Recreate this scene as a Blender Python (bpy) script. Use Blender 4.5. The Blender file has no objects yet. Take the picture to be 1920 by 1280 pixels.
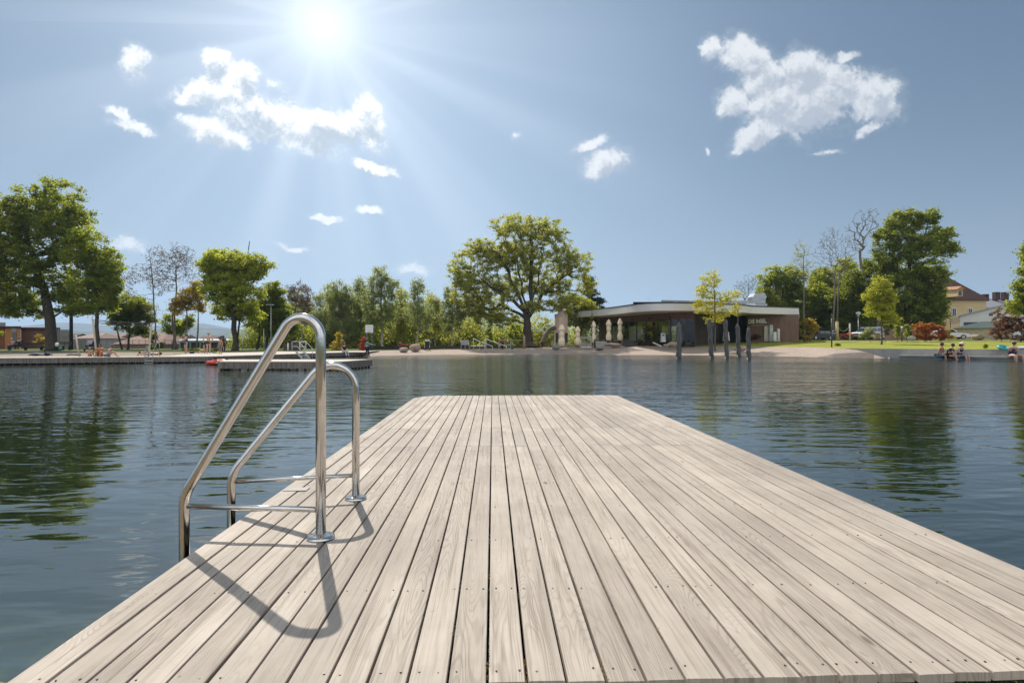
import bpy, bmesh, math, random
import numpy as np
from mathutils import Vector, Matrix

R = math.radians
random.seed(7)
rng = np.random.default_rng(7)
scene = bpy.context.scene
COL = scene.collection

# ------------------------------------------------------------------ camera
F = 1040.0            # focal length in photo pixels (photo is 1920 wide)
HZ = 642.0            # horizon row of the photo
YAW = R(1.98)         # camera turned a little right of the planks
CAM = Vector((0, 0, 1.0))
cd = bpy.data.cameras.new('camera')
cd.sensor_width = 36.0
cd.lens = F * 36.0 / 1920.0
cd.shift_y = (HZ - 640.0) / 1920.0
cd.clip_start = 0.05
cd.clip_end = 20000
cam = bpy.data.objects.new('camera', cd)
cam.location = CAM
cam.rotation_euler = (R(90), 0, -YAW)
COL.objects.link(cam)
scene.camera = cam
RV = Vector((math.cos(YAW), -math.sin(YAW), 0))
FV = Vector((math.sin(YAW), math.cos(YAW), 0))

def G(px, D, z=0.0):
    """world point at photo column px, depth D and height z"""
    p = CAM + FV * D + RV * ((px - 960.0) / F * D)
    return Vector((p.x, p.y, z))

def zof(py, D):
    return 1.0 - (py - HZ) / F * D

def GP(px, py, D):
    return G(px, D, zof(py, D))

def px_of(x, y):
    d = Vector((x, y, 0))
    D = d.dot(FV)
    return (960 + F * d.dot(RV) / D if D > 0.05 else None), D

# ------------------------------------------------------------------ exposure, sun, sky
scene.view_settings.view_transform = 'Standard'
scene.view_settings.look = 'None'
scene.view_settings.exposure = 0.22
scene.view_settings.gamma = 1.0
scene.view_settings.use_curve_mapping = False
scene.cycles.max_bounces = 8
scene.cycles.transparent_max_bounces = 12
scene.cycles.caustics_reflective = False
scene.cycles.caustics_refractive = False
scene.cycles.sample_clamp_indirect = 6.0
scene.cycles.use_denoising = True

SUN_DIR = Vector((-0.346, 0.950, 1.117)).normalized()
SUN_EL = math.asin(SUN_DIR.z)
SUN_AZ = math.atan2(SUN_DIR.x, SUN_DIR.y)
sl = bpy.data.lights.new('sun', 'SUN')
sl.energy = 5.0
sl.angle = R(0.53)
sl.color = (1.0, 0.94, 0.84)
so = bpy.data.objects.new('sun', sl)
so.rotation_euler = SUN_DIR.to_track_quat('Z', 'Y').to_euler()
so.location = (0, 0, 60)
COL.objects.link(so)


class NT:
    def __init__(s, tree):
        s.t = tree; s.n = tree.nodes; s.l = tree.links
    def new(s, kind, **kw):
        n = s.n.new(kind)
        for k, v in kw.items():
            setattr(n, k, v)
        return n
    def put(s, sock, v):
        if isinstance(v, bpy.types.NodeSocket):
            s.l.new(v, sock)
        elif v is not None:
            sock.default_value = v
    def math(s, op, a, b=None, c=None, clamp=False):
        n = s.new('ShaderNodeMath', operation=op, use_clamp=clamp)
        for i, v in enumerate((a, b, c)):
            if v is not None:
                s.put(n.inputs[i], v)
        return n.outputs[0]
    def vec(s, op, a, b=None, scale=None):
        n = s.new('ShaderNodeVectorMath', operation=op)
        s.put(n.inputs[0], a)
        if b is not None:
            s.put(n.inputs[1], b)
        if scale is not None:
            s.put(n.inputs['Scale'], scale)
        return n.outputs['Value'] if op in ('DOT_PRODUCT', 'LENGTH', 'DISTANCE') else n.outputs['Vector']
    def noise(s, vec, scale, detail=2.0, rough=0.5, dist=0.0):
        n = s.new('ShaderNodeTexNoise')
        if vec is not None:
            s.l.new(vec, n.inputs['Vector'])
        n.inputs['Scale'].default_value = scale
        n.inputs['Detail'].default_value = detail
        n.inputs['Roughness'].default_value = rough
        n.inputs['Distortion'].default_value = dist
        return n.outputs['Fac']
    def smooth(s, v, lo, hi, a=0.0, b=1.0):
        n = s.new('ShaderNodeMapRange', interpolation_type='SMOOTHSTEP')
        s.put(n.inputs['Value'], v)
        for k, x in (('From Min', lo), ('From Max', hi), ('To Min', a), ('To Max', b)):
            s.put(n.inputs[k], x)
        return n.outputs['Result']
    def mix(s, f, a, b):
        n = s.new('ShaderNodeMix', data_type='RGBA')
        s.put(n.inputs[0], f)
        s.put(n.inputs[6], a if isinstance(a, bpy.types.NodeSocket) else (*a[:3], 1))
        s.put(n.inputs[7], b if isinstance(b, bpy.types.NodeSocket) else (*b[:3], 1))
        return n.outputs[2]
    def mapping(s, vec, loc=(0, 0, 0), rot=(0, 0, 0), sc=(1, 1, 1), kind='POINT'):
        n = s.new('ShaderNodeMapping', vector_type=kind)
        s.l.new(vec, n.inputs['Vector'])
        n.inputs['Location'].default_value = loc
        n.inputs['Rotation'].default_value = rot
        n.inputs['Scale'].default_value = sc
        return n.outputs[0]


def uv_of(px, py):
    d = G(px, 1.0, zof(py, 1.0)) - CAM
    return d.x / d.y, d.z / d.y

world = bpy.data.worlds.new('World')
scene.world = world
world.use_nodes = True
w = NT(world.node_tree)
w.n.clear()
geo = w.new('ShaderNodeTexCoord')
dirv = geo.outputs['Generated']
sky = w.new('ShaderNodeTexSky', sky_type='NISHITA')
sky.sun_disc = False
sky.sun_elevation = SUN_EL
sky.sun_rotation = SUN_AZ
sky.altitude = 300
sky.air_density = 1.0
sky.dust_density = 1.2
sky.ozone_density = 1.0
SKY_K = 0.031
skyc = w.vec('SCALE', sky.outputs[0], scale=SKY_K)
sep = w.new('ShaderNodeSeparateXYZ')
w.l.new(dirv, sep.inputs[0])
dz = w.math('MAXIMUM', sep.outputs[2], 0.0)
# thin spring haze: paler and greyer towards the horizon
hazef = w.math('POWER', w.math('SUBTRACT', 1.0, dz), 6.0)
hazef = w.math('MULTIPLY', hazef, 0.72)
col = w.mix(0.22, skyc, (0.085, 0.225, 0.41))
col = w.mix(hazef, col, (0.43, 0.54, 0.63))
# bright veil round the sun side of the sky
gd = (GP(605, 50, 1.0) - CAM).normalized()
dt = w.vec('DOT_PRODUCT', dirv, tuple(gd))
dt = w.math('MAXIMUM', dt, 0.0)
g1 = w.math('MULTIPLY', w.math('POWER', dt, 700.0), 0.30)
g2 = w.math('MULTIPLY', w.math('POWER', dt, 95.0), 0.22)
gd2 = (GP(760, 250, 1.0) - CAM).normalized()
dt2 = w.math('MAXIMUM', w.vec('DOT_PRODUCT', dirv, tuple(gd2)), 0.0)
g3 = w.math('ADD', w.math('MULTIPLY', w.math('POWER', dt, 16.0), 0.12), w.math('MULTIPLY', w.math('POWER', dt2, 7.0), 0.20))
glow = w.math('ADD', g1, g2)
# soft beams fanning out from behind the bright veil
yb_ = w.math('MAXIMUM', sep.outputs[1], 0.05)
gu, gv = gd.x / gd.y, gd.z / gd.y
du = w.math('SUBTRACT', w.math('DIVIDE', sep.outputs[0], yb_), gu)
dv = w.math('SUBTRACT', w.math('DIVIDE', sep.outputs[2], yb_), gv)
ang = w.math('ARCTAN2', dv, du)
av = w.new('ShaderNodeCombineXYZ')
w.l.new(ang, av.inputs[0])
beam = w.math('ADD', w.math('MULTIPLY', w.noise(av.outputs[0], 2.6, 1.0, 0.4), 0.75), w.math('MULTIPLY', w.noise(av.outputs[0], 6.0, 1.0, 0.4), 0.25))
beam = w.smooth(beam, 0.42, 0.66)
rad = w.math('SQRT', w.math('ADD', w.math('MULTIPLY', du, du), w.math('MULTIPLY', dv, dv)))
fall = w.math('MULTIPLY', w.smooth(rad, 0.03, 0.16), w.smooth(rad, 0.20, 0.85, 1.0, 0.0))
fall = w.math('MULTIPLY', fall, w.smooth(sep.outputs[1], 0.1, 0.3))
glow = w.math('ADD', glow, w.math('MULTIPLY', w.math('MULTIPLY', beam, fall), 0.12))
gc = w.new('ShaderNodeCombineXYZ')
for i, k in enumerate((1.0, 0.97, 0.90)):
    w.l.new(w.math('ADD', w.math('MULTIPLY', glow, k), w.math('MULTIPLY', g3, (0.80, 1.0, 1.20)[i])), gc.inputs[i])
col = w.vec('ADD', col, gc.outputs[0])
# clouds, laid out by direction in the sky
yy = w.math('MAXIMUM', sep.outputs[1], 0.02)
cuv = w.new('ShaderNodeCombineXYZ')
w.l.new(w.math('DIVIDE', sep.outputs[0], yy), cuv.inputs[0])
w.l.new(w.math('DIVIDE', sep.outputs[2], yy), cuv.inputs[1])
uv = cuv.outputs[0]
wn = w.new('ShaderNodeTexNoise')
w.l.new(uv, wn.inputs['Vector'])
wn.inputs['Scale'].default_value = 14
wn.inputs['Detail'].default_value = 5
wn.inputs['Roughness'].default_value = 0.6
warp = w.vec('SCALE', w.vec('SUBTRACT', wn.outputs['Color'], (0.5, 0.5, 0.5)), scale=0.055)
uvw = w.vec('ADD', uv, warp)
# px, py, rx, ry, tilt(deg, ccw), weakness
CLOUDS = [
 (410, 118, 32, 26, -30, 0), (452, 150, 34, 30, -45, 0), (395, 172, 62, 26, 8, 0), (470, 215, 95, 40, -25, 0), (400, 250, 62, 24, -18, 0), (352, 185, 26, 18, 0, .15),
 (560, 242, 95, 40, -12, 0), (640, 245, 75, 32, 5, 0), (690, 235, 34, 48, 15, 0), (520, 160, 30, 14, -30, .55),
 (1335, 92, 22, 22, 0, .1), (1395, 108, 46, 36, -20, 0), (1440, 150, 50, 40, 0, 0), (1500, 140, 50, 42, 0, 0), (1560, 165, 62, 44, -10, 0),
 (1640, 185, 52, 44, -10, 0), (1490, 200, 100, 48, 0, 0), (1420, 252, 50, 24, 30, .05), (1385, 280, 26, 12, 30, .25), (1590, 110, 30, 12, 10, .4), (1375, 190, 34, 28, 30, .15), (1640, 235, 40, 12, 35, .35),
 (256, 116, 28, 30, -20, .05), (222, 205, 28, 11, -20, .15), (248, 232, 40, 14, -15, .1), (697, 313, 38, 11, -12, .15), (735, 325, 20, 6, -25, .5),
 (1140, 305, 44, 26, 15, .1), (1105, 272, 40, 14, 15, .45), (618, 407, 28, 8, -8, .3), (692, 398, 28, 11, 0, .3), (540, 459, 36, 7, -8, .35), (778, 506, 34, 16, -10, .4),
 (235, 462, 55, 18, -10, .62), (1550, 281, 30, 7, 0, .5), (1330, 285, 8, 10, 0, .5), (968, 256, 12, 6, 0, .6),
]
wlow = w.noise(w.mapping(uv, (3.1, 1.7, 0)), 12, 5.0, 0.55, 0.6)
def cloud_density(off):
    p0 = w.vec('ADD', uv, off) if off else uv
    p1 = w.vec('ADD', uvw, off) if off else uvw
    q = None
    for (cx, cy, rx, ry, tl, wk) in CLOUDS:
        u0, v0 = uv_of(cx, cy)
        m = w.mapping(p1, (u0, v0, 0), (0, 0, R(tl)), (rx * 1.2 / F, ry * 1.2 / F, 1), 'TEXTURE')
        e = w.vec('DOT_PRODUCT', m, m)
        if wk:
            e = w.math('ADD', e, wk)
        q = e if q is None else w.math('SMOOTH_MIN', q, e, 0.25)
    inside = w.math('MAXIMUM', w.math('SUBTRACT', 1.0, q), -1.5)
    n1 = w.noise(p0, 20, 4.0, 0.55, 0.8)
    n2 = w.noise(p0, 70, 7.0, 0.62, 0.7)
    d = w.math('ADD', w.math('MULTIPLY', inside, 1.3), w.math('MULTIPLY', w.math('SUBTRACT', n1, 0.5), 1.9))
    return w.math('ADD', d, w.math('MULTIPLY', w.math('SUBTRACT', n2, 0.5), 1.25)), inside
dens, inside = cloud_density(None)
sdir2 = Vector((gd.x / gd.y, gd.z / gd.y, 0)) + Vector((0.0, 0.35, 0))
dens2, _ = cloud_density((-0.004, 0.016, 0.0))
alpha = w.smooth(dens, -0.18, 0.85)
veil = w.math('MULTIPLY', w.smooth(dens, -0.85, 0.5), 0.16)
alpha = w.math('MAXIMUM', alpha, veil)
infront = w.smooth(sep.outputs[1], 0.03, 0.1)
alpha = w.math('MULTIPLY', alpha, infront)
# sides turned to the light are bright, thick middles and far sides grey
face = w.math('SUBTRACT', dens, dens2)
core = w.math('ADD', w.math('MULTIPLY', dens, 0.50), w.math('MULTIPLY', face, -0.85))
core = w.math('ADD', core, w.math('MULTIPLY', w.math('SUBTRACT', wlow, 0.5), 1.8))
core = w.smooth(core, 0.0, 0.85)
nearsun = w.math('POWER', dt, 10.0)
lit = w.mix(nearsun, (0.72, 0.73, 0.74), (1.12, 1.11, 1.09))
shade = w.mix(nearsun, (0.42, 0.45, 0.51), (0.50, 0.57, 0.64))
cc = w.mix(core, lit, shade)
col = w.mix(w.math('MULTIPLY', alpha, 0.97), col, cc)
# unseen bright cloud added behind the camera as fill for shaded fronts
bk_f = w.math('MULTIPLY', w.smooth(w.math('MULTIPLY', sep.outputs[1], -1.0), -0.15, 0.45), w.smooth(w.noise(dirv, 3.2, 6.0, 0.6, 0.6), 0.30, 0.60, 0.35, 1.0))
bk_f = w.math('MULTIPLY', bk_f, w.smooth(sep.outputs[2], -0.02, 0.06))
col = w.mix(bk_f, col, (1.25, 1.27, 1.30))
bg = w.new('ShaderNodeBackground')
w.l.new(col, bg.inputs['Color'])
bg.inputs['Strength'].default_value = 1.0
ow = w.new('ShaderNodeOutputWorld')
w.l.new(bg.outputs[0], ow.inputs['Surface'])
world.cycles.sampling_method = 'MANUAL'
world.cycles.sample_map_resolution = 512

# ------------------------------------------------------------------ mesh helpers
class MB:
    """collects geometry in world space; build() links it as one mesh object"""
    def __init__(s):
        s.v = []; s.f = []; s.a = []; s.val = 0.0
    def add(s, vs, fs):
        o = len(s.v)
        s.v += [tuple(p) for p in vs]
        for f in fs:
            s.f.append(tuple(i + o for i in f)); s.a.append(s.val)
        return s
    def box(s, c, size, rz=0.0, taper=1.0):
        hx, hy, hz = size[0] / 2, size[1] / 2, size[2] / 2
        ca, sa = math.cos(rz), math.sin(rz)
        vs = []
        for z, k in ((-hz, 1.0), (hz, taper)):
            for x, y in ((-hx, -hy), (hx, -hy), (hx, hy), (-hx, hy)):
                x *= k; y *= k
                vs.append((c[0] + x * ca - y * sa, c[1] + x * sa + y * ca, c[2] + z))
        return s.add(vs, [(3, 2, 1, 0), (4, 5, 6, 7), (0, 1, 5, 4), (1, 2, 6, 5), (2, 3, 7, 6), (3, 0, 4, 7)])
    def bar(s, p, q, wd, ht=None, up=(0, 0, 1)):
        p, q = Vector(p), Vector(q)
        ht = ht or wd
        d = (q - p).normalized()
        u = Vector(up)
        if abs(d.dot(u)) > 0.98:
            u = Vector((0, 1, 0))
        a = d.cross(u).normalized() * wd / 2
        b = a.cross(d).normalized() * ht / 2
        vs = [p - a - b, p + a - b, p + a + b, p - a + b, q - a - b, q + a - b, q + a + b, q - a + b]
        return s.add(vs, [(3, 2, 1, 0), (4, 5, 6, 7), (0, 1, 5, 4), (1, 2, 6, 5), (2, 3, 7, 6), (3, 0, 4, 7)])
    def tube(s, pts, r, n=8, caps=True):
        pts = [Vector(p) for p in pts]
        if not hasattr(r, '__len__'):
            r = [r] * len(pts)
        vs, fs = [], []
        ref = None
        for i, p in enumerate(pts):
            d = (pts[min(i + 1, len(pts) - 1)] - pts[max(i - 1, 0)]).normalized()
            if ref is None:
                ref = Vector((0, 0, 1)) if abs(d.z) < 0.9 else Vector((1, 0, 0))
            a = (ref - d * ref.dot(d)).normalized()
            ref = a
            b = d.cross(a)
            for k in range(n):
                t = 2 * math.pi * k / n
                vs.append(p + (a * math.cos(t) + b * math.sin(t)) * r[i])
        for i in range(len(pts) - 1):
            for k in range(n):
                k2 = (k + 1) % n
                fs.append((i * n + k, i * n + k2, (i + 1) * n + k2, (i + 1) * n + k))
        if caps:
            fs.append(tuple(range(n - 1, -1, -1)))
            fs.append(tuple((len(pts) - 1) * n + k for k in range(n)))
        return s.add(vs, fs)
    def lathe(s, prof, c, n=16):
        """prof: (radius, height) from bottom to top"""
        return s.tube([(c[0], c[1], c[2] + h) for _, h in prof], [max(rr, 1e-4) for rr, _ in prof], n)
    def prism(s, poly, z0, z1):
        n = len(poly)
        vs = [(x, y, z0) for x, y in poly] + [(x, y, z1) for x, y in poly]
        ar = sum(poly[i][0] * poly[(i + 1) % n][1] - poly[(i + 1) % n][0] * poly[i][1] for i in range(n))
        o = list(range(n)) if ar > 0 else list(range(n - 1, -1, -1))
        fs = [tuple(reversed(o)), tuple(i + n for i in o)]
        for k in range(n):
            i, j = o[k], o[(k + 1) % n]
            fs.append((i, j, j + n, i + n))
        return s.add(vs, fs)
    def ell(s, c, r, seg=12, ring=8, jit=0.0, cut=None, seed=0):
        rr = random.Random(seed)
        vs = [(c[0], c[1], c[2] - r[2])]
        for i in range(1, ring):
            ph = -math.pi / 2 + math.pi * i / ring
            for k in range(seg):
                t = 2 * math.pi * k / seg
                j = 1 + rr.uniform(-jit, jit)
                vs.append((c[0] + r[0] * j * math.cos(ph) * math.cos(t), c[1] + r[1] * j * math.cos(ph) * math.sin(t), c[2] + r[2] * j * math.sin(ph)))
        vs.append((c[0], c[1], c[2] + r[2]))
        fs = []
        for k in range(seg):
            fs.append((0, 1 + (k + 1) % seg, 1 + k))
            L = 1 + (ring - 2) * seg
            fs.append((len(vs) - 1, L + k, L + (k + 1) % seg))
        for i in range(ring - 2):
            for k in range(seg):
                a = 1 + i * seg
                fs.append((a + k, a + (k + 1) % seg, a + seg + (k + 1) % seg, a + seg + k))
        return s.add(vs, fs)
    def grid(s, rows):
        n = len(rows[0])
        vs = [p for r_ in rows for p in r_]
        fs = []
        for i in range(len(rows) - 1):
            for k in range(n - 1):
                fs.append((i * n + k, i * n + k + 1, (i + 1) * n + k + 1, (i + 1) * n + k))
        return s.add(vs, fs)
    def build(s, name, mat, parent=None, smooth=False, bevel=0.0, attr=False):
        off = Vector((0, 0, 0))
        if parent is not None:
            off = root_loc(parent)
        me = bpy.data.meshes.new(name)
        me.from_pydata([(p[0] - off.x, p[1] - off.y, p[2] - off.z) for p in s.v], [], s.f)
        if attr:
            a = me.attributes.new('tint', 'FLOAT', 'FACE')
            a.data.foreach_set('value', s.a)
        me.update()
        if bevel > 0:
            bm = bmesh.new(); bm.from_mesh(me)
            bmesh.ops.bevel(bm, geom=bm.edges[:], offset=bevel, segments=2, affect='EDGES', clamp_overlap=True)
            bm.to_mesh(me); bm.free()
        if smooth:
            me.polygons.foreach_set('use_smooth', [True] * len(me.polygons))
        if mat is not None:
            me.materials.append(mat)
        o = bpy.data.objects.new(name, me)
        COL.objects.link(o)
        if parent is not None:
            o.parent = parent
        return o


def root_loc(o):
    while o.parent is not None:
        o = o.parent
    return o.location.copy()

def tag(o, label=None, cat=None, group=None, kind=None):
    if label: o['label'] = label
    if cat: o['category'] = cat
    if group: o['group'] = group
    if kind: o['kind'] = kind
    return o

def thing(name, loc, label, cat, group=None):
    o = bpy.data.objects.new(name, None)
    o.location = loc
    o.empty_display_size = 0.3
    COL.objects.link(o)
    return tag(o, label, cat, group)

def copy_tree(o, parent=None):
    c = o.copy()
    COL.objects.link(c)
    c.parent = parent
    for ch in o.children:
        copy_tree(ch, c)
    return c

# ------------------------------------------------------------------ materials
MATS = {}
def mat(name, color, rough=0.7, metal=0.0, var=0.15, vscale=3.0, spec=0.5, bump=0.0, stretch=(1, 1, 1), c2=None):
    if name in MATS:
        return MATS[name]
    m = bpy.data.materials.new(name)
    m.use_nodes = True
    t = NT(m.node_tree)
    b = t.n['Principled BSDF']
    b.inputs['Roughness'].default_value = rough
    b.inputs['Metallic'].default_value = metal
    b.inputs['Specular IOR Level'].default_value = spec
    tc = t.new('ShaderNodeTexCoord').outputs['Object']
    mp = t.mapping(tc, sc=stretch)
    nz = t.noise(mp, vscale, 5, 0.6)
    lo = c2 if c2 else tuple(c * (1 - var) for c in color)
    hi = tuple(min(c * (1 + var), 0.95) for c in color)
    t.l.new(t.mix(t.smooth(nz, 0.3, 0.7), lo, hi), b.inputs['Base Color'])
    if bump:
        bp = t.new('ShaderNodeBump')
        bp.inputs['Strength'].default_value = 1.0
        bp.inputs['Distance'].default_value = bump
        t.l.new(nz, bp.inputs['Height'])
        t.l.new(bp.outputs[0], b.inputs['Normal'])
    MATS[name] = m
    return m

def leaf_mat(name, dark, light, trans, tfac=0.45):
    m = bpy.data.materials.new(name)
    m.use_nodes = True
    t = NT(m.node_tree)
    t.n.clear()
    at = t.new('ShaderNodeAttribute', attribute_name='tint').outputs['Fac']
    c = t.mix(at, dark, light)
    d = t.new('ShaderNodeBsdfPrincipled')
    d.inputs['Roughness'].default_value = 0.6
    d.inputs['Specular IOR Level'].default_value = 0.35
    t.l.new(c, d.inputs['Base Color'])
    tr = t.new('ShaderNodeBsdfTranslucent')
    t.l.new(t.mix(at, tuple(x * 0.7 for x in trans), trans), tr.inputs['Color'])
    mx = t.new('ShaderNodeMixShader')
    mx.inputs[0].default_value = tfac
    t.l.new(d.outputs[0], mx.inputs[1])
    t.l.new(tr.outputs[0], mx.inputs[2])
    o = t.new('ShaderNodeOutputMaterial')
    t.l.new(mx.outputs[0], o.inputs['Surface'])
    return m

def wood_mat(name, a, b, dark, grain=1.0, rough=0.75, axis='Y'):
    """weathered boards: growth rings drawn along each board, knots, per-board tone from 'tint'"""
    m = bpy.data.materials.new(name)
    m.use_nodes = True
    t = NT(m.node_tree)
    bs = t.n['Principled BSDF']
    bs.inputs['Roughness'].default_value = rough
    bs.inputs['Specular IOR Level'].default_value = 0.3
    tc = t.new('ShaderNodeTexCoord').outputs['Object']
    at = t.new('ShaderNodeAttribute', attribute_name='tint').outputs['Fac']
    off = t.new('ShaderNodeCombineXYZ')
    t.l.new(t.math('MULTIPLY', at, 91.7), off.inputs[0])
    t.l.new(t.math('MULTIPLY', at, 37.3), off.inputs[1])
    t.l.new(t.math('MULTIPLY', at, 53.1), off.inputs[2])
    p = t.vec('ADD', tc, off.outputs[0])
    # knots
    vo = t.new('ShaderNodeTexVoronoi')
    t.l.new(t.mapping(p, sc=(5.5, 1.9, 0.0)), vo.inputs['Vector'])
    vo.inputs['Scale'].default_value = 1.0
    sepc = t.new('ShaderNodeSeparateColor')
    t.l.new(vo.outputs['Color'], sepc.inputs[0])
    pick = t.math('GREATER_THAN', sepc.outputs[0], 0.62)
    kd = t.math('ADD', vo.outputs['Distance'], t.math('MULTIPLY', t.math('SUBTRACT', 1.0, pick), 9.0))
    kinf = t.smooth(kd, 0.0, 0.5, 1.0, 0.0)
    # rings: isolines of a noise stretched along the board, bent round the knots
    ring = t.noise(t.mapping(p, sc=(5.5, 0.42, 1.0)), 1.0, 2.0, 0.45)
    ring = t.math('ADD', ring, t.math('MULTIPLY', kinf, 0.12))
    lin = t.math('SINE', t.math('MULTIPLY', ring, 330.0 * grain))
    lin = t.smooth(lin, 0.25, 1.0)
    amp = t.smooth(t.noise(t.mapping(p, sc=(3, 0.5, 1)), 1.0, 3), 0.35, 0.62)
    fine = t.noise(t.mapping(p, sc=(130, 2.6, 1)), 1.0, 3, 0.6)
    fine2 = t.noise(t.mapping(p, sc=(34, 1.1, 1)), 1.0, 3, 0.6)
    patch = t.noise(t.mapping(p, sc=(2.4, 0.9, 1)), 1.0, 4, 0.6)
    blotch = t.noise(tc, 1.3, 5, 0.65)
    stain = t.smooth(t.noise(tc, 0.85, 6, 0.7, 0.4), 0.55, 0.72)
    base = t.mix(t.smooth(patch, 0.25, 0.75), a, b)
    tone = t.math('ADD', 0.86, t.math('MULTIPLY', t.math('FRACT', t.math('MULTIPLY', at, 13.7)), 0.22))
    base = t.vec('SCALE', base, scale=tone)
    base = t.vec('SCALE', base, scale=t.smooth(blotch, 0.3, 0.72, 0.82, 1.07))
    base = t.mix(t.math('MULTIPLY', stain, 0.22), base, (0.22, 0.19, 0.155))
    base = t.mix(t.math('MULTIPLY', t.math('MULTIPLY', lin, amp), 0.33), base, dark)
    base = t.mix(t.smooth(fine2, 0.50, 0.74, 0.0, 0.52), base, dark)
    base = t.mix(t.smooth(fine, 0.50, 0.78, 0.0, 0.55), base, dark)
    crk = t.noise(t.mapping(p, sc=(60, .8, 1)), 1.0, 2, 0.5)
    base = t.mix(t.smooth(crk, 0.70, 0.76, 0.0, 0.65), base, dark)
    spots = t.noise(p, 38, 3, 0.6)
    base = t.mix(t.smooth(spots, 0.67, 0.76, 0.0, 0.35), base, dark)
    kn = t.smooth(kd, 0.04, 0.10, 0.75, 0.0)
    base = t.mix(kn, base, tuple(x * 0.6 for x in dark))
    t.l.new(base, bs.inputs['Base Color'])
    h = t.math('ADD', t.math('MULTIPLY', t.math('MULTIPLY', lin, amp), -0.5), t.math('MULTIPLY', fine, -0.6))
    h = t.math('ADD', h, t.math('MULTIPLY', fine2, -0.6))
    h = t.math('ADD', h, t.math('MULTIPLY', kn, -0.8))
    bp = t.new('ShaderNodeBump')
    bp.inputs['Strength'].default_value = 0.75
    bp.inputs['Distance'].default_value = 0.0022
    t.l.new(h, bp.inputs['Height'])
    t.l.new(bp.outputs[0], bs.inputs['Normal'])
    return m

def glass_mat(name, tint=(0.03, 0.04, 0.04), through=0.55):
    m = bpy.data.materials.new(name)
    m.use_nodes = True
    t = NT(m.node_tree)
    t.n.clear()
    gl = t.new('ShaderNodeBsdfGlossy'); gl.inputs['Roughness'].default_value = 0.01
    tr = t.new('ShaderNodeBsdfTransparent'); tr.inputs['Color'].default_value = (through, through * 1.02, through, 1)
    fr = t.new('ShaderNodeFresnel'); fr.inputs['IOR'].default_value = 1.6
    mx = t.new('ShaderNodeMixShader')
    t.l.new(t.math('MULTIPLY', fr.outputs[0], 0.75), mx.inputs[0])
    t.l.new(tr.outputs[0], mx.inputs[1]); t.l.new(gl.outputs[0], mx.inputs[2])
    o = t.new('ShaderNodeOutputMaterial'); t.l.new(mx.outputs[0], o.inputs['Surface'])
    return m

M_DECK = wood_mat('weathered_larch', (0.412, 0.355, 0.298), (0.482, 0.422, 0.358), (0.16, 0.125, 0.095))
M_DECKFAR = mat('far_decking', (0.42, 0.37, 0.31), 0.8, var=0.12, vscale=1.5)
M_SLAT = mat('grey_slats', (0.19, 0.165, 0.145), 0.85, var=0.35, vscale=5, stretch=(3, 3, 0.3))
M_PILE = mat('dark_piles', (0.06, 0.045, 0.035), 0.9, var=0.3)
M_DARKWOOD = mat('dark_joists', (0.05, 0.038, 0.03), 0.9)
M_STEEL = mat('polished_steel', (0.63, 0.61, 0.58), 0.13, 1.0, var=0.04, vscale=20)
M_SCREW = mat('screw_steel', (0.10, 0.09, 0.08), 0.4, 0.8)
M_GALV = mat('galvanised_steel', (0.52, 0.52, 0.50), 0.45, 0.6, var=0.1)
M_WHITEPAINT = mat('white_paint', (0.74, 0.74, 0.72), 0.5, var=0.05)
M_BARK = mat('dark_bark', (0.055, 0.045, 0.036), 0.95, var=0.4, vscale=4, bump=0.05, stretch=(3, 3, 0.6))
M_BARK2 = mat('brown_bark', (0.11, 0.085, 0.062), 0.95, var=0.35, vscale=5, bump=0.02, stretch=(3, 3, 0.6))
M_BIRCH = mat('birch_bark', (0.30, 0.28, 0.25), 0.85, var=0.5, vscale=6, stretch=(1, 1, 2))
M_CONC = mat('pale_concrete', (0.34, 0.33, 0.31), 0.85, var=0.14, vscale=1.2)
M_ROCK = mat('boulder_stone', (0.30, 0.235, 0.18), 0.9, var=0.3, vscale=2.5, bump=0.08)
M_BLACK = mat('black_stuff', (0.018, 0.018, 0.02), 0.6)
M_DKGREY = mat('dark_grey_metal', (0.045, 0.047, 0.05), 0.5)
M_RUBBER = mat('tyre_rubber', (0.02, 0.02, 0.02), 0.85)
M_RED = mat('red_cloth', (0.42, 0.035, 0.03), 0.7)

# ================================================================== SETTING
WZ = -0.47            # water level
def PL(pts):
    xs = np.array([p[0] for p in pts], float); ys = np.array([p[1] for p in pts], float)
    return lambda x: float(np.interp(x, xs, ys))

# right-hand concrete wall, straight in plan
WA, WB = G(1690, 51.5), G(1960, 43.6)
def wall_D(px):
    k = (px - 960) / F
    d = FV + RV * k
    e = WB - WA
    # CAM + d*D = WA + e*t
    det = d.x * (-e.y) - (-e.x) * d.y
    bx, by = WA.x, WA.y
    return (bx * (-e.y) - (-e.x) * by) / det

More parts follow.
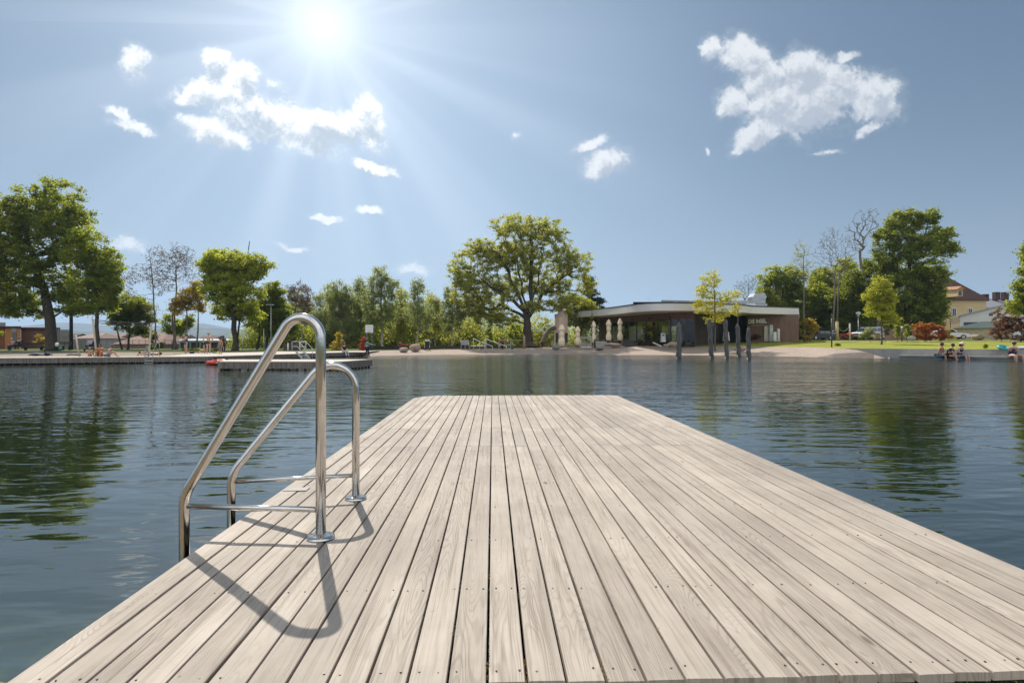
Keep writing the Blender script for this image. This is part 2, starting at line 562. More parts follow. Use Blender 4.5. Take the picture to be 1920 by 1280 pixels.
WD = PL([(-900, 37), (0, 37.2), (390, 41), (505, 46.5), (608, 55), (683, 58.6), (705, 59), (760, 60.4), (900, 64.8), (1050, 67.5), (1150, 64.5), (1300, 63.0),
         (1450, 58.4), (1560, 53.8), (1620, 53.2), (1665, wall_D(1665) - 0.1), (1690, wall_D(1690)), (1800, wall_D(1800)), (1960, wall_D(1960)), (2500, wall_D(2400))])
BPTS = [(-900, 38, -.06), (390, 42, -.06), (505, 47.5, -.06), (608, 57, -.06), (690, 63, -.03), (706, 68, 0.0), (760, 74, -.02), (850, 78, .02), (950, 80, .12), (1050, 82, .29), (1110, 80, .40),
        (1200, 77, .53), (1300, 77, .48), (1400, 73, .46), (1500, 68, .45), (1560, wall_D(1560) - .02, .44), (1585, wall_D(1585) - .02, .38), (1610, wall_D(1610) - .02, .24), (1640, wall_D(1640) - .02, -.12), (1662, wall_D(1662) - .02, -.5), (1690, wall_D(1690) + .3, .38), (2500, wall_D(2400) + .3, .38)]
BD = PL([(a, b) for a, b, c in BPTS]); BZ = PL([(a, c) for a, b, c in BPTS])
# lawn start (behind the wall on the right)
SD = PL([(a, b) for a, b, c in BPTS if a < 1560] + [(1560, wall_D(1560) + .35), (1610, wall_D(1610) + .35), (1690, wall_D(1690) + .35), (2500, wall_D(2400) + .35)])
SZ = PL([(a, c) for a, b, c in BPTS if a < 1560] + [(1560, .41), (2500, .40)])
LD = PL([(-900, 58), (600, 60), (690, 66), (760, 95), (1250, 95), (1290, 86), (1400, 86), (1700, 78), (1920, 72), (2500, 66)])
LZ = PL([(-900, 0), (690, 0.05), (760, .1), (950, .2), (1110, .5), (1250, .75), (1290, .98), (1400, 1.13), (2500, 1.12)])
L2D = lambda px: LD(px) + 24
L2Z = PL([(-900, .1), (690, .1), (760, .15), (1110, .6), (1250, 1.0), (1400, 1.62), (2500, 1.62)])

def H(px, D):
    """height of the land"""
    wd = WD(px)
    if D < wd:
        t = max(0.0, min(1.0, (wd - D) / 4.0))
        return -0.62 - 1.2 * t
    b, s, l, l2 = BD(px), SD(px), LD(px), L2D(px)
    def lp(d0, z0, d1, z1):
        return z0 + (z1 - z0) * max(0.0, min(1.0, (D - d0) / max(d1 - d0, 1e-3)))
    if D < b: return lp(wd, -0.52, b, BZ(px))
    if D < s: return lp(b, BZ(px), s, SZ(px))
    if D < l: return lp(s, SZ(px), l, LZ(px))
    if D < l2: return lp(l, LZ(px), l2, L2Z(px))
    return lp(l2, L2Z(px), 320.0, -3.0)

def near_H(y):
    if y < 1.55: return -0.16 - 0.02 * max(0.0, 1.5 - y)
    if y < 2.5: return -0.16 - 0.31 * (y - 1.55) / 0.95
    return -0.47 - 1.35 * min(1.0, (y - 2.5) / 3.0)

def land(px, D):
    p = G(px, D)
    return max(H(px, D), near_H(p.y))

def on_land(px, D, dz=0.0):
    return G(px, D, land(px, D) + dz)

def ground_mat(name, cols, scale, bump, sc2=40.0, rough=0.95):
    m = bpy.data.materials.new(name); m.use_nodes = True
    t = NT(m.node_tree); b = t.n['Principled BSDF']
    b.inputs['Roughness'].default_value = rough
    b.inputs['Specular IOR Level'].default_value = 0.25
    tc = t.new('ShaderNodeTexCoord').outputs['Object']
    n1 = t.noise(tc, scale, 6, 0.62); n2 = t.noise(tc, sc2, 3, 0.7)
    c = t.mix(t.smooth(n1, .3, .7), cols[0], cols[1])
    c = t.mix(t.smooth(n2, .42, .66), c, cols[2])
    t.l.new(c, b.inputs['Base Color'])
    if bump:
        bp = t.new('ShaderNodeBump'); bp.inputs['Distance'].default_value = bump
        t.l.new(t.math('ADD', n2, n1), bp.inputs['Height']); t.l.new(bp.outputs[0], b.inputs['Normal'])
    return m

M_GROUND = ground_mat('earth_and_grass', ((.055, .075, .022), (.10, .095, .045), (.075, .065, .04)), .35, .05, 6)
M_GRAVEL = ground_mat('pinkish_gravel', ((.37, .295, .24), (.44, .355, .29), (.25, .20, .17)), .9, .05, 9)
M_SAND = ground_mat('sand', ((.26, .215, .165), (.31, .26, .205), (.20, .165, .13)), .5, .03, 8)
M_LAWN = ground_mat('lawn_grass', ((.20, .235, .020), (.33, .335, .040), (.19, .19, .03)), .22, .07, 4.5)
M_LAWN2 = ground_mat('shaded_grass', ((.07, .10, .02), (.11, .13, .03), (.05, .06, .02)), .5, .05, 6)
M_PATH = ground_mat('pale_path', ((.42, .38, .32), (.47, .43, .36), (.36, .32, .27)), .8, 0, 12)
M_BANK = ground_mat('stony_bank', ((.20, .15, .10), (.33, .26, .17), (.09, .07, .05)), 7, .03, 38)

# one ground sheet to the horizon, lake bed included
gx = np.concatenate([-np.geomspace(5000, 130, 12), np.arange(-125, 126, 2.5), np.geomspace(130, 5000, 12)])
gy = np.concatenate([-np.geomspace(5000, 8, 10), np.arange(-5, 6, .5), np.arange(6.5, 36, 2.5), np.arange(36, 110, 1.0), np.geomspace(112, 6000, 18)])
rows = []
for y in gy:
    r_ = []
    for x in gx:
        px, D = px_of(x, y)
        if px is None or D < 1.0:
            z = near_H(y)
        else:
            z = max(H(min(max(px, -900), 2500), D), near_H(y))
        cov = px is not None and D > 30 and -520 < px < 2320 and WD(px) - 2.0 < D < L2D(px) - 1.0
        r_.append((x, y, z - (0.45 if cov else 0.06)))
    rows.append(r_)
tag(MB().grid(rows).build('ground', M_GROUND, smooth=True), kind='structure')

def strip(name, pxs, f0, f1, nrow, m, zoff=0.0, wob=0.0, seed=1):
    rr = random.Random(seed)
    rows = []
    for i in range(nrow + 1):
        t = i / nrow
        r_ = []
        for px in pxs:
            d0, z0 = f0(px); d1, z1 = f1(px)
            D = d0 + (d1 - d0) * t
            z = z0 + (z1 - z0) * t + zoff
            r_.append(G(px, D + rr.uniform(-wob, wob) * (0 < i < nrow) * min(1.0, abs(d1 - d0) / 12.0 - .25 if abs(d1 - d0) > 4 else 0), z + rr.uniform(-wob, wob) * 0.05))
        rows.append(r_)
    return tag(MB().grid(rows).build(name, m, smooth=True), kind='structure')

strip('gravel_beach', np.arange(684, 1669, 6), lambda p: (WD(p) - 1.5, -0.75), lambda p: (BD(p), BZ(p)), 14, M_GRAVEL, 0.0, 0.25)
strip('wet_gravel', np.arange(690, 1640, 6), lambda p: (WD(p) - 1.2, -0.75 + (.3 / (BD(p) - WD(p) + 1.5)) * (BZ(p) + .75)), lambda p: (WD(p) + .55, -0.75 + (2.05 / (BD(p) - WD(p) + 1.5)) * (BZ(p) + .75)), 3, ground_mat('wet_gravel', ((.17, .135, .11), (.21, .17, .14), (.12, .10, .085)), .9, .04, 9, .45), .02)
strip('lawn', np.arange(1288, 2300, 8), lambda p: (SD(p), SZ(p)), lambda p: (LD(p), LZ(p)), 14, M_LAWN, 0.0, 0.25)
strip('upper_lawn', np.arange(1288, 2300, 8), lambda p: (LD(p) + 2.6, LZ(p) + .06), lambda p: (L2D(p), L2Z(p)), 6, M_LAWN)
strip('path', np.arange(1288, 2300, 8), lambda p: (LD(p), LZ(p) + .012), lambda p: (LD(p) + 2.6, LZ(p) + .075), 2, M_PATH)
strip('sand', np.arange(-500, 700, 10), lambda p: (WD(p) + .3, -.06), lambda p: (max(58, BD(p) + 2), -.02), 8, M_SAND, 0, .2)
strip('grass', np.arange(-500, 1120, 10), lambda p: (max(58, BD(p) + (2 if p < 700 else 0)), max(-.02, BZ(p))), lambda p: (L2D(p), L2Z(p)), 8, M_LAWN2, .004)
strip('terrace', np.arange(1100, 1300, 10), lambda p: (BD(p) + 1.5, BZ(p) + .02), lambda p: (100, .95), 5, M_PATH, .01)
# near bank under the foot of the jetty
rows = []
for y in np.arange(-2.0, 3.01, 0.1):
    rows.append([(x, y, near_H(y) + 0.015 * math.sin(x * 7.1 + y * 5) * math.sin(x * 3.3 - y * 9)) for x in np.arange(-9, 9.01, 0.15)])
tag(MB().grid(rows).build('stony_bank', M_BANK, smooth=True), kind='structure')
pb = MB()
rr = random.Random(3)
for i in range(420):
    x, y = rr.uniform(-4.2, -1.5), rr.uniform(1.7, 2.6)
    r = rr.uniform(.012, .04)
    pb.ell((x, y, near_H(y) + r * .3), (r, r * rr.uniform(.7, 1), r * .6), 7, 5, .12, seed=i)
tag(pb.build('pebbles', mat('bank_pebbles', (.26, .20, .14), .9, var=.5, vscale=9), smooth=True), kind='stuff')

# water
m = bpy.data.materials.new('lake_water'); m.use_nodes = True
t = NT(m.node_tree); b = t.n['Principled BSDF']
tc = t.new('ShaderNodeTexCoord').outputs['Object']
b.inputs['IOR'].default_value = 2.0
b.inputs['Roughness'].default_value = 0.03; b.inputs['Specular IOR Level'].default_value = 0.5
sp = t.new('ShaderNodeSeparateXYZ'); t.l.new(tc, sp.inputs[0])
weed = t.math('MULTIPLY', t.smooth(sp.outputs[1], 2.2, 3.5, 0.55, 0.0), t.smooth(t.noise(tc, 6.5, 5, .7, .6), .42, .7))
shal = t.smooth(sp.outputs[1], 2.2, 3.8, 1.0, 0.0)
cw = t.mix(shal, (.007, .015, .008), (.026, .046, .038))
cw = t.mix(weed, cw, (.075, .095, .035))
t.l.new(cw, b.inputs['Base Color'])
big = t.smooth(t.noise(t.mapping(tc, sc=(.030, .085, 1)), 1.0, 3, .5), .32, .68)
far = t.smooth(sp.outputs[1], 3.0, 26.0)
t.l.new(t.math('ADD', .02, t.math('MULTIPLY', t.smooth(sp.outputs[1], 7.0, 34.0), t.math('ADD', .04, t.math('MULTIPLY', big, .09)))), b.inputs['Roughness'])
w1 = t.noise(t.mapping(tc, rot=(0, 0, R(9)), sc=(.75, 2.1, 1)), 1.0, 2.0, .5, .5)
w2 = t.noise(t.mapping(tc, rot=(0, 0, R(-14)), sc=(1.9, 5.2, 1)), 1.0, 2.0, .5, .4)
w3 = t.noise(t.mapping(tc, rot=(0, 0, R(5)), sc=(6, 13, 1)), 1.0, 2.0, .5)
w0 = t.noise(t.mapping(tc, rot=(0, 0, R(4)), sc=(.24, 1.0, 1)), 1.0, 4.0, .6, .3)
h = t.math('ADD', t.math('MULTIPLY', w1, .022), t.math('MULTIPLY', w0, t.math('MULTIPLY', far, .070)))
h = t.math('ADD', h, t.math('MULTIPLY', w2, t.math('ADD', .0055, t.math('ADD', t.math('MULTIPLY', far, .017), t.math('MULTIPLY', t.smooth(sp.outputs[1], 18.0, 46.0), .024)))))
h = t.math('ADD', h, t.math('MULTIPLY', w3, t.math('MULTIPLY', t.math('ADD', .0004, t.math('MULTIPLY', far, .0040)), t.math('ADD', .45, big))))
bp = t.new('ShaderNodeBump'); bp.inputs['Strength'].default_value = 1.0; bp.inputs['Distance'].default_value = 1.0
t.l.new(h, bp.inputs['Height']); t.l.new(bp.outputs[0], b.inputs['Normal'])
WM_ = MB(); WM_.add([(-170, -3, WZ), (170, -3, WZ), (170, 80, WZ), (-170, 80, WZ)], [(0, 1, 2, 3)])
tag(WM_.build('lake_water', m), kind='structure')

# hills
def hill(name, D, pts, m, depth):
    rows = [[], [], []]
    rr = random.Random(len(pts))
    ext = np.linspace(pts[0][0], pts[-1][0], 120)
    f = PL(pts)
    for px in ext:
        y = f(px) + rr.uniform(-.35, .35) + .5 * math.sin(px * .21) 
        rows[0].append(G(px, D - depth, -4)); rows[1].append(GP(px, y, D)); rows[2].append(G(px, D + depth, -4))
    tag(MB().grid(rows).build(name, m, smooth=True), kind='structure')
M_HILL = mat('wooded_hill', (.045, .065, .05), .95, var=.5, vscale=.012)
M_HILLFAR = mat('far_wooded_hill', (.05, .07, .06), .95, var=.3, vscale=.006)
hill('far_hills', 4200, [(-700, 630), (-100, 622), (0, 615), (60, 610), (110, 604), (150, 605), (230, 612), (300, 611), (360, 607), (385, 606), (430, 616), (600, 624), (1000, 630), (1500, 628), (2600, 630)], M_HILLFAR, 900)
hill('near_hills', 2400, [(-700, 636), (-100, 628), (20, 622), (100, 620), (200, 622), (260, 618), (370, 615), (420, 616), (520, 622), (700, 632), (1100, 636), (2600, 636)], M_HILL, 600)

# ================================================================== JETTY
jt = thing('jetty', (0.45, 1.63, 0), 'weathered pale timber jetty of long boards running out into the lake', 'jetty')
PX0, PW, NP = -1.433, 3.777 / 32, 32
Y0, Y1 = 1.632, 10.5
SEAMS = [Y0, 5.36, 6.48, Y1]
def far_end(x, rl=.55, rr_=.22):
    xl, xr = PX0, PX0 + PW * NP
    if x < xl + rl: return Y1 - (rl - math.sqrt(max(0, rl ** 2 - (xl + rl - x) ** 2)))
    if x > xr - rr_: return Y1 - (rr_ - math.sqrt(max(0, rr_ ** 2 - (x - xr + rr_) ** 2)))
    return Y1
rr = random.Random(11)
mb = MB()
for i in range(NP):
    for sgi in range(3):
        gap = rr.uniform(.0070, .0105)
        x0, x1 = PX0 + i * PW + gap / 2, PX0 + (i + 1) * PW - gap / 2
        xm = (x0 + x1) / 2
        ya, yb = SEAMS[sgi] + (.0022 if sgi else rr.uniform(-.006, .006)), SEAMS[sgi + 1] - .0022
        zt = rr.uniform(-.0012, .0012)
        tl = rr.uniform(-.0010, .0010)
        e = .0035
        def yend(x):
            return far_end(x) if sgi == 2 else yb
        # rounded cross-section
        prof = [(x0, zt - tl - .027), (x0, zt - tl - e), (x0 + e * .3, zt - tl - e * .3), (x0 + e, zt - tl), (x1 - e, zt + tl), (x1 - e * .3, zt + tl - e * .3), (x1, zt + tl - e), (x1, zt + tl - .027)]
        n = len(prof)
        NS = 14 if sgi == 2 else 2
        ks = [0, 1] if sgi < 2 else [0, 1]
        vs = []
        for k in ks:
            for (x, z) in prof:
                vs.append((x, (yend(x) if k else ya), z))
        fs = [(j, n + j, n + (j + 1) % n, (j + 1) % n) for j in range(n)]
        fs += [tuple(range(n)), tuple(range(2 * n - 1, n - 1, -1))]
        mb.val = rr.random()
        mb.add(vs, fs)
dk = mb.build('decking', M_DECK, jt, attr=True)
# frame, rim and piles below
fr = MB()
YJ = [1.69 + .565 * k for k in range(16)]
for y in YJ[1:15]:
    fr.box((PX0 + PW * 16, y, -.075), (PW * NP - .12, .055, .09))
for x in (PX0 + .05, PX0 + PW * NP - .05):
    fr.box((x, (Y0 + 9.9) / 2, -.10), (.045, 9.9 - Y0 - .1, .14))
fr.build('joist_frame', M_DARKWOOD, jt)
for x in (PX0 + .25, PX0 + 1.9, PX0 + PW * NP - .25):
    for y in (3.4, 6.2, 9.4):
        MB().tube([(x, y, -1.9), (x, y, -.12)], .09, 10).build('pile', M_PILE, jt, smooth=True)
sc = MB()
for y in YJ:
    for i in range(NP):
        for k in (.22, .78):
            x = PX0 + (i + k) * PW + rr.uniform(-.006, .006)
            yy_ = y + rr.uniform(-.008, .008)
            if yy_ > far_end(x) - .05: continue
            if rr.random() < (.38 if y < 2.5 else .62): continue
            sc.tube([(x, yy_, -.004), (x, yy_, .0022)], rr.uniform(.0024, .0042), 8)
tag(sc.build('screw_heads', M_SCREW, jt), kind='stuff')
hp = MB()
c = GP(556, 917.5, F * 1.0 / (917.5 - HZ))
hp.box((c.x, c.y, .0035), (.155, .085, .004))
hp.build('cover_plate', mat('dull_grey_plate', (.30, .28, .255), .7), jt)

# ------------------------------------------------------------------ bathing ladder on the jetty
def fillet(pts, rads, seg=12):
    out = [Vector(pts[0])]
    for i in range(1, len(pts) - 1):
        p, a, b = Vector(pts[i]), Vector(pts[i - 1]), Vector(pts[i + 1])
        u, v = (a - p).normalized(), (b - p).normalized()
        ang = u.angle(v)
        r = rads[i - 1]
        d = min(r / math.tan(ang / 2), (a - p).length * .95, (b - p).length * .95)
        r = d * math.tan(ang / 2)
        cc_ = p + (u + v).normalized() * (r / math.sin(ang / 2))
        s0, s1 = p + u * d - cc_, p + v * d - cc_
        tot = s0.angle(s1)
        for k in range(seg + 1):
            q_ = k / seg
            out.append(cc_ + (s0 * math.sin((1 - q_) * tot) + s1 * math.sin(q_ * tot)) / math.sin(tot))
    out.append(Vector(pts[-1]))
    return out

def rail_map(pxp, Dp, pxf, Df):
    def f(px, py):
        D = Dp + (Df - Dp) * (pxp - px) / (pxp - pxf)
        return GP(px, py, D)
    return f
ld = thing('bathing_ladder', GP(601.5, 1008, 2.841), 'polished steel bathing ladder with two tall arched handrails on the jetty edge', 'pool ladder')
fn = rail_map(601.5, 2.841, 345, 2.906)
ff = rail_map(667, 3.55, 433.5, 3.392)
sN = 2.841 / F; sF = 3.55 / F
ptsN = [fn(601.5, 1008), fn(601.5, 503), fn(345.5, 928), fn(345.5, 1330)]
ptsN[0].z = 0.004
pathN = fillet(ptsN, [37.5 * sN, 75 * sN], 18)
ptsF = [ff(667, 934), ff(667, 603), ff(433.5, 888), ff(433.5, 1190)]
ptsF[0].z = 0.004
pathF = fillet(ptsF, [43 * sF, 65 * sF], 18)
MB().tube(pathN, .0255, 20).build('handrail', M_STEEL, ld, smooth=True)
MB().tube(pathF, .0238, 20).build('handrail', M_STEEL, ld, smooth=True)
for f_, (pxp, pyp), (pxf, pyf), r in ((fn, (601.5, 955), (345.5, 948), .0145), (ff, (667, 890), (433.5, 903), .0135)):
    a, b_ = f_(pxp, pyp), f_(pxf, pyf)
    zz = (a.z + b_.z) / 2; a.z = b_.z = zz
    MB().tube([a, b_], r, 14).build('crossbar', M_STEEL, ld, smooth=True)
for p0, r in ((ptsN[0], .071), (ptsF[0], .068)):
    MB().lathe([(r, -.001), (r, .006), (r * .93, .013), (r * .72, .019), (r * .45, .023), (r * .40, .026)], (p0.x, p0.y, .001), 32).build('base_flange', M_STEEL, ld, smooth=True)
for k in range(4):
    z = -.2 - .25 * k
    a, b_ = Vector(ptsN[2]), Vector(ptsF[2])
    a.z = b_.z = z
    MB().bar(a, b_, .09, .025).build('tread', M_GALV, ld)

# ================================================================== FAR DECKS
def timber_deck(name, label, front, back, top, slat_h, pile_to, cat='deck'):
    """front: list of world xy along the water edge; back: list the other way round"""
    root = thing(name, (front[0][0], front[0][1], top), label, cat)
    poly = front + back
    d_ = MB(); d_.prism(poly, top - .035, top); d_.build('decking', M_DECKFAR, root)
    s_ = MB(); p_ = MB()
    rr = random.Random(5)
    edges = list(zip(front[:-1], front[1:]))
    for a, b_ in edges:
        a, b_ = Vector((a[0], a[1], 0)), Vector((b_[0], b_[1], 0))
        n = max(1, int((b_ - a).length / .155))
        dv = (b_ - a) / n
        for i in range(n):
            s0 = a + dv * (i + .05); s1 = a + dv * (i + .95)
            zb = top - slat_h + rr.uniform(-.01, .01)
            s_.bar((*(s0 + s1).xy / 2, zb), (*(s0 + s1).xy / 2, top - .037), (s1 - s0).length, .028, up=(-dv.y, dv.x, 0)) if False else None
            mid = (s0 + s1) / 2
            s_.val = rr.random()
            s_.box((mid.x, mid.y, (zb + top - .037) / 2), ((s1 - s0).length, .028, top - .037 - zb), math.atan2(dv.y, dv.x))
        n2 = max(1, int((b_ - a).length / .42))
        nn = Vector((-dv.y, dv.x, 0)).normalized() * .12
        for i in range(n2):
            c = a + (b_ - a) * ((i + .5) / n2) + nn
            p_.tube([(c.x, c.y, pile_to), (c.x, c.y, top - .1)], .07, 6)
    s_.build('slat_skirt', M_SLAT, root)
    tag(p_.build('piles', M_PILE, root), kind='stuff')
    return root

def xy(px, D):
    p = G(px, D); return (p.x, p.y)
fr_ = [xy(-420, 35.6), xy(0, 36.0), xy(390, 40.0), xy(505, 45.8), xy(608, 54.0), xy(683, 59.8)]
bk_ = [xy(712, 67.5), xy(560, 66), xy(460, 57), xy(400, 53.5), xy(340, 47), xy(315, 41.5), xy(0, 38.2), xy(-420, 37.6)]
timber_deck('lakeside_deck', 'long grey timber bathing deck with slatted front along the left shore', fr_, bk_, 0.0, .37, -1.2)
fd = [xy(430, 33.0), xy(409, 29.3), xy(640, 29.3), xy(698, 33.2)]
timber_deck('swim_platform', 'low slatted timber platform in the water in front of the deck', fd, [], .0, .38, -1.2)

# concrete wall with bathing step on the right
wl = thing('retaining_wall', WA, 'pale concrete retaining wall with a low bathing step at the right shore', 'wall')
def wpoint(px, off):
    p = G(px, wall_D(px)); e = (WB - WA).normalized(); n = Vector((-e.y, e.x, 0))
    if n.y < 0: n = -n
    return p + n * off
def quadwall(mb_, px0, px1, o0, o1, z0, z1):
    a, b_, c, d = wpoint(px0, o0), wpoint(px1, o0), wpoint(px1, o1), wpoint(px0, o1)
    mb_.prism([(a.x, a.y), (b_.x, b_.y), (c.x, c.y), (d.x, d.y)], z0, z1)
seg_px = [1572, 1600, 1655, 1700, 1780, 1860, 1940, 2100, 2300]
for a, b_ in zip(seg_px[:-1], seg_px[1:]):
    mb = MB(); quadwall(mb, a + .15, b_ - .15, 0, .35, -1.4, .42)
    mb.build('wall_panel', M_CONC, wl)
mb = MB(); quadwall(mb, 1693, 2300, -1.05, -.004, -.28, -.13); quadwall(mb, 1693, 2300, -.9, -.004, -1.4, -.283); mb.build('bathing_step', M_CONC, wl)
# bits of straw and dirt caught in the gaps
db = MB(); rr = random.Random(21)
for (px, py) in ((905, 1252), (905, 1236), (977, 1262), (979, 1250), (1123, 1262), (1119, 1248), (1075, 1010), (912, 1080), (842, 1180), (1240, 1180)):
    c = GP(px, py, F / (py - HZ)); gi = round((c.x - PX0) / PW); gx_ = PX0 + gi * PW
    for k in range(14):
        x, y = gx_ + rr.uniform(-.006, .006), c.y + rr.uniform(-.05, .05)
        a = rr.uniform(0, 6.28); l_ = rr.uniform(.003, .012)
        db.bar((x, y, rr.uniform(-.010, .002)), (x + l_ * .5 * math.cos(a), y + l_ * math.sin(a), rr.uniform(-.006, .005)), .0012, .0010)
tag(db.build('plant_debris', mat('dry_straw', (.26, .17, .07), .9, var=.4, vscale=90)), kind='stuff')

# ================================================================== TREES AND SHRUBS
LM = {
 'dark':   leaf_mat('leaves_dark', (.024, .044, .010), (.082, .115, .019), (.60, .66, .065), .50),
 'mid':    leaf_mat('leaves_mid', (.040, .066, .012), (.12, .155, .023), (.68, .74, .075), .52),
 'bright': leaf_mat('leaves_bright', (.060, .085, .015), (.165, .195, .026), (.80, .84, .09), .55),
 'olive':  leaf_mat('leaves_olive', (.085, .105, .028), (.21, .215, .050), (.84, .84, .14), .56),
 'birch':  leaf_mat('leaves_birch', (.070, .092, .040), (.17, .20, .075), (.62, .67, .20), .52),
 'yellow': leaf_mat('leaves_yellow', (.32, .31, .03), (.50, .47, .045), (.95, .90, .10), .55),
 'lime':   leaf_mat('leaves_lime', (.16, .18, .024), (.30, .31, .040), (.80, .80, .08), .52),
 'brown':  leaf_mat('leaves_brown', (.075, .055, .035), (.16, .11, .065), (.30, .20, .10), .40),
 'orange': leaf_mat('leaves_orange', (.14, .13, .02), (.32, .24, .035), (.88, .66, .09), .48),
 'red':    leaf_mat('leaves_red', (.17, .055, .02), (.36, .14, .035), (.85, .32, .07), .48),
 'crimson':leaf_mat('leaves_crimson', (.28, .05, .03), (.45, .10, .05), (.70, .18, .07), .40),
 'maroon': leaf_mat('leaves_maroon', (.09, .045, .03), (.21, .105, .065), (.50, .24, .11), .40),
 'pine':   leaf_mat('needles_pine', (.016, .028, .022), (.045, .062, .042), (.06, .09, .05), .20),
 'twig':   leaf_mat('leaf_buds', (.10, .085, .055), (.17, .15, .08), (.25, .22, .10), .3),
}

def leaf_mesh(name, C, tint, size, material, parent, rg, flat=0.0, aspect=.55):
    """C: (n,3) leaf centres in world space"""
    n = len(C)
    off = np.array(root_loc(parent)) if parent is not None else np.zeros(3)
    a = rg.normal(size=(n, 3)); a[:, 2] *= (1 - flat)
    a /= np.linalg.norm(a, axis=1)[:, None]
    b = rg.normal(size=(n, 3)); b[:, 2] *= (1 - flat)
    b -= a * (a * b).sum(1)[:, None]
    b /= np.linalg.norm(b, axis=1)[:, None]
    s = size * rg.uniform(.6, 1.35, n)[:, None]
    V = np.empty((n, 4, 3))
    V[:, 0] = C - a * s * .5
    V[:, 1] = C + b * s * aspect * .5 - a * s * .06
    V[:, 2] = C + a * s * .5
    V[:, 3] = C - b * s * aspect * .5 - a * s * .06
    V -= off
    me = bpy.data.meshes.new(name)
    me.vertices.add(n * 4); me.loops.add(n * 4); me.polygons.add(n)
    me.vertices.foreach_set('co', V.reshape(-1).astype(np.float32))
    me.loops.foreach_set('vertex_index', np.arange(n * 4, dtype=np.int32))
    me.polygons.foreach_set('loop_start', np.arange(0, n * 4, 4, dtype=np.int32))
    me.polygons.foreach_set('loop_total', np.full(n, 4, dtype=np.int32))
    at = me.attributes.new('tint', 'FLOAT', 'FACE')
    at.data.foreach_set('value', np.clip(tint, 0, 1).astype(np.float32))
    me.update(); me.validate()
    me.materials.append(material)
    o = bpy.data.objects.new(name, me)
    COL.objects.link(o)
    if parent is not None:
        o.parent = parent
    return o

RVn, FVn = np.array(RV), np.array(FV)
M_GREYBARK = mat('grey_bark', (.19, .16, .13), .95, var=.3, vscale=4)

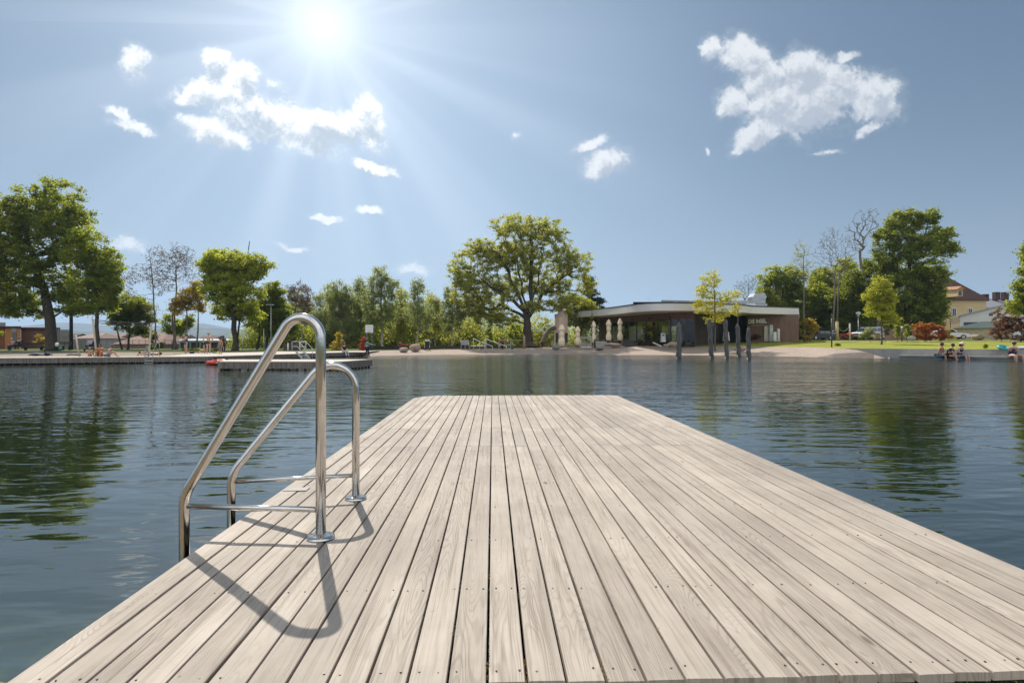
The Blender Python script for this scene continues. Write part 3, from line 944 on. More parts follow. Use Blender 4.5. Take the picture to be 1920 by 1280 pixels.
def tree(name, label, px, D, lobes, lm, ncl, nlf, ls, tr, cat='tree', group=None, by=None, bark=None, seed=0, top=None, lean=0.0,
         trunk_px=None, sig=.55, droop=0.0, shell=2.4, bare=False, zb=None, deep=.85, limbs=(), follow=.8, up=.25, twig=.018, extra_trunks=(), flat=.25):
    """lobes: (px, py, rx, ry) of the crown's masses as seen in the photo, at depth D"""
    rg = np.random.default_rng(seed + 100)
    z0 = land(px, D) if by is None else zof(by, D)
    base = G(px, D, z0 - .05)
    s = D / F
    nlf = int(nlf * 1.55) if nlf > 6 else nlf
    rho = sig * ls * (4.0 if tr > .05 else 2.6)
    if nlf > 6 and tr > .05: ncl = int(ncl * 2.1)
    ls *= .95
    root = thing(name, base, label, cat, group)
    B = np.array(base)
    L = []
    for (cx, cy, rx, ry) in lobes:
        c = B + RVn * ((cx - px) * s) + np.array([0, 0, zof(cy, D) - B[2]]) + FVn * rg.uniform(-.35, .35) * rx * s
        sh = lambda r_: max(r_ - .38 * rho, .5 * r_)
        L.append((c, sh(rx * s), sh(ry * s), sh(deep * (rx + ry) * .5 * s)))
    w_ = np.array([l[1] * l[2] for l in L]); w_ /= w_.sum()
    pts = []
    for i in rg.choice(len(L), ncl, p=w_):
        c, rx, ry, rd = L[i]
        d = rg.normal(size=3); d /= np.linalg.norm(d)
        r = rg.random() ** (1 / shell)
        pts.append(c + (RVn * d[0] * rx + FVn * d[1] * rd + np.array([0, 0, 1]) * d[2] * ry) * r)
    pts = np.array(pts)
    pts = pts[pts[:, 2] > B[2] + (.25 if tr > .05 else .03)]
    # trunk
    zt = np.quantile(pts[:, 2], .62) if top is None else zof(top, D)
    tp = []
    NTk = 7
    cxm = (pts[:, :2].mean(0) - B[:2])
    for k in range(NTk + 1):
        f = k / NTk
        q_ = B + np.array([0, 0, (zt - B[2]) * f])
        q_[:2] += cxm * (f ** 1.8) * follow + RVn[:2] * lean * f * s + rg.normal(size=2) * min(tr * .35, .10) * (f > 0) * (1 if k < NTk else .5)
        tp.append(q_)
    tb = MB()
    nodes = [np.array(p) for p in tp]; par = [-1] + list(range(NTk)); istr = [True] * (NTk + 1)
    load = [0.0] * (NTk + 1)
    zc = zt - B[2]
    lowest = np.quantile(pts[:, 2], .08)
    ok0 = [i for i in range(NTk + 1) if tp[i][2] > B[2] + (lowest - B[2]) * .45]
    depthl = [0.0 if i in ok0 else 1e6 for i in range(NTk + 1)]
    ref = tp[min(NTk, max(ok0[0], NTk // 2))]
    for lb in limbs:
        prev = int(np.argmin([abs(p_[2] - zof(lb[0][1], D)) for p_ in tp]))
        yo = rg.uniform(-1, 1) * 3.0
        for q2 in range(len(lb) - 1):
            (xa, ya), (xb, yb_) = lb[q2], lb[q2 + 1]
            for f in (.34, .67, 1.0):
                k_ = (q2 + f) / (len(lb) - 1)
                p_ = np.array(GP(xa + (xb - xa) * f, ya + (yb_ - ya) * f, D)) + FVn * yo * k_ + rg.normal(size=3) * tr * .25
                nodes.append(p_); par.append(prev); istr.append(False); load.append(0.0)
                depthl.append((depthl[prev] if depthl[prev] < 1e5 else 0) + np.linalg.norm(p_ - nodes[prev]) * .6)
                prev = len(nodes) - 1
    order = np.argsort(np.linalg.norm((pts - ref) * np.array([1, 1, .8]), axis=1))
    for idx in order:
        p = pts[idx]
        A = np.array(nodes)
        v = p - A
        dist = np.linalg.norm(v, axis=1)
        cost = dist + np.array(depthl) * .30 + np.maximum(0, A[:, 2] - p[2]) * (1.3 - droop)
        j = int(np.argmin(cost))
        d = p - nodes[j]; ln = np.linalg.norm(d)
        nseg = 3 if ln > 1.2 * s * 12 else 2
        prev = j
        side = rg.normal(size=3) * ln * (.05 if name == 'bare_tree' else .10)
        for k in range(1, nseg + 1):
            f = k / nseg
            q_ = nodes[j] + d * f + side * math.sin(math.pi * f) + np.array([0, 0, ln * (-.18 + up * .5)]) * math.sin(math.pi * f)
            nodes.append(q_); par.append(prev); istr.append(False); load.append(0.0)
            depthl.append(depthl[prev] + ln / nseg)
            prev = len(nodes) - 1
        load[prev] += 1
    for i in range(len(nodes) - 1, 0, -1):
        load[par[i]] += load[i]
    tot = max(load[0], 1)
    rad = [max(twig, tr * .80 * (l / tot) ** .52) for l in load]
    bk = bark or (M_GREYBARK if name in ('bare_tree', 'sparse_tree') else M_BARK)
    tr_r = []
    for k in range(NTk + 1):
        f = k / NTk
        r = tr * (1.0 - .55 * f) * (1.45 if k == 0 else 1.0)
        tr_r.append(max(twig * 1.5, min(r, max(rad[k] * 1.25, tr * .18)) if k > NTk * .4 else r))
    # finer trunk with root flare
    fine = [tp[0], tp[0] + (tp[1] - tp[0]) * .18] + tp[1:]
    fr_r = [tr_r[0], tr * 1.12] + tr_r[1:]
    tb.tube(fine, fr_r, 12)
    for (tpx, tby, ttx, tty, r_) in extra_trunks:
        a, b_ = G(tpx, D, z0 - .05), GP(ttx, tty, D)
        mid = (a + b_) / 2 + Vector(RV) * rg.normal() * r_ * 1.5
        tb.tube([a, mid, b_], [r_ * 1.2, r_, r_ * .45], 8)
    for i in range(NTk + 1, len(nodes)):
        j = par[i]
        if load[i] <= 0: continue
        r0 = min(rad[j], rad[i] * 1.6 + .01)
        tb.tube([nodes[j], nodes[i]], [r0, rad[i]], 6 if rad[i] > .06 else 4, caps=False)
    tb.build('trunk', bk, root, smooth=True)
    if nlf > 0:
        n = len(pts)
        C = np.repeat(pts, nlf, 0)
        dsp = rg.normal(size=C.shape)
        dsp /= np.linalg.norm(dsp, axis=1)[:, None]
        dsp *= (rg.random(len(C)) ** .62 * rho * 1.1 * np.where(rg.random(len(C)) < .16, 1.7, 1.0))[:, None]
        csz = np.repeat(rg.uniform(.65, 1.2, n), nlf)[:, None]
        dsp *= csz * np.array([1, 1, .60 + .5 * droop])
        if droop:
            dsp[:, 2] -= np.abs(rg.normal(size=len(C))) * rho * droop * .55
        C = C + dsp
        ct = rg.uniform(.15, .85, n)
        tint = np.repeat(ct, nlf) + rg.normal(size=len(C)) * .22
        kp = C[:, 2] > B[2] + (.15 if tr > .05 else .04)
        leaf_mesh('crown', C[kp], tint[kp], ls, LM[lm], root, rg, flat)
    return root

def shrub(name, label, px, D, lobes, lm, ncl, nlf, ls, cat='shrub', group=None, seed=0, by=None, **k):
    return tree(name, label, px, D, lobes, lm, ncl, nlf, ls, .03, cat, group, by=by, bark=M_BARK2, seed=seed, twig=.006, **k)

# --- left shore
tree('broadleaf_tree', 'huge dark green tree with a thick trunk behind the long bench at the far left', 98, 65,
     [(75, 385, 78, 62), (10, 420, 60, 70), (-60, 450, 60, 90), (115, 440, 55, 55), (40, 500, 75, 60), (-30, 545, 80, 50), (95, 520, 45, 50), (45, 575, 60, 28), (125, 560, 38, 38), (140, 410, 30, 25)],
     'dark', 430, 58, .32, .60, seed=1, top=450, limbs=(((98, 560), (88, 500), (82, 430), (88, 365)), ((98, 580), (65, 520), (30, 450), (20, 400)), ((98, 560), (125, 510), (138, 450)), ((98, 590), (40, 560), (-20, 530)), ((98, 590), (125, 575))))
tree('broadleaf_tree', 'bright green round tree leaning out beside the huge dark tree, over the volleyball net', 181, 64,
     [(165, 465, 42, 45), (195, 500, 38, 45), (170, 535, 48, 42), (212, 540, 20, 35), (150, 575, 35, 20), (195, 575, 25, 18)], 'mid', 190, 52, .28, .24, seed=2, top=500, bark=M_BARK)
tree('broadleaf_tree', 'small dark round tree behind the volleyball net with a leaning trunk', 240, 74,
     [(245, 580, 38, 32), (270, 590, 26, 30), (225, 600, 25, 22), (260, 620, 30, 14)], 'dark', 120, 46, .27, .15, seed=3, top=590, extra_trunks=((229, 655, 216, 600, .10),))
tree('sparse_tree', 'thin tall tree with a sparse crown directly right of the small dark tree', 292, 72,
     [(292, 480, 26, 26), (270, 510, 30, 22), (297, 530, 22, 30), (245, 530, 18, 30), (285, 580, 15, 25)], 'brown', 300, 6, .19, .10, seed=4, top=470, twig=.012)
tree('sparse_tree', 'airy forked tree with few brownish leaves left of the orange leaved tree', 327, 74,
     [(325, 480, 30, 28), (345, 505, 28, 32), (315, 520, 24, 34), (350, 480, 20, 20)], 'brown', 420, 6, .18, .14, seed=5, top=500, extra_trunks=((332, 655, 322, 570, .12),))
tree('sparse_tree', 'small tree with orange and green leaves behind the bathers', 347, 73,
     [(350, 560, 24, 24), (372, 545, 16, 20), (335, 575, 18, 20), (378, 570, 12, 18)], 'orange', 80, 34, .23, .12, seed=6, top=570, extra_trunks=((368, 655, 372, 580, .10),))
tree('broadleaf_tree', 'small fresh green tree low behind the girl in the blue swimsuit', 324, 78, [(318, 610, 18, 22), (338, 618, 14, 18), (352, 600, 14, 20)], 'mid', 50, 44, .24, .10, seed=7, top=610)
tree('broadleaf_tree', 'large yellow green tree with a ragged flat top behind the long deck', 441, 69,
     [(405, 490, 36, 30), (440, 500, 38, 34), (475, 500, 34, 30), (500, 497, 20, 10), (420, 540, 45, 32), (460, 550, 42, 36), (395, 505, 22, 36), (425, 580, 34, 26), (470, 590, 30, 24)],
     'bright', 260, 54, .28, .36, seed=8, top=520, limbs=(((441, 600), (415, 540), (400, 490)), ((441, 600), (445, 540), (448, 490)), ((441, 600), (470, 545), (490, 500))), extra_trunks=((443, 655, 468, 452, .10),))
tree('broadleaf_tree', 'dark green tree touching the right side of the large yellow green tree', 500, 77,
     [(512, 550, 24, 26), (495, 580, 32, 30), (525, 585, 22, 32), (505, 615, 36, 22), (540, 612, 22, 24)], 'dark', 150, 50, .29, .20, seed=9, top=570, extra_trunks=((482, 655, 486, 600, .14),))
tree('birch', 'thin birch with brownish spring leaves behind the pool stairs', 566, 88, [(560, 555, 22, 34), (575, 575, 20, 40), (545, 560, 14, 30)], 'brown', 90, 22, .22, .10, seed=10, bark=M_BIRCH, top=520, droop=.5, group='row of birches behind the beach')
tree('birch', 'pale thin birch between the brownish birch and the full drooping birch', 600, 92, [(598, 575, 18, 34), (605, 600, 20, 28)], 'birch', 70, 26, .22, .09, seed=11, bark=M_BIRCH, top=540, droop=.6, group='row of birches behind the beach')
tree('birch', 'full drooping birch behind the orange brown cone shaped shrub', 640, 88, [(632, 550, 22, 28), (648, 565, 26, 36), (622, 590, 22, 36), (655, 605, 20, 32)], 'birch', 150, 40, .24, .16, seed=12, bark=M_BIRCH, top=530, droop=.8, group='row of birches behind the beach')
tree('birch', 'tallest birch of the row, above the basketball board', 716, 86, [(712, 522, 22, 26), (732, 540, 20, 26), (700, 560, 24, 34), (725, 585, 26, 40), (695, 600, 18, 30)], 'birch', 160, 38, .24, .17, seed=13, bark=M_BIRCH, top=510, droop=.7, group='row of birches behind the beach')
tree('birch', 'sparse see through birch behind the two boulders', 783, 86, [(783, 545, 16, 28), (775, 580, 24, 34), (800, 590, 18, 30)], 'birch', 105, 26, .22, .13, seed=14, bark=M_BIRCH, top=530, droop=.7, group='row of birches behind the beach')
tree('birch', 'slender birch at the left edge of the great central tree', 848, 86, [(845, 555, 16, 26), (838, 590, 18, 36), (862, 590, 14, 36)], 'birch', 100, 34, .22, .12, seed=15, bark=M_BIRCH, top=530, droop=.7, group='row of birches behind the beach')
BG = 'row of birches behind the beach'
tree('birch', 'airy birch squeezed between the pale thin one and the full drooping one', 617, 95, [(616, 560, 16, 30), (620, 590, 18, 34), (610, 612, 16, 26)], 'birch', 90, 30, .23, .11, seed=81, bark=M_BIRCH, top=535, droop=.7, group=BG)
tree('birch', 'leafy birch between the full drooping one and the tallest one', 677, 93, [(676, 548, 18, 30), (682, 578, 22, 34), (668, 600, 20, 30)], 'birch', 120, 34, .24, .13, seed=82, bark=M_BIRCH, top=525, droop=.7, group=BG)
tree('birch', 'yellowish birch directly right of the tallest one', 752, 92, [(751, 560, 16, 28), (756, 590, 20, 32), (746, 608, 18, 26)], 'olive', 100, 30, .23, .12, seed=83, bark=M_BIRCH, top=540, droop=.7, group=BG)
tree('birch', 'low loose birch between the see through one and the slender one', 816, 92, [(815, 575, 16, 26), (820, 600, 20, 30)], 'olive', 90, 30, .23, .11, seed=84, bark=M_BIRCH, top=555, droop=.7, group=BG)
# --- centre
tree('great_tree', 'great spreading pale green tree with a short thick trunk, middle of the far shore', 991, 84,
     [(960, 430, 48, 30), (1005, 425, 45, 28), (1040, 435, 32, 30), (900, 470, 42, 32), (860, 505, 24, 38), (935, 480, 45, 36), (1000, 480, 60, 40), (1060, 480, 28, 36), (1090, 500, 34, 30), (1100, 535, 24, 22),
      (890, 530, 46, 40), (940, 545, 40, 34), (905, 580, 48, 30), (1030, 545, 45, 28), (1060, 565, 40, 18), (950, 600, 24, 18), (985, 525, 50, 32), (925, 592, 52, 22), (880, 562, 40, 30), (1012, 575, 42, 16), (1048, 520, 36, 32), (965, 470, 40, 30)],
     'olive', 1000, 40, .235, .80, seed=16, top=575, follow=.12, shell=2.2, up=.3, twig=.022, limbs=(((991, 595), (968, 540), (945, 490), (915, 462)), ((991, 590), (980, 530), (968, 470), (962, 428)), ((991, 585), (1008, 530), (1016, 470), (1030, 425)), ((991, 592), (1018, 555), (1050, 525), (1088, 500)), ((991, 590), (955, 555), (905, 530), (868, 510)), ((991, 580), (998, 520), (995, 450)), ((991, 595), (945, 575), (905, 580))))
tree('broadleaf_tree', 'bright yellow green tree between the wooden play tower and the pavilion roof', 1093, 92, [(1075, 565, 30, 22), (1098, 578, 24, 18), (1062, 595, 26, 22), (1108, 598, 18, 16), (1085, 610, 30, 18)], 'lime', 130, 42, .28, .26, seed=17, top=585, bark=M_BARK)
tree('pine_tree', 'dark blue green pine behind the left end of the pavilion roof', 1110, 112, [(1104, 528, 12, 12), (1108, 548, 18, 9), (1114, 565, 22, 8), (1110, 580, 26, 8)], 'pine', 90, 60, .30, .2, seed=18, top=520, flat=0.0)
tree('yellow_tree', 'young tree with loose yellow leaves on the lawn in front of the pavilion', 1341, 69,
     [(1335, 522, 24, 18), (1328, 545, 26, 18), (1345, 560, 24, 18), (1372, 555, 18, 16), (1322, 578, 22, 16), (1352, 588, 26, 12), (1338, 600, 26, 10), (1378, 580, 12, 16), (1308, 568, 12, 12)], 'yellow', 150, 15, .20, .10, seed=19, top=520, bark=M_BARK2)
tree('bare_tree', 'leafless twiggy tree rising behind the pavilion roof ducts', 1401, 112, [(1400, 535, 24, 22), (1412, 528, 18, 18), (1388, 548, 16, 18)], 'twig', 260, 1, .12, .13, seed=20, top=580, twig=.025, up=.5)
# --- right
tree('broadleaf_tree', 'fresh green tree standing behind the right part of the pavilion roof', 1468, 102, [(1450, 520, 28, 24), (1480, 525, 30, 28), (1455, 560, 34, 32), (1495, 560, 28, 34), (1430, 545, 14, 16), (1475, 595, 50, 28)], 'mid', 210, 50, .34, .26, seed=21, top=540)
tree('bare_tree', 'tall sparse spring tree left of the taller leafless one', 1508, 98, [(1505, 470, 18, 24), (1495, 500, 24, 26), (1520, 510, 18, 30)], 'olive', 260, 5, .20, .16, seed=22, top=480, twig=.02, up=.5)
tree('bare_tree', 'tall leafless fan shaped tree right of the sparse spring tree', 1562, 96, [(1560, 447, 26, 26), (1546, 480, 28, 32), (1582, 465, 28, 34), (1570, 510, 32, 32)], 'twig', 420, 3, .15, .18, seed=23, top=500, twig=.022, up=.6, extra_trunks=((1570, 640, 1575, 490, .12),))
tree('bare_tree', 'gnarled dead branch tree leaning at the left flank of the giant dark tree', 1650, 94, [(1625, 415, 26, 26), (1602, 425, 18, 16), (1640, 400, 16, 16), (1612, 455, 22, 22)], 'twig', 190, 1, .14, .26, seed=24, top=500, lean=-8, twig=.03)
tree('broadleaf_tree', 'giant dark green tree, tallest on the right, left of the yellow house', 1700, 93,
     [(1700, 415, 32, 28), (1670, 440, 32, 32), (1735, 410, 26, 22), (1755, 450, 32, 34), (1705, 465, 46, 40), (1655, 490, 30, 34), (1785, 468, 26, 16), (1700, 520, 60, 40), (1750, 515, 36, 30), (1660, 545, 40, 40), (1715, 575, 50, 36), (1745, 600, 28, 30), (1752, 558, 28, 30), (1757, 590, 22, 30)],
     'dark', 500, 52, .34, .5, seed=25, top=470, extra_trunks=((1716, 640, 1712, 500, .35),), limbs=(((1700, 530), (1735, 490), (1785, 466)), ((1700, 500), (1705, 450), (1700, 410)), ((1700, 520), (1672, 480), (1668, 440)), ((1700, 500), (1728, 450), (1740, 410))))
tree('broadleaf_tree', 'medium dark tree filling the gap left of the giant dark tree', 1605, 97, [(1600, 530, 28, 28), (1580, 565, 28, 30), (1615, 570, 32, 36), (1590, 605, 40, 24), (1625, 505, 16, 20)], 'dark', 200, 48, .34, .26, seed=26, top=540)
tree('broadleaf_tree', 'dense dark tree directly behind the right end of the pavilion', 1530, 103, [(1535, 560, 32, 30), (1515, 595, 34, 30), (1555, 595, 30, 34), (1540, 530, 18, 20)], 'mid', 190, 50, .34, .24, seed=27, top=560)
tree('broadleaf_tree', 'loose green tree between the fresh green tree and the leafless fan shaped tree', 1545, 106, [(1540, 525, 28, 26), (1530, 555, 32, 28), (1560, 550, 28, 32), (1550, 585, 40, 26)], 'mid', 170, 46, .34, .22, seed=85, top=545)
tree('broadleaf_tree', 'yellowish green tree right behind the leafless fan shaped tree', 1588, 108, [(1585, 505, 24, 24), (1600, 535, 28, 30), (1575, 545, 26, 30), (1590, 580, 36, 28)], 'bright', 160, 46, .34, .22, seed=86, top=530)
tree('lime_tree', 'young lime green tree on the lawn above the concrete wall', 1653, 66, [(1652, 535, 20, 18), (1640, 555, 22, 18), (1665, 558, 18, 20), (1650, 580, 30, 18), (1635, 588, 18, 8), (1668, 598, 22, 14), (1660, 570, 22, 24)], 'lime', 150, 36, .20, .10, seed=28, top=540, bark=M_BARK2)
tree('broadleaf_tree', 'green tree cut by the right picture edge above the reddish shrubs', 1948, 68, [(1935, 500, 24, 28), (1918, 540, 18, 26), (1940, 560, 30, 36), (1908, 575, 18, 18), (1960, 480, 40, 40)], 'mid', 150, 48, .27, .3, seed=29, top=500)

# --- shrubs
SG = 'shrubs along the far shore'
shrub('shrub', 'orange brown cone shaped shrub behind the deck', 633, 71, [(634, 628, 9, 7), (633, 640, 15, 10), (632, 650, 17, 8), (633, 655, 15, 4)], 'orange', 70, 30, .16, seed=40, by=657.5)
shrub('shrub', 'bright red narrow shrub beside the basketball stand', 681, 69, [(682, 637, 6, 7), (680, 649, 9, 9), (680, 655, 8, 4)], 'crimson', 45, 30, .14, seed=41, by=658)
shrub('conifer', 'bright green pointed conifer behind the beach handrails', 917, 88, [(918, 612, 5, 8), (916, 626, 10, 10), (916, 641, 14, 11)], 'bright', 80, 40, .20, seed=42, cat='conifer')
shrub('shrub', 'round green shrub left of the great tree trunk', 968, 92, [(966, 620, 20, 16), (975, 636, 20, 14)], 'mid', 90, 40, .22, seed=43)
shrub('shrub', 'yellow shrub right of the great tree trunk', 1022, 94, [(1020, 612, 18, 20), (1012, 636, 16, 14), (1035, 630, 14, 18)], 'lime', 100, 34, .20, seed=44)
shrub('shrub', 'pinkish orange dome shaped shrub in front of the pavilion glass', 1213, 78.5, [(1212, 617, 8, 7), (1213, 630, 14, 9), (1210, 643, 20, 9), (1211, 649, 17, 5)], 'brown', 90, 30, .17, seed=45)
shrub('shrub', 'small yellow twig of leaves at the side of the pinkish shrub', 1222, 78, [(1221, 627, 5, 7)], 'yellow', 16, 24, .14, seed=46)
shrub('shrub', 'small white flowering shrub between the second and third parasol', 1100, 80, [(1098, 622, 6, 7), (1096, 634, 9, 9), (1104, 640, 6, 6)], 'birch', 40, 26, .15, seed=47)
shrub('shrub', 'yellow green loose shrub beside the sign wall', 1490, 83, [(1488, 607, 14, 9), (1478, 609, 12, 4), (1494, 620, 13, 10), (1490, 630, 8, 8)], 'lime', 60, 34, .20, seed=48)
shrub('shrub', 'reddish bushy shrub right of the yellow green one by the sign wall', 1518, 82, [(1514, 602, 12, 7), (1519, 614, 15, 12), (1512, 629, 14, 10), (1514, 635, 12, 5)], 'orange', 80, 34, .20, seed=49)
shrub('shrub', 'low dark green shrub at the foot of the sign wall', 1478, 83.5, [(1478, 631, 7, 8)], 'dark', 24, 40, .18, seed=50)
shrub('shrub', 'low maroon shrub below the sign lettering', 1418, 83, [(1418, 630, 10, 8), (1411, 634, 6, 4)], 'maroon', 36, 24, .17, seed=51)
shrub('shrub', 'low maroon shrub in front of the beige panel', 1437, 83, [(1437, 628, 8, 9)], 'maroon', 30, 24, .17, seed=52)
shrub('shrub', 'tiny yellow shrub on the path edge under the reddish shrub', 1491, 80, [(1491, 637, 3, 4)], 'lime', 8, 24, .12, seed=53)
shrub('shrub', 'large flaming red orange shrub behind the three seated bathers', 1736, 75, [(1728, 612, 18, 10), (1738, 622, 26, 14), (1748, 612, 10, 8), (1736, 634, 22, 5), (1722, 632, 10, 6)], 'red', 130, 34, .19, seed=54)
shrub('shrub', 'smaller red shrub touching the right of the flaming red one', 1764, 74.5, [(1762, 617, 9, 10), (1768, 628, 14, 10), (1766, 634, 14, 5)], 'red', 60, 32, .18, seed=55)
shrub('shrub', 'thin orange shrub between the red shrub and the white car', 1779, 73.5, [(1779, 623, 6, 10), (1783, 632, 6, 6)], 'orange', 26, 26, .16, seed=56)
shrub('shrub', 'sparse reddish brown shrub right of the grey boulder', 1878, 72, [(1872, 595, 16, 18), (1885, 615, 18, 18), (1865, 622, 12, 12), (1876, 633, 18, 6)], 'maroon', 110, 24, .20, seed=57)
shrub('shrub', 'big dense reddish brown shrub at the right edge', 1915, 70, [(1912, 585, 22, 22), (1905, 612, 26, 22), (1935, 600, 30, 40), (1908, 634, 26, 7)], 'maroon', 190, 32, .21, seed=58)
shrub('shrub', 'small green shrub on the lawn by the thin lamp post', 1573, 63, [(1572, 646, 7, 4)], 'mid', 18, 28, .12, seed=59)
shrub('shrub', 'tiny green shrub on the lawn right of the three bathers', 1848, 50, [(1848, 649, 4, 5)], 'mid', 12, 22, .10, seed=60)
shrub('shrub', 'pale green shrub in front of the silver van', 1632, 76, [(1630, 621, 12, 8), (1626, 628, 14, 6)], 'birch', 50, 34, .18, seed=61)
shrub('shrub', 'brownish thin shrub behind the lime tree trunk', 1660, 75, [(1660, 622, 7, 10)], 'brown', 24, 20, .16, seed=62)
shrub('columnar_shrub', 'narrow upright green shrub right of the short lamp', 1702, 76, [(1701, 612, 5, 7), (1702, 625, 6, 9)], 'mid', 30, 40, .17, seed=63)
shrub('columnar_shrub', 'narrow upright green shrub left of the short lamp', 1683, 76, [(1682, 614, 6, 8), (1683, 626, 5, 8)], 'mid', 30, 40, .17, seed=64)
shrub('shrub', 'low rounded shrub on the terrace right of the first pile', 1262, 75, [(1262, 643, 3, 4)], 'mid', 10, 26, .12, seed=65)
shrub('shrub', 'low green shrub on the lawn tip near the tall piles', 1290, 74, [(1290, 644, 3.5, 4)], 'mid', 12, 26, .12, seed=66)
shrub('shrub', 'orange leaved thin sapling in front of the brown timber wall', 80, 72, [(78, 634, 7, 12), (86, 640, 6, 10), (66, 640, 6, 6)], 'orange', 34, 22, .17, seed=67)
shrub('shrub', 'bright green low branch at the left edge by the orange kiosk', -6, 70, [(-2, 622, 9, 8), (-14, 630, 12, 10)], 'lime', 30, 30, .18, seed=68)
shrub('hedge', 'low clipped green hedge behind the girl in the blue swimsuit', 380, 66, [(350, 655, 10, 3), (368, 655, 12, 3), (388, 655, 12, 3), (408, 655, 10, 3)], 'bright', 80, 30, .12, seed=69, cat='hedge')
shrub('shrub', 'green bush at the foot of the thin tall tree', 300, 75, [(298, 647, 10, 7), (283, 650, 9, 5)], 'mid', 40, 34, .17, seed=70)
shrub('shrub', 'brown bush behind the right volleyball post', 289, 77, [(288, 632, 9, 16)], 'brown', 36, 26, .18, seed=71)
shrub('sapling', 'slim sapling with orange leaves beside the third parasol', 1111, 79, [(1111, 594, 4, 8), (1109, 603, 5, 5)], 'orange', 14, 16, .14, seed=72)

# dense growth behind the beach: reads as one mass
rg = np.random.default_rng(55)
segs = [('undergrowth', 'mid', 470, 760, 96, 596, 14, 760), ('undergrowth', 'dark', 520, 870, 104, 582, 18, 1500), ('undergrowth', 'birch', 540, 900, 101, 592, 18, 900), ('undergrowth', 'olive', 560, 900, 100, 604, 13, 620), ('undergrowth', 'lime', 560, 1050, 93, 624, 12, 170), ('undergrowth', 'dark', 430, 1060, 98, 618, 13, 1100),
        ('undergrowth', 'dark', 1440, 1740, 106, 592, 14, 1300), ('undergrowth', 'mid', 1430, 1650, 110, 548, 16, 1500), ('undergrowth', 'mid', 1080, 1450, 108, 606, 8, 620), ('undergrowth', 'olive', 830, 1130, 97, 606, 12, 420), ('undergrowth', 'birch', 600, 1000, 102, 612, 14, 500)]
for nm, lm, xa, xb, D, ytop, wob, ncl in segs:
    ph = rg.uniform(0, 9, 3)
    pxs = rg.uniform(xa, xb, ncl)
    tops = ytop + wob * (np.sin(pxs * .055 + ph[0]) + .7 * np.sin(pxs * .13 + ph[1]) + .5 * np.sin(pxs * .31 + ph[2]))
    hh = rg.random(ncl) ** .8
    C = []
    for p_, ty, h_ in zip(pxs, tops, hh):
        Dd = D + rg.uniform(-3, 3)
        zt_ = zof(ty, D); zg = land(p_, Dd)
        C.append(np.array(G(p_, Dd, zg + (zt_ - zg) * h_)))
    C = np.array(C)
    nl = 34
    P = np.repeat(C, nl, 0) + rg.normal(size=(ncl * nl, 3)) * np.array([.55, .55, .5])
    tint = np.repeat(rg.uniform(.1, .9, ncl), nl) + rg.normal(size=ncl * nl) * .2
    o = leaf_mesh(nm, P, tint, .30, LM[lm], None, rg, .25)
    tag(o, kind='stuff')

# blades of grass at the foot of the jetty
gb = MB()
rr = random.Random(8)
for i in range(700):
    x = rr.uniform(-1.4, 2.9); y = rr.uniform(1.50, 1.625)
    hgt = rr.uniform(.03, .185)
    z0 = near_H(y) - .01
    a = rr.uniform(0, 6.28); lx, ly = rr.uniform(-.04, .04), rr.uniform(-.02, .05)
    w2 = rr.uniform(.0015, .003)
    gb.val = rr.random()
    gb.add([(x - w2 * math.cos(a), y - w2 * math.sin(a), z0), (x + w2 * math.cos(a), y + w2 * math.sin(a), z0), (x + lx * .5 + w2 * .6, y + ly * .5, z0 + hgt * .7), (x + lx, y + ly, z0 + hgt)], [(0, 1, 2, 3)])
tag(gb.build('grass_blades', LM['lime'], attr=True), kind='stuff')

# ================================================================== PAVILION
M_FASCIA = mat('white_render', (.66, .65, .63), .8, var=.03, vscale=.8)
M_SOFFIT = mat('soffit_boards', (.68, .59, .47), .8, var=.06, vscale=1.0)
M_ROOFEDGE = mat('dark_roof_edge', (.05, .052, .055), .6)
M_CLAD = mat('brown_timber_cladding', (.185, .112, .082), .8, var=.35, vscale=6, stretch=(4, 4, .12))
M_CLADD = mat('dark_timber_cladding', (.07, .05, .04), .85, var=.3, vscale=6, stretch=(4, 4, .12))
M_GLASS = glass_mat('window_glass', through=.62)
M_DKGLASS = mat('dark_glass', (.02, .025, .03), .05, spec=.8, var=.05)
M_DUCT = mat('shiny_sheet_metal', (.42, .43, .45), .35, .9, var=.12, vscale=2)
M_LETTER = mat('white_letters', (.92, .91, .90), .5, var=.02)
ZB, ZT = 5.15, 6.08
pv = thing('pavilion', G(1280, 84, .6), 'low lakeside pavilion with a curved white roof edge, dark glazing and timber walls', 'building')
front = [(1077.5, 95.5), (1077, 93.5), (1080, 92), (1090, 90), (1110, 87.2), (1134, 84), (1158, 80.3), (1178, 77), (1190, 75.3), (1204, 73.8), (1222, 72.6), (1245, 72.0), (1275, 72.0), (1302, 72.4), (1345, 74), (1385, 76), (1402, 77.4), (1412, 78.8), (1440, 80), (1497.5, 82.4)]
back = [(1499, 101), (1300, 104), (1120, 106), (1085, 100)]
def spline(pts, n=6):
    out = []
    for i in range(len(pts) - 1):
        p0, p1, p2, p3 = pts[max(i - 1, 0)], pts[i], pts[i + 1], pts[min(i + 2, len(pts) - 1)]
        for k in range(n):
            t_ = k / n
            out.append(tuple(.5 * (2 * b_ + (c_ - a_) * t_ + (2 * a_ - 5 * b_ + 4 * c_ - d_) * t_ ** 2 + (3 * b_ - a_ - 3 * c_ + d_) * t_ ** 3) for a_, b_, c_, d_ in zip(p0, p1, p2, p3)))
    return out + [pts[-1]]
poly = spline([xy(*p) for p in front]) + [xy(*p) for p in back]
mb = MB(); mb.prism(poly, ZB, ZT); mb.build('fascia', M_FASCIA, pv)
cx_ = sum(p[0] for p in poly) / len(poly); cy_ = sum(p[1] for p in poly) / len(poly)
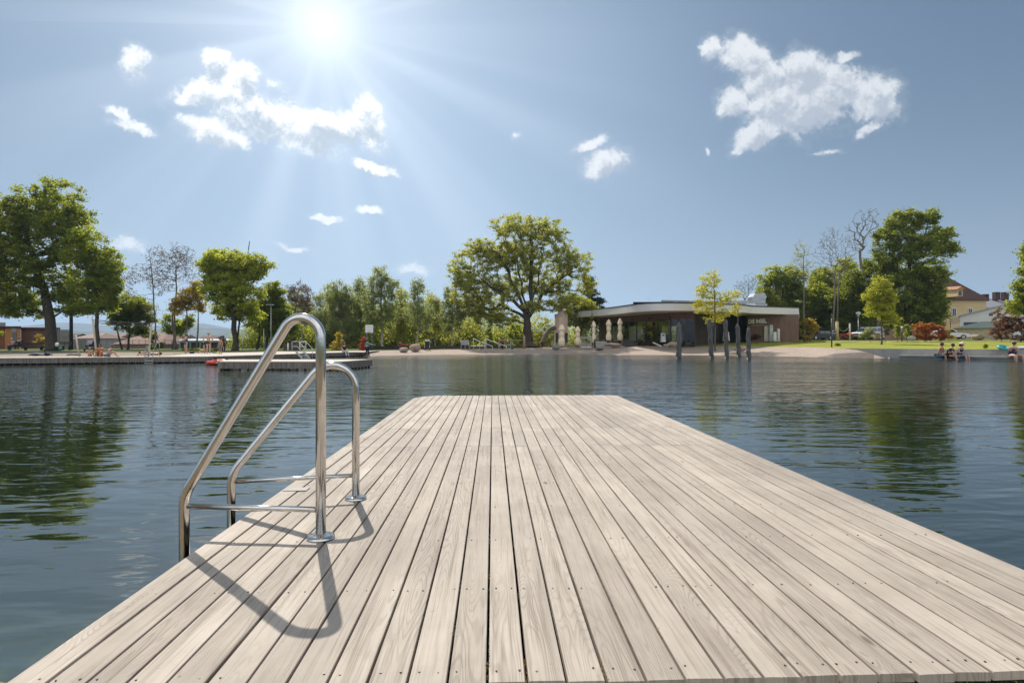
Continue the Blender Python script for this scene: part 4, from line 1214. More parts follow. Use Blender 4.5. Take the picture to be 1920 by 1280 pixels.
def scaled(pl, k): return [(cx_ + (x - cx_) * k, cy_ + (y - cy_) * k) for x, y in pl]
MB().prism(scaled(poly, 1.004), ZT, ZT + .17).build('roof_edge', M_ROOFEDGE, pv)
MB().prism(scaled(poly, .996), ZB - .03, ZB - .003).build('soffit', M_SOFFIT, pv)
MB().prism([xy(1187, 75), xy(1262, 74.5), xy(1262, 84), xy(1187, 84)], ZT + .30, ZT + .40).build('roof_upstand', M_ROOFEDGE, pv)
MB().prism([xy(1240, 76), xy(1395, 80), xy(1395, 92), xy(1240, 92)], ZT + .175, ZT + .75).build('roof_plinth', mat('grey_roof_sheet', (.33, .34, .36), .6, var=.15, vscale=.7), pv)
def wall_line(mb_, a, b_, z0, z1, th=.16):
    a, b_ = Vector((*a, 0)), Vector((*b_, 0))
    m_ = (a + b_) / 2; d = b_ - a
    mb_.box((m_.x, m_.y, (z0 + z1) / 2), (d.length, th, z1 - z0), math.atan2(d.y, d.x))
A0, A1, A2 = xy(1124, 94), xy(1258, 76.8), xy(1302, 74.6)
zg0 = .35
mb = MB()
wall_line(mb, A0, A1, 4.22, ZB - .031); wall_line(mb, A1, A2, 4.22, ZB - .033)
mb.build('timber_band', M_CLAD, pv)
def lerp2(a, b_, t): return (a[0] + (b_[0] - a[0]) * t, a[1] + (b_[1] - a[1]) * t)
mb = MB(); wall_line(mb, A0, lerp2(A0, A1, .10), zg0, 4.218); mb.build('timber_wall', M_CLAD, pv)
for a, b_ in ((.10, .21), (.21, .33), (.33, .45), (.45, .57), (.57, .70), (.70, .84), (.84, 1.0)):
    p_, q_ = lerp2(A0, A1, a), lerp2(A0, A1, b_)
    f_ = MB()
    wall_line(f_, p_, lerp2(p_, q_, .035), zg0, 4.217, .09); wall_line(f_, lerp2(p_, q_, .965), q_, zg0, 4.217, .09)
    wall_line(f_, lerp2(p_, q_, .036), lerp2(p_, q_, .964), 4.10, 4.216, .08)
    wd_ = f_.build('window', M_DKGREY, pv)
    g_ = MB(); wall_line(g_, lerp2(p_, q_, .04), lerp2(p_, q_, .96), zg0 + .02, 4.095, .02); g_.build('pane', M_GLASS, wd_)
for a, b_ in ((0, .33), (.33, .66), (.66, 1.0)):
    p_, q_ = lerp2(A1, A2, a), lerp2(A1, A2, b_)
    f_ = MB()
    wall_line(f_, p_, lerp2(p_, q_, .05), zg0, 4.217, .09); wall_line(f_, lerp2(p_, q_, .95), q_, zg0, 4.217, .09)
    wd_ = f_.build('window', M_DKGREY, pv)
    g_ = MB(); wall_line(g_, lerp2(p_, q_, .06), lerp2(p_, q_, .94), zg0 + .02, 4.21, .02); g_.build('pane', M_GLASS, wd_)
# inside: floor, back wall with openings, counter
MB().prism([A0, A1, A2, xy(1402, 84), xy(1402, 99), xy(1124, 101)], .2, .40).build('floor_slab', M_CONC, pv)
mb = MB()
B0, B1 = xy(1128, 100), xy(1400, 98)
for a, b_ in ((0, .04), (.16, .19), (.30, .42), (.52, .71), (.80, 1.0)):
    wall_line(mb, lerp2(B0, B1, a), lerp2(B0, B1, b_), .4, ZB - .04, .2)
for a, b_ in ((.042, .158), (.192, .298), (.422, .518), (.712, .798)):
    wall_line(mb, lerp2(B0, B1, a), lerp2(B0, B1, b_), 3.9, ZB - .04, .2)
    wall_line(mb, lerp2(B0, B1, a), lerp2(B0, B1, b_), .4, 1.2, .2)
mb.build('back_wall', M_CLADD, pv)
# entrance recess and right block
C0, C1 = xy(1304, 79), xy(1400, 86)
mb = MB(); wall_line(mb, A2, C0, zg0, ZB - .032); wall_line(mb, C0, lerp2(C0, C1, .3), zg0, ZB - .035)
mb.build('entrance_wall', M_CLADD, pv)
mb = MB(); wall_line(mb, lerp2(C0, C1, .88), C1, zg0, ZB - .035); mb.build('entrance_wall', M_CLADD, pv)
mb = MB(); wall_line(mb, lerp2(C0, C1, .305), lerp2(C0, C1, .875), zg0, ZB - .04, .05); mb.build('entrance_glazing', M_DKGLASS, pv)
S0, S1 = xy(1400.5, 83.4), xy(1498, 81)
mb = MB(); mb.prism([S0, S1, xy(1496, 99), xy(1402, 99)], .6, ZB - .034); mb.build('sign_wall', M_CLAD, pv)
# slats on the sign wall
sdir = Vector((S1[0] - S0[0], S1[1] - S0[1], 0)); slen = sdir.length; sdir.normalize(); snor = Vector((sdir.y, -sdir.x, 0))
sang = math.atan2(sdir.y, sdir.x)
mb = MB()
rr = random.Random(4)
for k in range(int(slen / .16)):
    p_ = Vector((*S0, 0)) + sdir * (k * .16 + .08) + snor * .018
    mb.box((p_.x, p_.y, 2.85), (.13, .03, 4.4), sang)
tag(mb.build('timber_slats', M_CLAD, pv), kind='stuff')
def lettering(txt, px0, px1, ytop, ybot, name, parent):
    cu = bpy.data.curves.new(name, 'FONT')
    cu.body = txt; cu.extrude = .02; cu.offset = .036
    o = bpy.data.objects.new(name, cu); COL.objects.link(o)
    dg = bpy.context.evaluated_depsgraph_get()
    me = bpy.data.meshes.new_from_object(o.evaluated_get(dg))
    bpy.data.objects.remove(o); bpy.data.curves.remove(cu)
    co = np.array([v.co[:] for v in me.vertices]); mn, mx = co.min(0), co.max(0)
    D = 82.6
    wid = (px1 - px0) * D / F; z0_, z1_ = zof(ybot, 83), zof(ytop, 83)
    # where the wall is crossed by px0
    t_ = (px0 - 1400.5) / (1498 - 1400.5) * slen
    o0 = Vector((*S0, 0)) + sdir * t_ + snor * .06
    rl = root_loc(parent)
    for v in me.vertices:
        x = (v.co.x - mn[0]) / (mx[0] - mn[0]) * wid
        z = z0_ + (v.co.y - mn[1]) / (mx[1] - mn[1]) * (z1_ - z0_) + x * .035
        p_ = o0 + sdir * x + snor * (v.co.z - mn[2])
        v.co = (p_.x - rl.x, p_.y - rl.y, z - rl.z)
    me.materials.clear(); me.materials.append(M_LETTER)
    ob = bpy.data.objects.new(name, me); COL.objects.link(ob); ob.parent = parent
    return ob
lettering('DIE INSEL', 1403.5, 1434.5, 598.6, 606.6, 'sign_lettering', pv)
mb = MB(); rr = random.Random(9)
x = 0.0
while x < 1.75:
    wv = rr.uniform(.03, .07)
    p_ = Vector((*S0, 0)) + sdir * ((1408 - 1400.5) / 97.5 * slen + x) + snor * .05
    mb.box((p_.x, p_.y, zof(610, 83) + x * .03), (wv, .02, rr.uniform(.10, .15)), sang)
    x += wv + .035
mb.build('small_lettering', mat('faded_letters', (.50, .46, .43), .6), pv)
# roof plant
mb = MB(); c = G(1421, 88, 0)
mb.box((c.x, c.y, ZT + .6), (2.1, 2.0, .8), -.1); mb.build('duct_box', M_DUCT, pv)
mb = MB(); z1 = ZT + 1.6
hw = [(-1.9, 0), (1.15, 0), (1.15, .9), (1.5, 1.5), (.9, 2.35), (-1.5, 2.2), (-2.1, 1.45)]
c = G(1421.5, 88, 0)
vs = [(c.x + a * .62, c.y - .95, z1 - .55 + h * .72) for a, h in hw] + [(c.x + a * .62, c.y + .95, z1 - .55 + h * .72) for a, h in hw]
n = len(hw)
mb.add(vs, [tuple(range(n)), tuple(range(2 * n - 1, n - 1, -1))] + [(i, i + n, (i + 1) % n + n, (i + 1) % n) for i in range(n)])
mb.build('ventilator_hood', M_DUCT, pv)
mb = MB(); c = G(1402, 86, 0); mb.box((c.x, c.y, ZT + .55), (2.2, 1.6, .75), -.05, .8); mb.build('duct_box', M_DUCT, pv)
mb = MB(); c = G(1370, 84, 0); mb.box((c.x, c.y, ZT + 1.0), (4.5, 2.0, .5), -.05); mb.build('roof_unit', mat('grey_roof_unit', (.45, .46, .48), .5), pv)
for px, y0, y1 in ((1141.5, 570, 580), (1216.5, 553, 566), (1258, 552, 562), (1293.5, 540, 562)):
    MB().tube([GP(px, y1 + 4, 78), GP(px, y0, 78)], .012, 5).build('lightning_rod', M_GALV, pv)
for px in (1131, 1199.5, 1228, 1262):
    t_ = (px - 1124) / (1258 - 1124)
    p_ = lerp2(A0, A1, min(t_ * .8 + .2 * t_ * t_, .99))
    MB().tube([(p_[0] - .10, p_[1] - .16, 4.62), (p_[0] - .10, p_[1] - .16, 4.30)], .13, 10).build('wall_lamp', M_BLACK, pv)
MB().lathe([(.02, .5), (.20, .32), (.28, .1), (.20, -.1), (.02, -.2)], tuple(GP(1221, 609, 80.5)), 14).build('pendant_lamp', mat('amber_shade', (.45, .24, .07), .6), pv, smooth=True)

# steles and panels by the sign wall
def stele(label, px0, px1, ytop, ybot, D, m, group='upright panels beside the sign wall', cap=None):
    a, b_ = GP(px0, ybot, D), GP(px1, ybot, D)
    wd_ = (b_ - a).length
    c = (a + b_) / 2
    hgt = zof(ytop, D) - zof(ybot, D) + .2
    r = thing('info_stele', (c.x, c.y, a.z - .2), label, 'stele', group)
    MB().box((c.x, c.y, a.z - .2 + hgt / 2), (wd_, .25, hgt)).build('panel', m, r, bevel=.015)
    MB().box((c.x, c.y, a.z - .08), (wd_ + .08, .33, .22)).build('plinth', M_CONC, r)
    if cap:
        MB().box((c.x, c.y - .14, a.z + hgt * .55), (wd_ * .8, .02, hgt * .45)).build('inset', cap, r)
stele('beige upright panel, leftmost of the row by the sign wall', 1432.5, 1441.5, 611, 638, 82.3, mat('beige_panel', (.50, .45, .36), .8))
stele('tall grey green upright panel by the sign wall', 1442.2, 1449, 608.8, 638, 81.9, mat('grey_green_panel', (.36, .41, .38), .7), cap=mat('pale_panel', (.44, .48, .46), .6))
stele('dark upright panel half hidden behind the white stele', 1449.4, 1453.8, 608.5, 638, 82.5, M_DKGREY)
stele('short white stele by the sign wall', 1449.8, 1455.5, 622, 638, 80.9, mat('white_panel', (.62, .60, .57), .7))
stele('round topped pale grey stele, rightmost by the sign wall', 1457, 1461.8, 616.2, 638, 81.4, mat('pale_grey_panel', (.52, .51, .50), .7))

# ================================================================== THINGS ON THE SHORE
M_CREAM = mat('cream_canvas', (.78, .66, .45), .85, var=.08, vscale=2)
def parasol(label, px, ytop, ybot, D, wpx, ygr, seed, bulge):
    top = zof(ytop, D); bot = zof(ybot, D); s = D / F
    g = G(px, D, min(zof(ygr, D), bot - .1))
    r = thing('closed_parasol', g, label, 'parasol', 'closed cream parasols on the terrace')
    MB().tube([(g.x, g.y, g.z - .05), (g.x, g.y, top + .08)], .035, 8).build('pole', M_DKGREY, r)
    h = top - bot
    mb = MB(); n = 14
    rr = random.Random(seed)
    w_ = wpx * s / 2
    rad = [.10, .55, .95, .62, .72, .50, .58, bulge, .9 * bulge, .7 * bulge]
    zz = [1.0, .92, .76, .68, .5, .42, .36, .2, .06, 0]
    rows = []
    ph = [rr.uniform(-.09, .09) for _ in range(n)]
    for q_, z in zip(rad, zz):
        rows.append([(g.x + math.cos(2 * math.pi * k / n) * w_ * q_ * (1 + (.16 if k % 2 else -.14) + ph[k % n]), g.y + math.sin(2 * math.pi * k / n) * w_ * q_ * (1 + (.16 if k % 2 else -.14) + ph[k % n]), bot + h * z) for k in range(n + 1)])
    for row in rows: row[-1] = row[0]
    mb.grid(rows); mb.build('canopy', M_CREAM, r)
    MB().box((g.x, g.y, g.z + .02), (.7, .7, .12)).build('base', M_DKGREY, r, bevel=.02)
parasol('closed cream parasol in front of the wooden play tower', 1053.5, 608, 647, 77, 12, 651, 1, .95)
parasol('closed cream parasol between the play tower and the white flowering shrub', 1083, 611.5, 646, 78, 11, 650, 2, 1.0)
parasol('closed cream parasol standing behind a dark wooden post', 1113, 601.5, 641, 76, 8.5, 650, 3, .8)
parasol('closed cream parasol, left of the two in front of the pavilion glass', 1141.5, 598.5, 638, 79, 10, 646, 4, .95)
parasol('closed cream parasol, right of the two in front of the pavilion glass', 1162.5, 596.5, 638, 79.5, 10, 646, 5, .95)

def simple_post(name, label, cat, px, ytop, ybot, D, r, m, group=None, n=10, cap=None):
    b_ = GP(px, ybot, D)
    t_ = thing(name, b_, label, cat, group)
    MB().tube([(b_.x, b_.y, b_.z - .15), (b_.x, b_.y, zof(ytop, D))], r, n).build('shaft', m, t_, smooth=True)
    MB().lathe([(r * 1.12, 0), (r * 1.12, .05), (r * .5, .09)], (b_.x, b_.y, zof(ytop, D) - .01), n).build('cap', cap or m, t_, smooth=True)
    return t_
simple_post('wooden_post', 'dark short wooden post in front of the third parasol', 'post', 1115, 637, 650, 74, .12, M_DARKWOOD)
simple_post('slim_mast', 'slim dark pole in front of the third parasol', 'pole', 1110, 582, 650, 74.3, .035, M_BLACK)

# mooring piles
M_PILEG = mat('weathered_grey_pile', (.10, .095, .09), .9, var=.4, vscale=3, stretch=(4, 4, .5), bump=.02)
M_WET = mat('wet_pile_foot', (.02, .018, .016), .5)
def pile(label, px, ytop, ybase, w_, tip, lean, seed):
    D = 1.47 * F / (ybase - HZ)
    b_ = G(px, D, WZ)
    r = thing('mooring_pile', b_, label, 'pile', 'weathered piles standing in the lake')
    zt = zof(ytop, D); rad = w_ * D / F / 2
    rr = random.Random(seed)
    pts, rs = [], []
    N_ = 9
    for k in range(N_ + 1):
        f = k / N_
        z = WZ + .16 + (zt - tip * .9 * rad * 2 - WZ - .16) * f
        pts.append((b_.x + lean * f * D / F + rr.uniform(-.04, .04), b_.y + rr.uniform(-.03, .03), z)); rs.append(rad * (1.02 - .10 * f + rr.uniform(-.05, .05)))
    tpn = pts[-1]
    if tip > .2:
        pts.append((tpn[0] + rr.uniform(-.03, .03), tpn[1], zt)); rs.append(.03)
    else:
        pts.append((tpn[0], tpn[1], zt)); rs.append(rad * .7)
    MB().tube(pts, rs, 12).build('shaft', M_PILEG, r, smooth=False)
    MB().tube([(b_.x, b_.y, -1.6), (pts[0][0], pts[0][1], WZ + .162)], rad * 1.0, 12).build('wet_foot', M_WET, r, smooth=True)
pile('weathered pointed pile, leftmost and thickest of the five in the lake', 1273, 603, 671.5, 10.5, 1.0, 1, 1)
pile('flat topped weathered pile, second from the left, below the yellow tree', 1334, 598.5, 670, 8.5, 0.1, -4, 2)
pile('flat topped weathered pile right of the yellow tree trunk', 1363, 600, 671.5, 8, .1, -2.5, 3)
pile('pointed weathered pile standing just behind the rightmost one', 1385.5, 605.5, 668, 8, .9, -3, 4)
pile('pointed weathered pile, rightmost of the five in the lake', 1404, 612.5, 673.5, 8, .8, -1, 5)

# boulders
def rock(label, px, D, w_, h, ybase, seed, m=None, d_=.8, group='boulders along the shore'):
    s = D / F
    b_ = GP(px, ybase, D)
    mb = MB()
    mb.ell((b_.x, b_.y, b_.z + h * s * .38), (w_ * s / 2, w_ * s / 2 * d_, h * s * .62), 14, 9, .0)
    rr = random.Random(seed)
    from mathutils import noise as mn_
    vs = []
    for v in mb.v:
        q_ = Vector(v) - b_
        n_ = mn_.noise(Vector(v) * (2.2 / (w_ * s)) + Vector((seed, 0, 0))) * .32 + mn_.noise(Vector(v) * (6 / (w_ * s)) + Vector((seed, 3, 0))) * .12
        p_ = b_ + Vector((q_.x * (1 + n_), q_.y * (1 + n_), q_.z * (1 + n_ * .6)))
        ztop = b_.z + h * s * (.93 + .1 * n_)
        if p_.z > ztop: p_.z = ztop + (p_.z - ztop) * .25
        vs.append(tuple(p_))
    mb.v = vs
    o = mb.build('boulder', m or M_ROCK)
    tag(o, label, 'boulder', group)
rock('pointed pale boulder lying low on the gravel beach', 757, 69, 18, 8.5, 659.3, 1)
rock('tall blocky boulder on the gravel beach, right of the pointed one', 778.5, 71, 22, 12.5, 656.5, 2)
rock('long flat boulder before the parasols at the pavilion', 1149, 76, 27, 6.5, 648.5, 3)
rock('low dark stone on the shaded gravel in front of the terrace', 1124, 73, 17, 4, 655.5, 4, mat('dark_stone', (.12, .10, .09), .9, var=.3))
rock('grey boulder at the foot of the play tower', 1042, 74, 13, 8, 655, 5, mat('grey_stone', (.19, .19, .175), .9, var=.3))
rock('rounded brown boulder left of the leftmost pile', 1262, 72, 20, 9.5, 649, 6)
rock('small flat boulder at the left of the rounded brown boulder', 1249, 71.5, 13, 4.5, 649, 7)
rock('pinkish boulder on the gravel behind the two right piles', 1389, 66, 24, 9, 657, 8, mat('pinkish_stone', (.33, .25, .20), .9, var=.2))
rock('blocky brown boulder on the lawn before the low shed', 1833, 74, 24, 9.5, 635.5, 9)
rock('pale grey boulder at the left foot of the flaming red shrub', 1709, 72, 13, 7.5, 637, 10, mat('pale_stone', (.30, .29, .27), .9, var=.2))
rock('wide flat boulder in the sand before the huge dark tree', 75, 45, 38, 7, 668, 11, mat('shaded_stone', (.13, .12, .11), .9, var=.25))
rock('flat brown boulder in the sand left of the short volleyball post', 138, 45, 22, 7, 668, 12, mat('brownish_stone', (.16, .13, .11), .9, var=.25))

# low dark fence behind the beach
fz = thing('low_fence', G(850, 83, .1), 'low dark board fence along the back of the gravel beach', 'fence')
pxs = np.linspace(690, 1010, 41)
for i, (a, b_) in enumerate(zip(pxs[:-1], pxs[1:])):
    if 975 < a < 1000: continue
    p_, q_ = G(a + .1, 84 - (a < 740) * (740 - a) * .28), G(b_ - .1, 84 - (b_ < 740) * (740 - b_) * .28)
    mb = MB(); z0 = .05
    wall_line(mb, (p_.x, p_.y), (q_.x, q_.y), z0 - .2, zof(648.3, 84) + .02 * math.sin(i), .05)
    mb.build('board_panel', M_DARKWOOD, fz)

# beach handrails
def handrail(label, D, pts, posts, low=None):
    b_ = GP(pts[-1][0], posts[-1][2], D)
    r = thing('beach_handrail', b_, label, 'handrail', 'steel handrails leading into the water')
    MB().tube([GP(x, y, D) for x, y in pts], .036, 8).build('rail', M_WHITEPAINT, r, smooth=True)
    for x, y0, y1 in posts:
        MB().tube([GP(x, y0, D), GP(x, y1 + 1, D)], .034, 8).build('post', M_GALV, r, smooth=True)
    if low:
        MB().tube([GP(x, y, D) for x, y in low], .034, 8).build('lower_rail', M_WHITEPAINT, r, smooth=True)
handrail('sloping steel handrail with a lower bar, left of the pair on the beach', 72, [(886.3, 635.8), (889.3, 635.6), (923.5, 649.2), (924, 651)], [(888, 636, 657), (899.6, 641, 656), (923.7, 650, 661)], [(883.2, 648.8), (912, 648.8)])
handrail('sloping steel handrail reaching toward the wheelchair, right of the pair on the beach', 71, [(908.5, 635.7), (912.5, 635.6), (949.6, 649.3), (950, 651)], [(909, 636, 662), (911.3, 636, 662), (935.6, 644.6, 656), (949.7, 650, 660)])

# volleyball nets
M_NETPOST = mat('pale_wood_pole', (.50, .44, .36), .7, var=.1)
vb = thing('volleyball_net', G(231, 41, -.06), 'volleyball net between two tall leaning pale poles at the sand', 'volleyball net')
for a, b_ in (((181.5, 668), (173, 595)), ((278.5, 668.5), (284.3, 605))):
    MB().tube([GP(a[0], a[1] + 1, 40.5), GP(*b_, 40.5)], .062, 10).build('pole', M_NETPOST, vb, smooth=True)
mb = MB()
for dy, r in ((0, .028), (2.6, .012), (5.2, .02)):
    pts = []
    for k in range(13):
        f = k / 12
        pts.append(GP(174.5 + (283.6 - 174.5) * f, 599.5 + (606.5 - 599.5) * f + dy + 2.2 * math.sin(math.pi * f) * (1 if dy else .4), 40.5))
    mb.tube(pts, r, 5)
for k in range(1, 60):
    f = k / 60
    x = 174.5 + 109 * f; y = 599.5 + 7 * f
    sg = math.sin(math.pi * f)
    mb.tube([GP(x, y + .9 * sg, 40.5), GP(x, y + 5.2 + 2.2 * sg, 40.5)], .005, 4, caps=False)
mb.build('net', M_BLACK, vb)
sp_ = simple_post('volleyball_post', 'short leaning pale pole in the sand left of the stroller', 'pole', 148, 667, 668.5, 40.8, .05, M_NETPOST)
for ch in list(sp_.children): bpy.data.objects.remove(ch)
MB().tube([GP(148.5, 669, 40.8), GP(142, 628, 40.8)], .055, 10).build('shaft', M_NETPOST, sp_, smooth=True)

# pool ladder on the long deck
pl = thing('bathing_ladder', G(279, 38, 0), 'small steel bathing ladder with two arched rails on the far left deck', 'pool ladder')
for pts in ([(271.8, 684.5), (271.8, 660), (274.6, 648.5), (276.6, 648.5), (277.8, 654), (277.8, 668.5)], [(286.8, 684.5), (286.8, 661), (293.5, 643), (297, 641.5), (299, 645), (299.5, 668)]):
    P3 = [GP(x, y, 37.5) for x, y in pts]
    MB().tube(fillet(P3, [.12, .06, .06, .1], 4), .024, 8).build('rail', M_GALV, pl, smooth=True)
for y in (676.3, 681):
    MB().bar(GP(272, y, 37.5), GP(286.6, y, 37.5), .05, .03).build('tread', M_GALV, pl)

# pool stairs with rails
st = thing('pool_stairs', G(570, 50, -.3), 'grey white steel stairs with handrails going down from the deck to the platform', 'stairs')
Ds = 47.5
def stair_side(dp, ox):
    mb = MB()
    q_ = lambda x, y: GP(x + ox, y, Ds + dp)
    mb.tube(fillet([q_(547.6, 659), q_(547.6, 640.5), q_(559.5, 639.8), q_(571.5, 653.2), q_(571.5, 671.5)], [.1, .12, .1], 4), .026, 7)
    mb.tube([q_(547.6, 649.6), q_(557.5, 649.4), q_(565.5, 659.5)], .02, 7)
    return mb.build('handrail', M_WHITEPAINT, st, smooth=True)
stair_side(0, 0); stair_side(1.2, 14)
mb = MB()
mb.tube(fillet([GP(562.8, 660, Ds + .6), GP(562.8, 640.5, Ds + .6), GP(573.5, 640.5, Ds + .6), GP(573.5, 672, Ds + .6)], [.1, .1], 4), .026, 7)
mb.tube([GP(563, 649.5, Ds + .6), GP(573.3, 649.5, Ds + .6)], .02, 6)
mb.build('middle_frame', M_WHITEPAINT, st, smooth=True)
for dx in (0, 13):
    MB().bar(GP(555 + dx, 658.8, Ds + dx * .05), GP(567 + dx, 672, Ds + dx * .05), .05, .16).build('stringer', M_GALV, st)
for k, (x, y) in enumerate(((565, 666.6), (567.5, 671.5), (560, 662))):
    MB().bar(GP(x, y, Ds + .1), GP(x + 12.5, y, Ds + .7), .25, .04).build('tread', M_WHITEPAINT, st)
cb = thing('timber_cabinet', GP(549, 660, 66), 'low brown timber cabinet on the deck behind the pool stairs', 'cabinet')
c = GP(549, 652, 67)
MB().box((c.x, c.y, zof(652, 67)), (1.9, 1.0, .95)).build('body', M_CLAD, cb, bevel=.02)
MB().box((c.x, c.y, zof(644, 67) + .04), (2.0, 1.1, .06)).build('lid', M_DARKWOOD, cb)
for dx in (-.47, .47):
    MB().box((c.x + dx, c.y - .51, zof(652, 67)), (.88, .02, .8)).build('door', M_CLADD, cb)
simple_post('bollard_post', 'white post at the left of the brown cabinet', 'post', 540, 644, 659, 65, .07, M_WHITEPAINT)
simple_post('thin_post', 'thin pale post on the deck edge left of the large yellow green tree trunk', 'post', 455, 620, 658, 66, .035, M_GALV)
simple_post('thin_post', 'thin pale post between the dark tree and the tall handrail', 'post', 494.5, 618, 658, 66, .035, M_GALV)

# basketball stand
bs = thing('basketball_stand', GP(692.5, 657.5, 70), 'white basketball backboard on two blue posts behind the beach', 'basketball hoop')
M_BLUE = mat('blue_paint', (.06, .17, .27), .5)
for px in (687.6, 697.2):
    MB().tube([GP(px, 658.5, 70), GP(px, 612, 70.15)], .055, 8).build('post', M_BLUE, bs, smooth=True)
c = GP(692.4, 616.4, 69.9)
MB().box(tuple(c), (.98, .05, .98)).build('backboard', M_WHITEPAINT, bs, bevel=.01)
mb = MB()
for k in range(1, 5):
    mb.box((c.x - .45 + k * .18, c.y - .03, c.z), (.012, .006, .9)); mb.box((c.x, c.y - .034, c.z - .45 + k * .18), (.9, .006, .012))
mb.build('cell_pattern', mat('grey_lines', (.3, .3, .32), .6), bs)
mb = MB(); mb.tube([(c.x + .22 * math.cos(a), c.y - .3 + .22 * math.sin(a), c.z - .38) for a in np.linspace(0, 2 * math.pi, 17)], .014, 6, caps=False); mb.build('hoop', mat('orange_hoop', (.5, .12, .03), .5), bs)

# lamps
def lamp(label, px, ytop, ybot, D, r, m, head='slim', group='lamp posts around the lake'):
    b_ = GP(px, ybot, D); zt = zof(ytop, D)
    l_ = thing('lamp_post', b_, label, 'lamp post', group)
    MB().tube([(b_.x, b_.y, b_.z - .1), (b_.x, b_.y, zt)], [r * 1.2, r], 10).build('pole', m, l_, smooth=True)
    if head == 'slim':
        MB().lathe([(r, 0), (r * 1.4, .03), (r * 1.4, .35), (r * .8, .4)], (b_.x, b_.y, zt), 10).build('lamp_head', M_DKGREY, l_, smooth=True)
    elif head == 'fan':
        MB().lathe([(.05, 0), (.30, .55), (.36, .8), (.12, .95)], (b_.x, b_.y, zt), 12).build('lamp_head', mat('milky_lamp', (.5, .52, .52), .4), l_, smooth=True)
    elif head == 'ball':
        MB().ell((b_.x, b_.y, zt + .12), (.14, .14, .16), 12, 8).build('lamp_head', mat('white_lamp', (.75, .75, .72), .4), l_, smooth=True)
    elif head == 'arm':
        MB().box((b_.x - .1, b_.y, zt + .04), (.95, .3, .10)).build('lamp_head', mat('milky_lamp', (.5, .52, .52), .4), l_, bevel=.02)
    return l_
lamp('tall dark tarred pole just right of the huge dark tree trunk', 133.5, 520, 654, 66, .155, M_BLACK, 'slim')
lamp('thin grey lamp post with a flat pale head before the dark green tree', 508, 572, 656, 70, .05, M_GALV, 'arm')
lamp('slim dark lamp post at the lawn edge above the gravel', 1559.5, 596, 652, 60, .06, M_DKGREY, 'slim')
lamp('street lamp with a cone shaped glass head left of the silver van', 1609.3, 595, 634, 92, .06, M_GALV, 'fan')
lamp('short lamp with a white round head by the wooden fence', 1691, 615.5, 638, 75, .07, M_DKGREY, 'ball')
simple_post('mast', 'slim dark mast rising behind the pointed pile to the roof edge', 'pole', 1383.5, 570, 640, 74, .085, M_DKGREY)
simple_post('mast', 'thin pale mast behind the right part of the pavilion roof', 'pole', 1451.5, 533, 585, 101, .05, M_GALV)
simple_post('gate_post', 'yellowish square stone post right of the dark litter bin', 'post', 1569.5, 603.5, 637, 76, .24, mat('yellowish_stone', (.46, .36, .18), .8), n=4)
simple_post('gate_post', 'thin pale post between the red trailer and the silver van', 'post', 1593.5, 607, 635.5, 76, .10, mat('pale_post', (.48, .46, .42), .7))
simple_post('wooden_post', 'brown timber post left of the great tree trunk', 'post', 983, 630, 654.5, 80, .16, mat('brown_timber', (.30, .20, .13), .8))
bn = thing('litter_bin', GP(1563.6, 636, 75), 'dark blue litter bin between the lamp and the yellowish post', 'bin')
c = GP(1563.6, 636, 75)
MB().lathe([(.26, 0), (.28, .1), (.28, 1.0)], tuple(c), 14).build('body', mat('bin_blue', (.02, .03, .05), .5), bn, smooth=True)
MB().lathe([(.29, 1.002), (.27, 1.12), (.14, 1.2)], tuple(c), 14).build('lid', mat('bin_lid', (.06, .09, .13), .4), bn, smooth=True)
MB().box((c.x, c.y - .285, c.z + .82), (.3, .02, .1)).build('slot', M_GALV, bn)

# wooden play tower
M_TIMB = mat('silvery_pink_timber', (.52, .385, .30), .8, var=.25, vscale=6, stretch=(5, 5, .15))
tw = thing('play_tower', GP(1052, 652, 83), 'tall boarded wooden play tower with a ragged pointed top', 'play tower')
c = GP(1052, 652, 84); s = 84 / F
R_ = 12.6 * s
zb_, zt_ = c.z - .1, zof(594.5, 84)
poly = [(c.x + R_ * math.cos(a), c.y + R_ * math.sin(a)) for a in np.linspace(math.pi / 8, 2 * math.pi + math.pi / 8, 9)[:-1]]
MB().prism(poly, zb_, zt_).build('tower_wall', M_TIMB, tw)
rr = random.Random(2)
mb = MB()
for k in range(22):
    a = 2 * math.pi * k / 22
    h = rr.uniform(.3, .62)
    mb.box((c.x + R_ * .95 * math.cos(a), c.y + R_ * .95 * math.sin(a), zt_ + h / 2 + .003), (.19, .05, h), a + math.pi / 2)
mb.build('parapet', M_TIMB, tw)
mb = MB(); mb.lathe([(R_ * .62, .002), (R_ * .48, .5), (R_ * .40, 1.0), (R_ * .12, 1.6)], (c.x, c.y, zt_), 8); mb.build('turret_roof', M_TIMB, tw)
for px in (1042.3, 1060.8):
    p_ = GP(px, 633, 84)
    MB().box((p_.x, c.y - R_ * .86, p_.z), (.3, .35, 1.45)).build('opening', M_BLACK, tw)
mb = MB()
pp = [GP(1040, 614, 83.6), GP(1033, 616, 83.2), GP(1027, 621, 83), GP(1022, 630, 82.6), GP(1016, 643, 82.2)]
mb.tube(pp, [.34, .34, .33, .32, .30], 10, caps=False); mb.build('slide_tube', mat('brown_mesh', (.10, .07, .05), .7), tw, smooth=True)

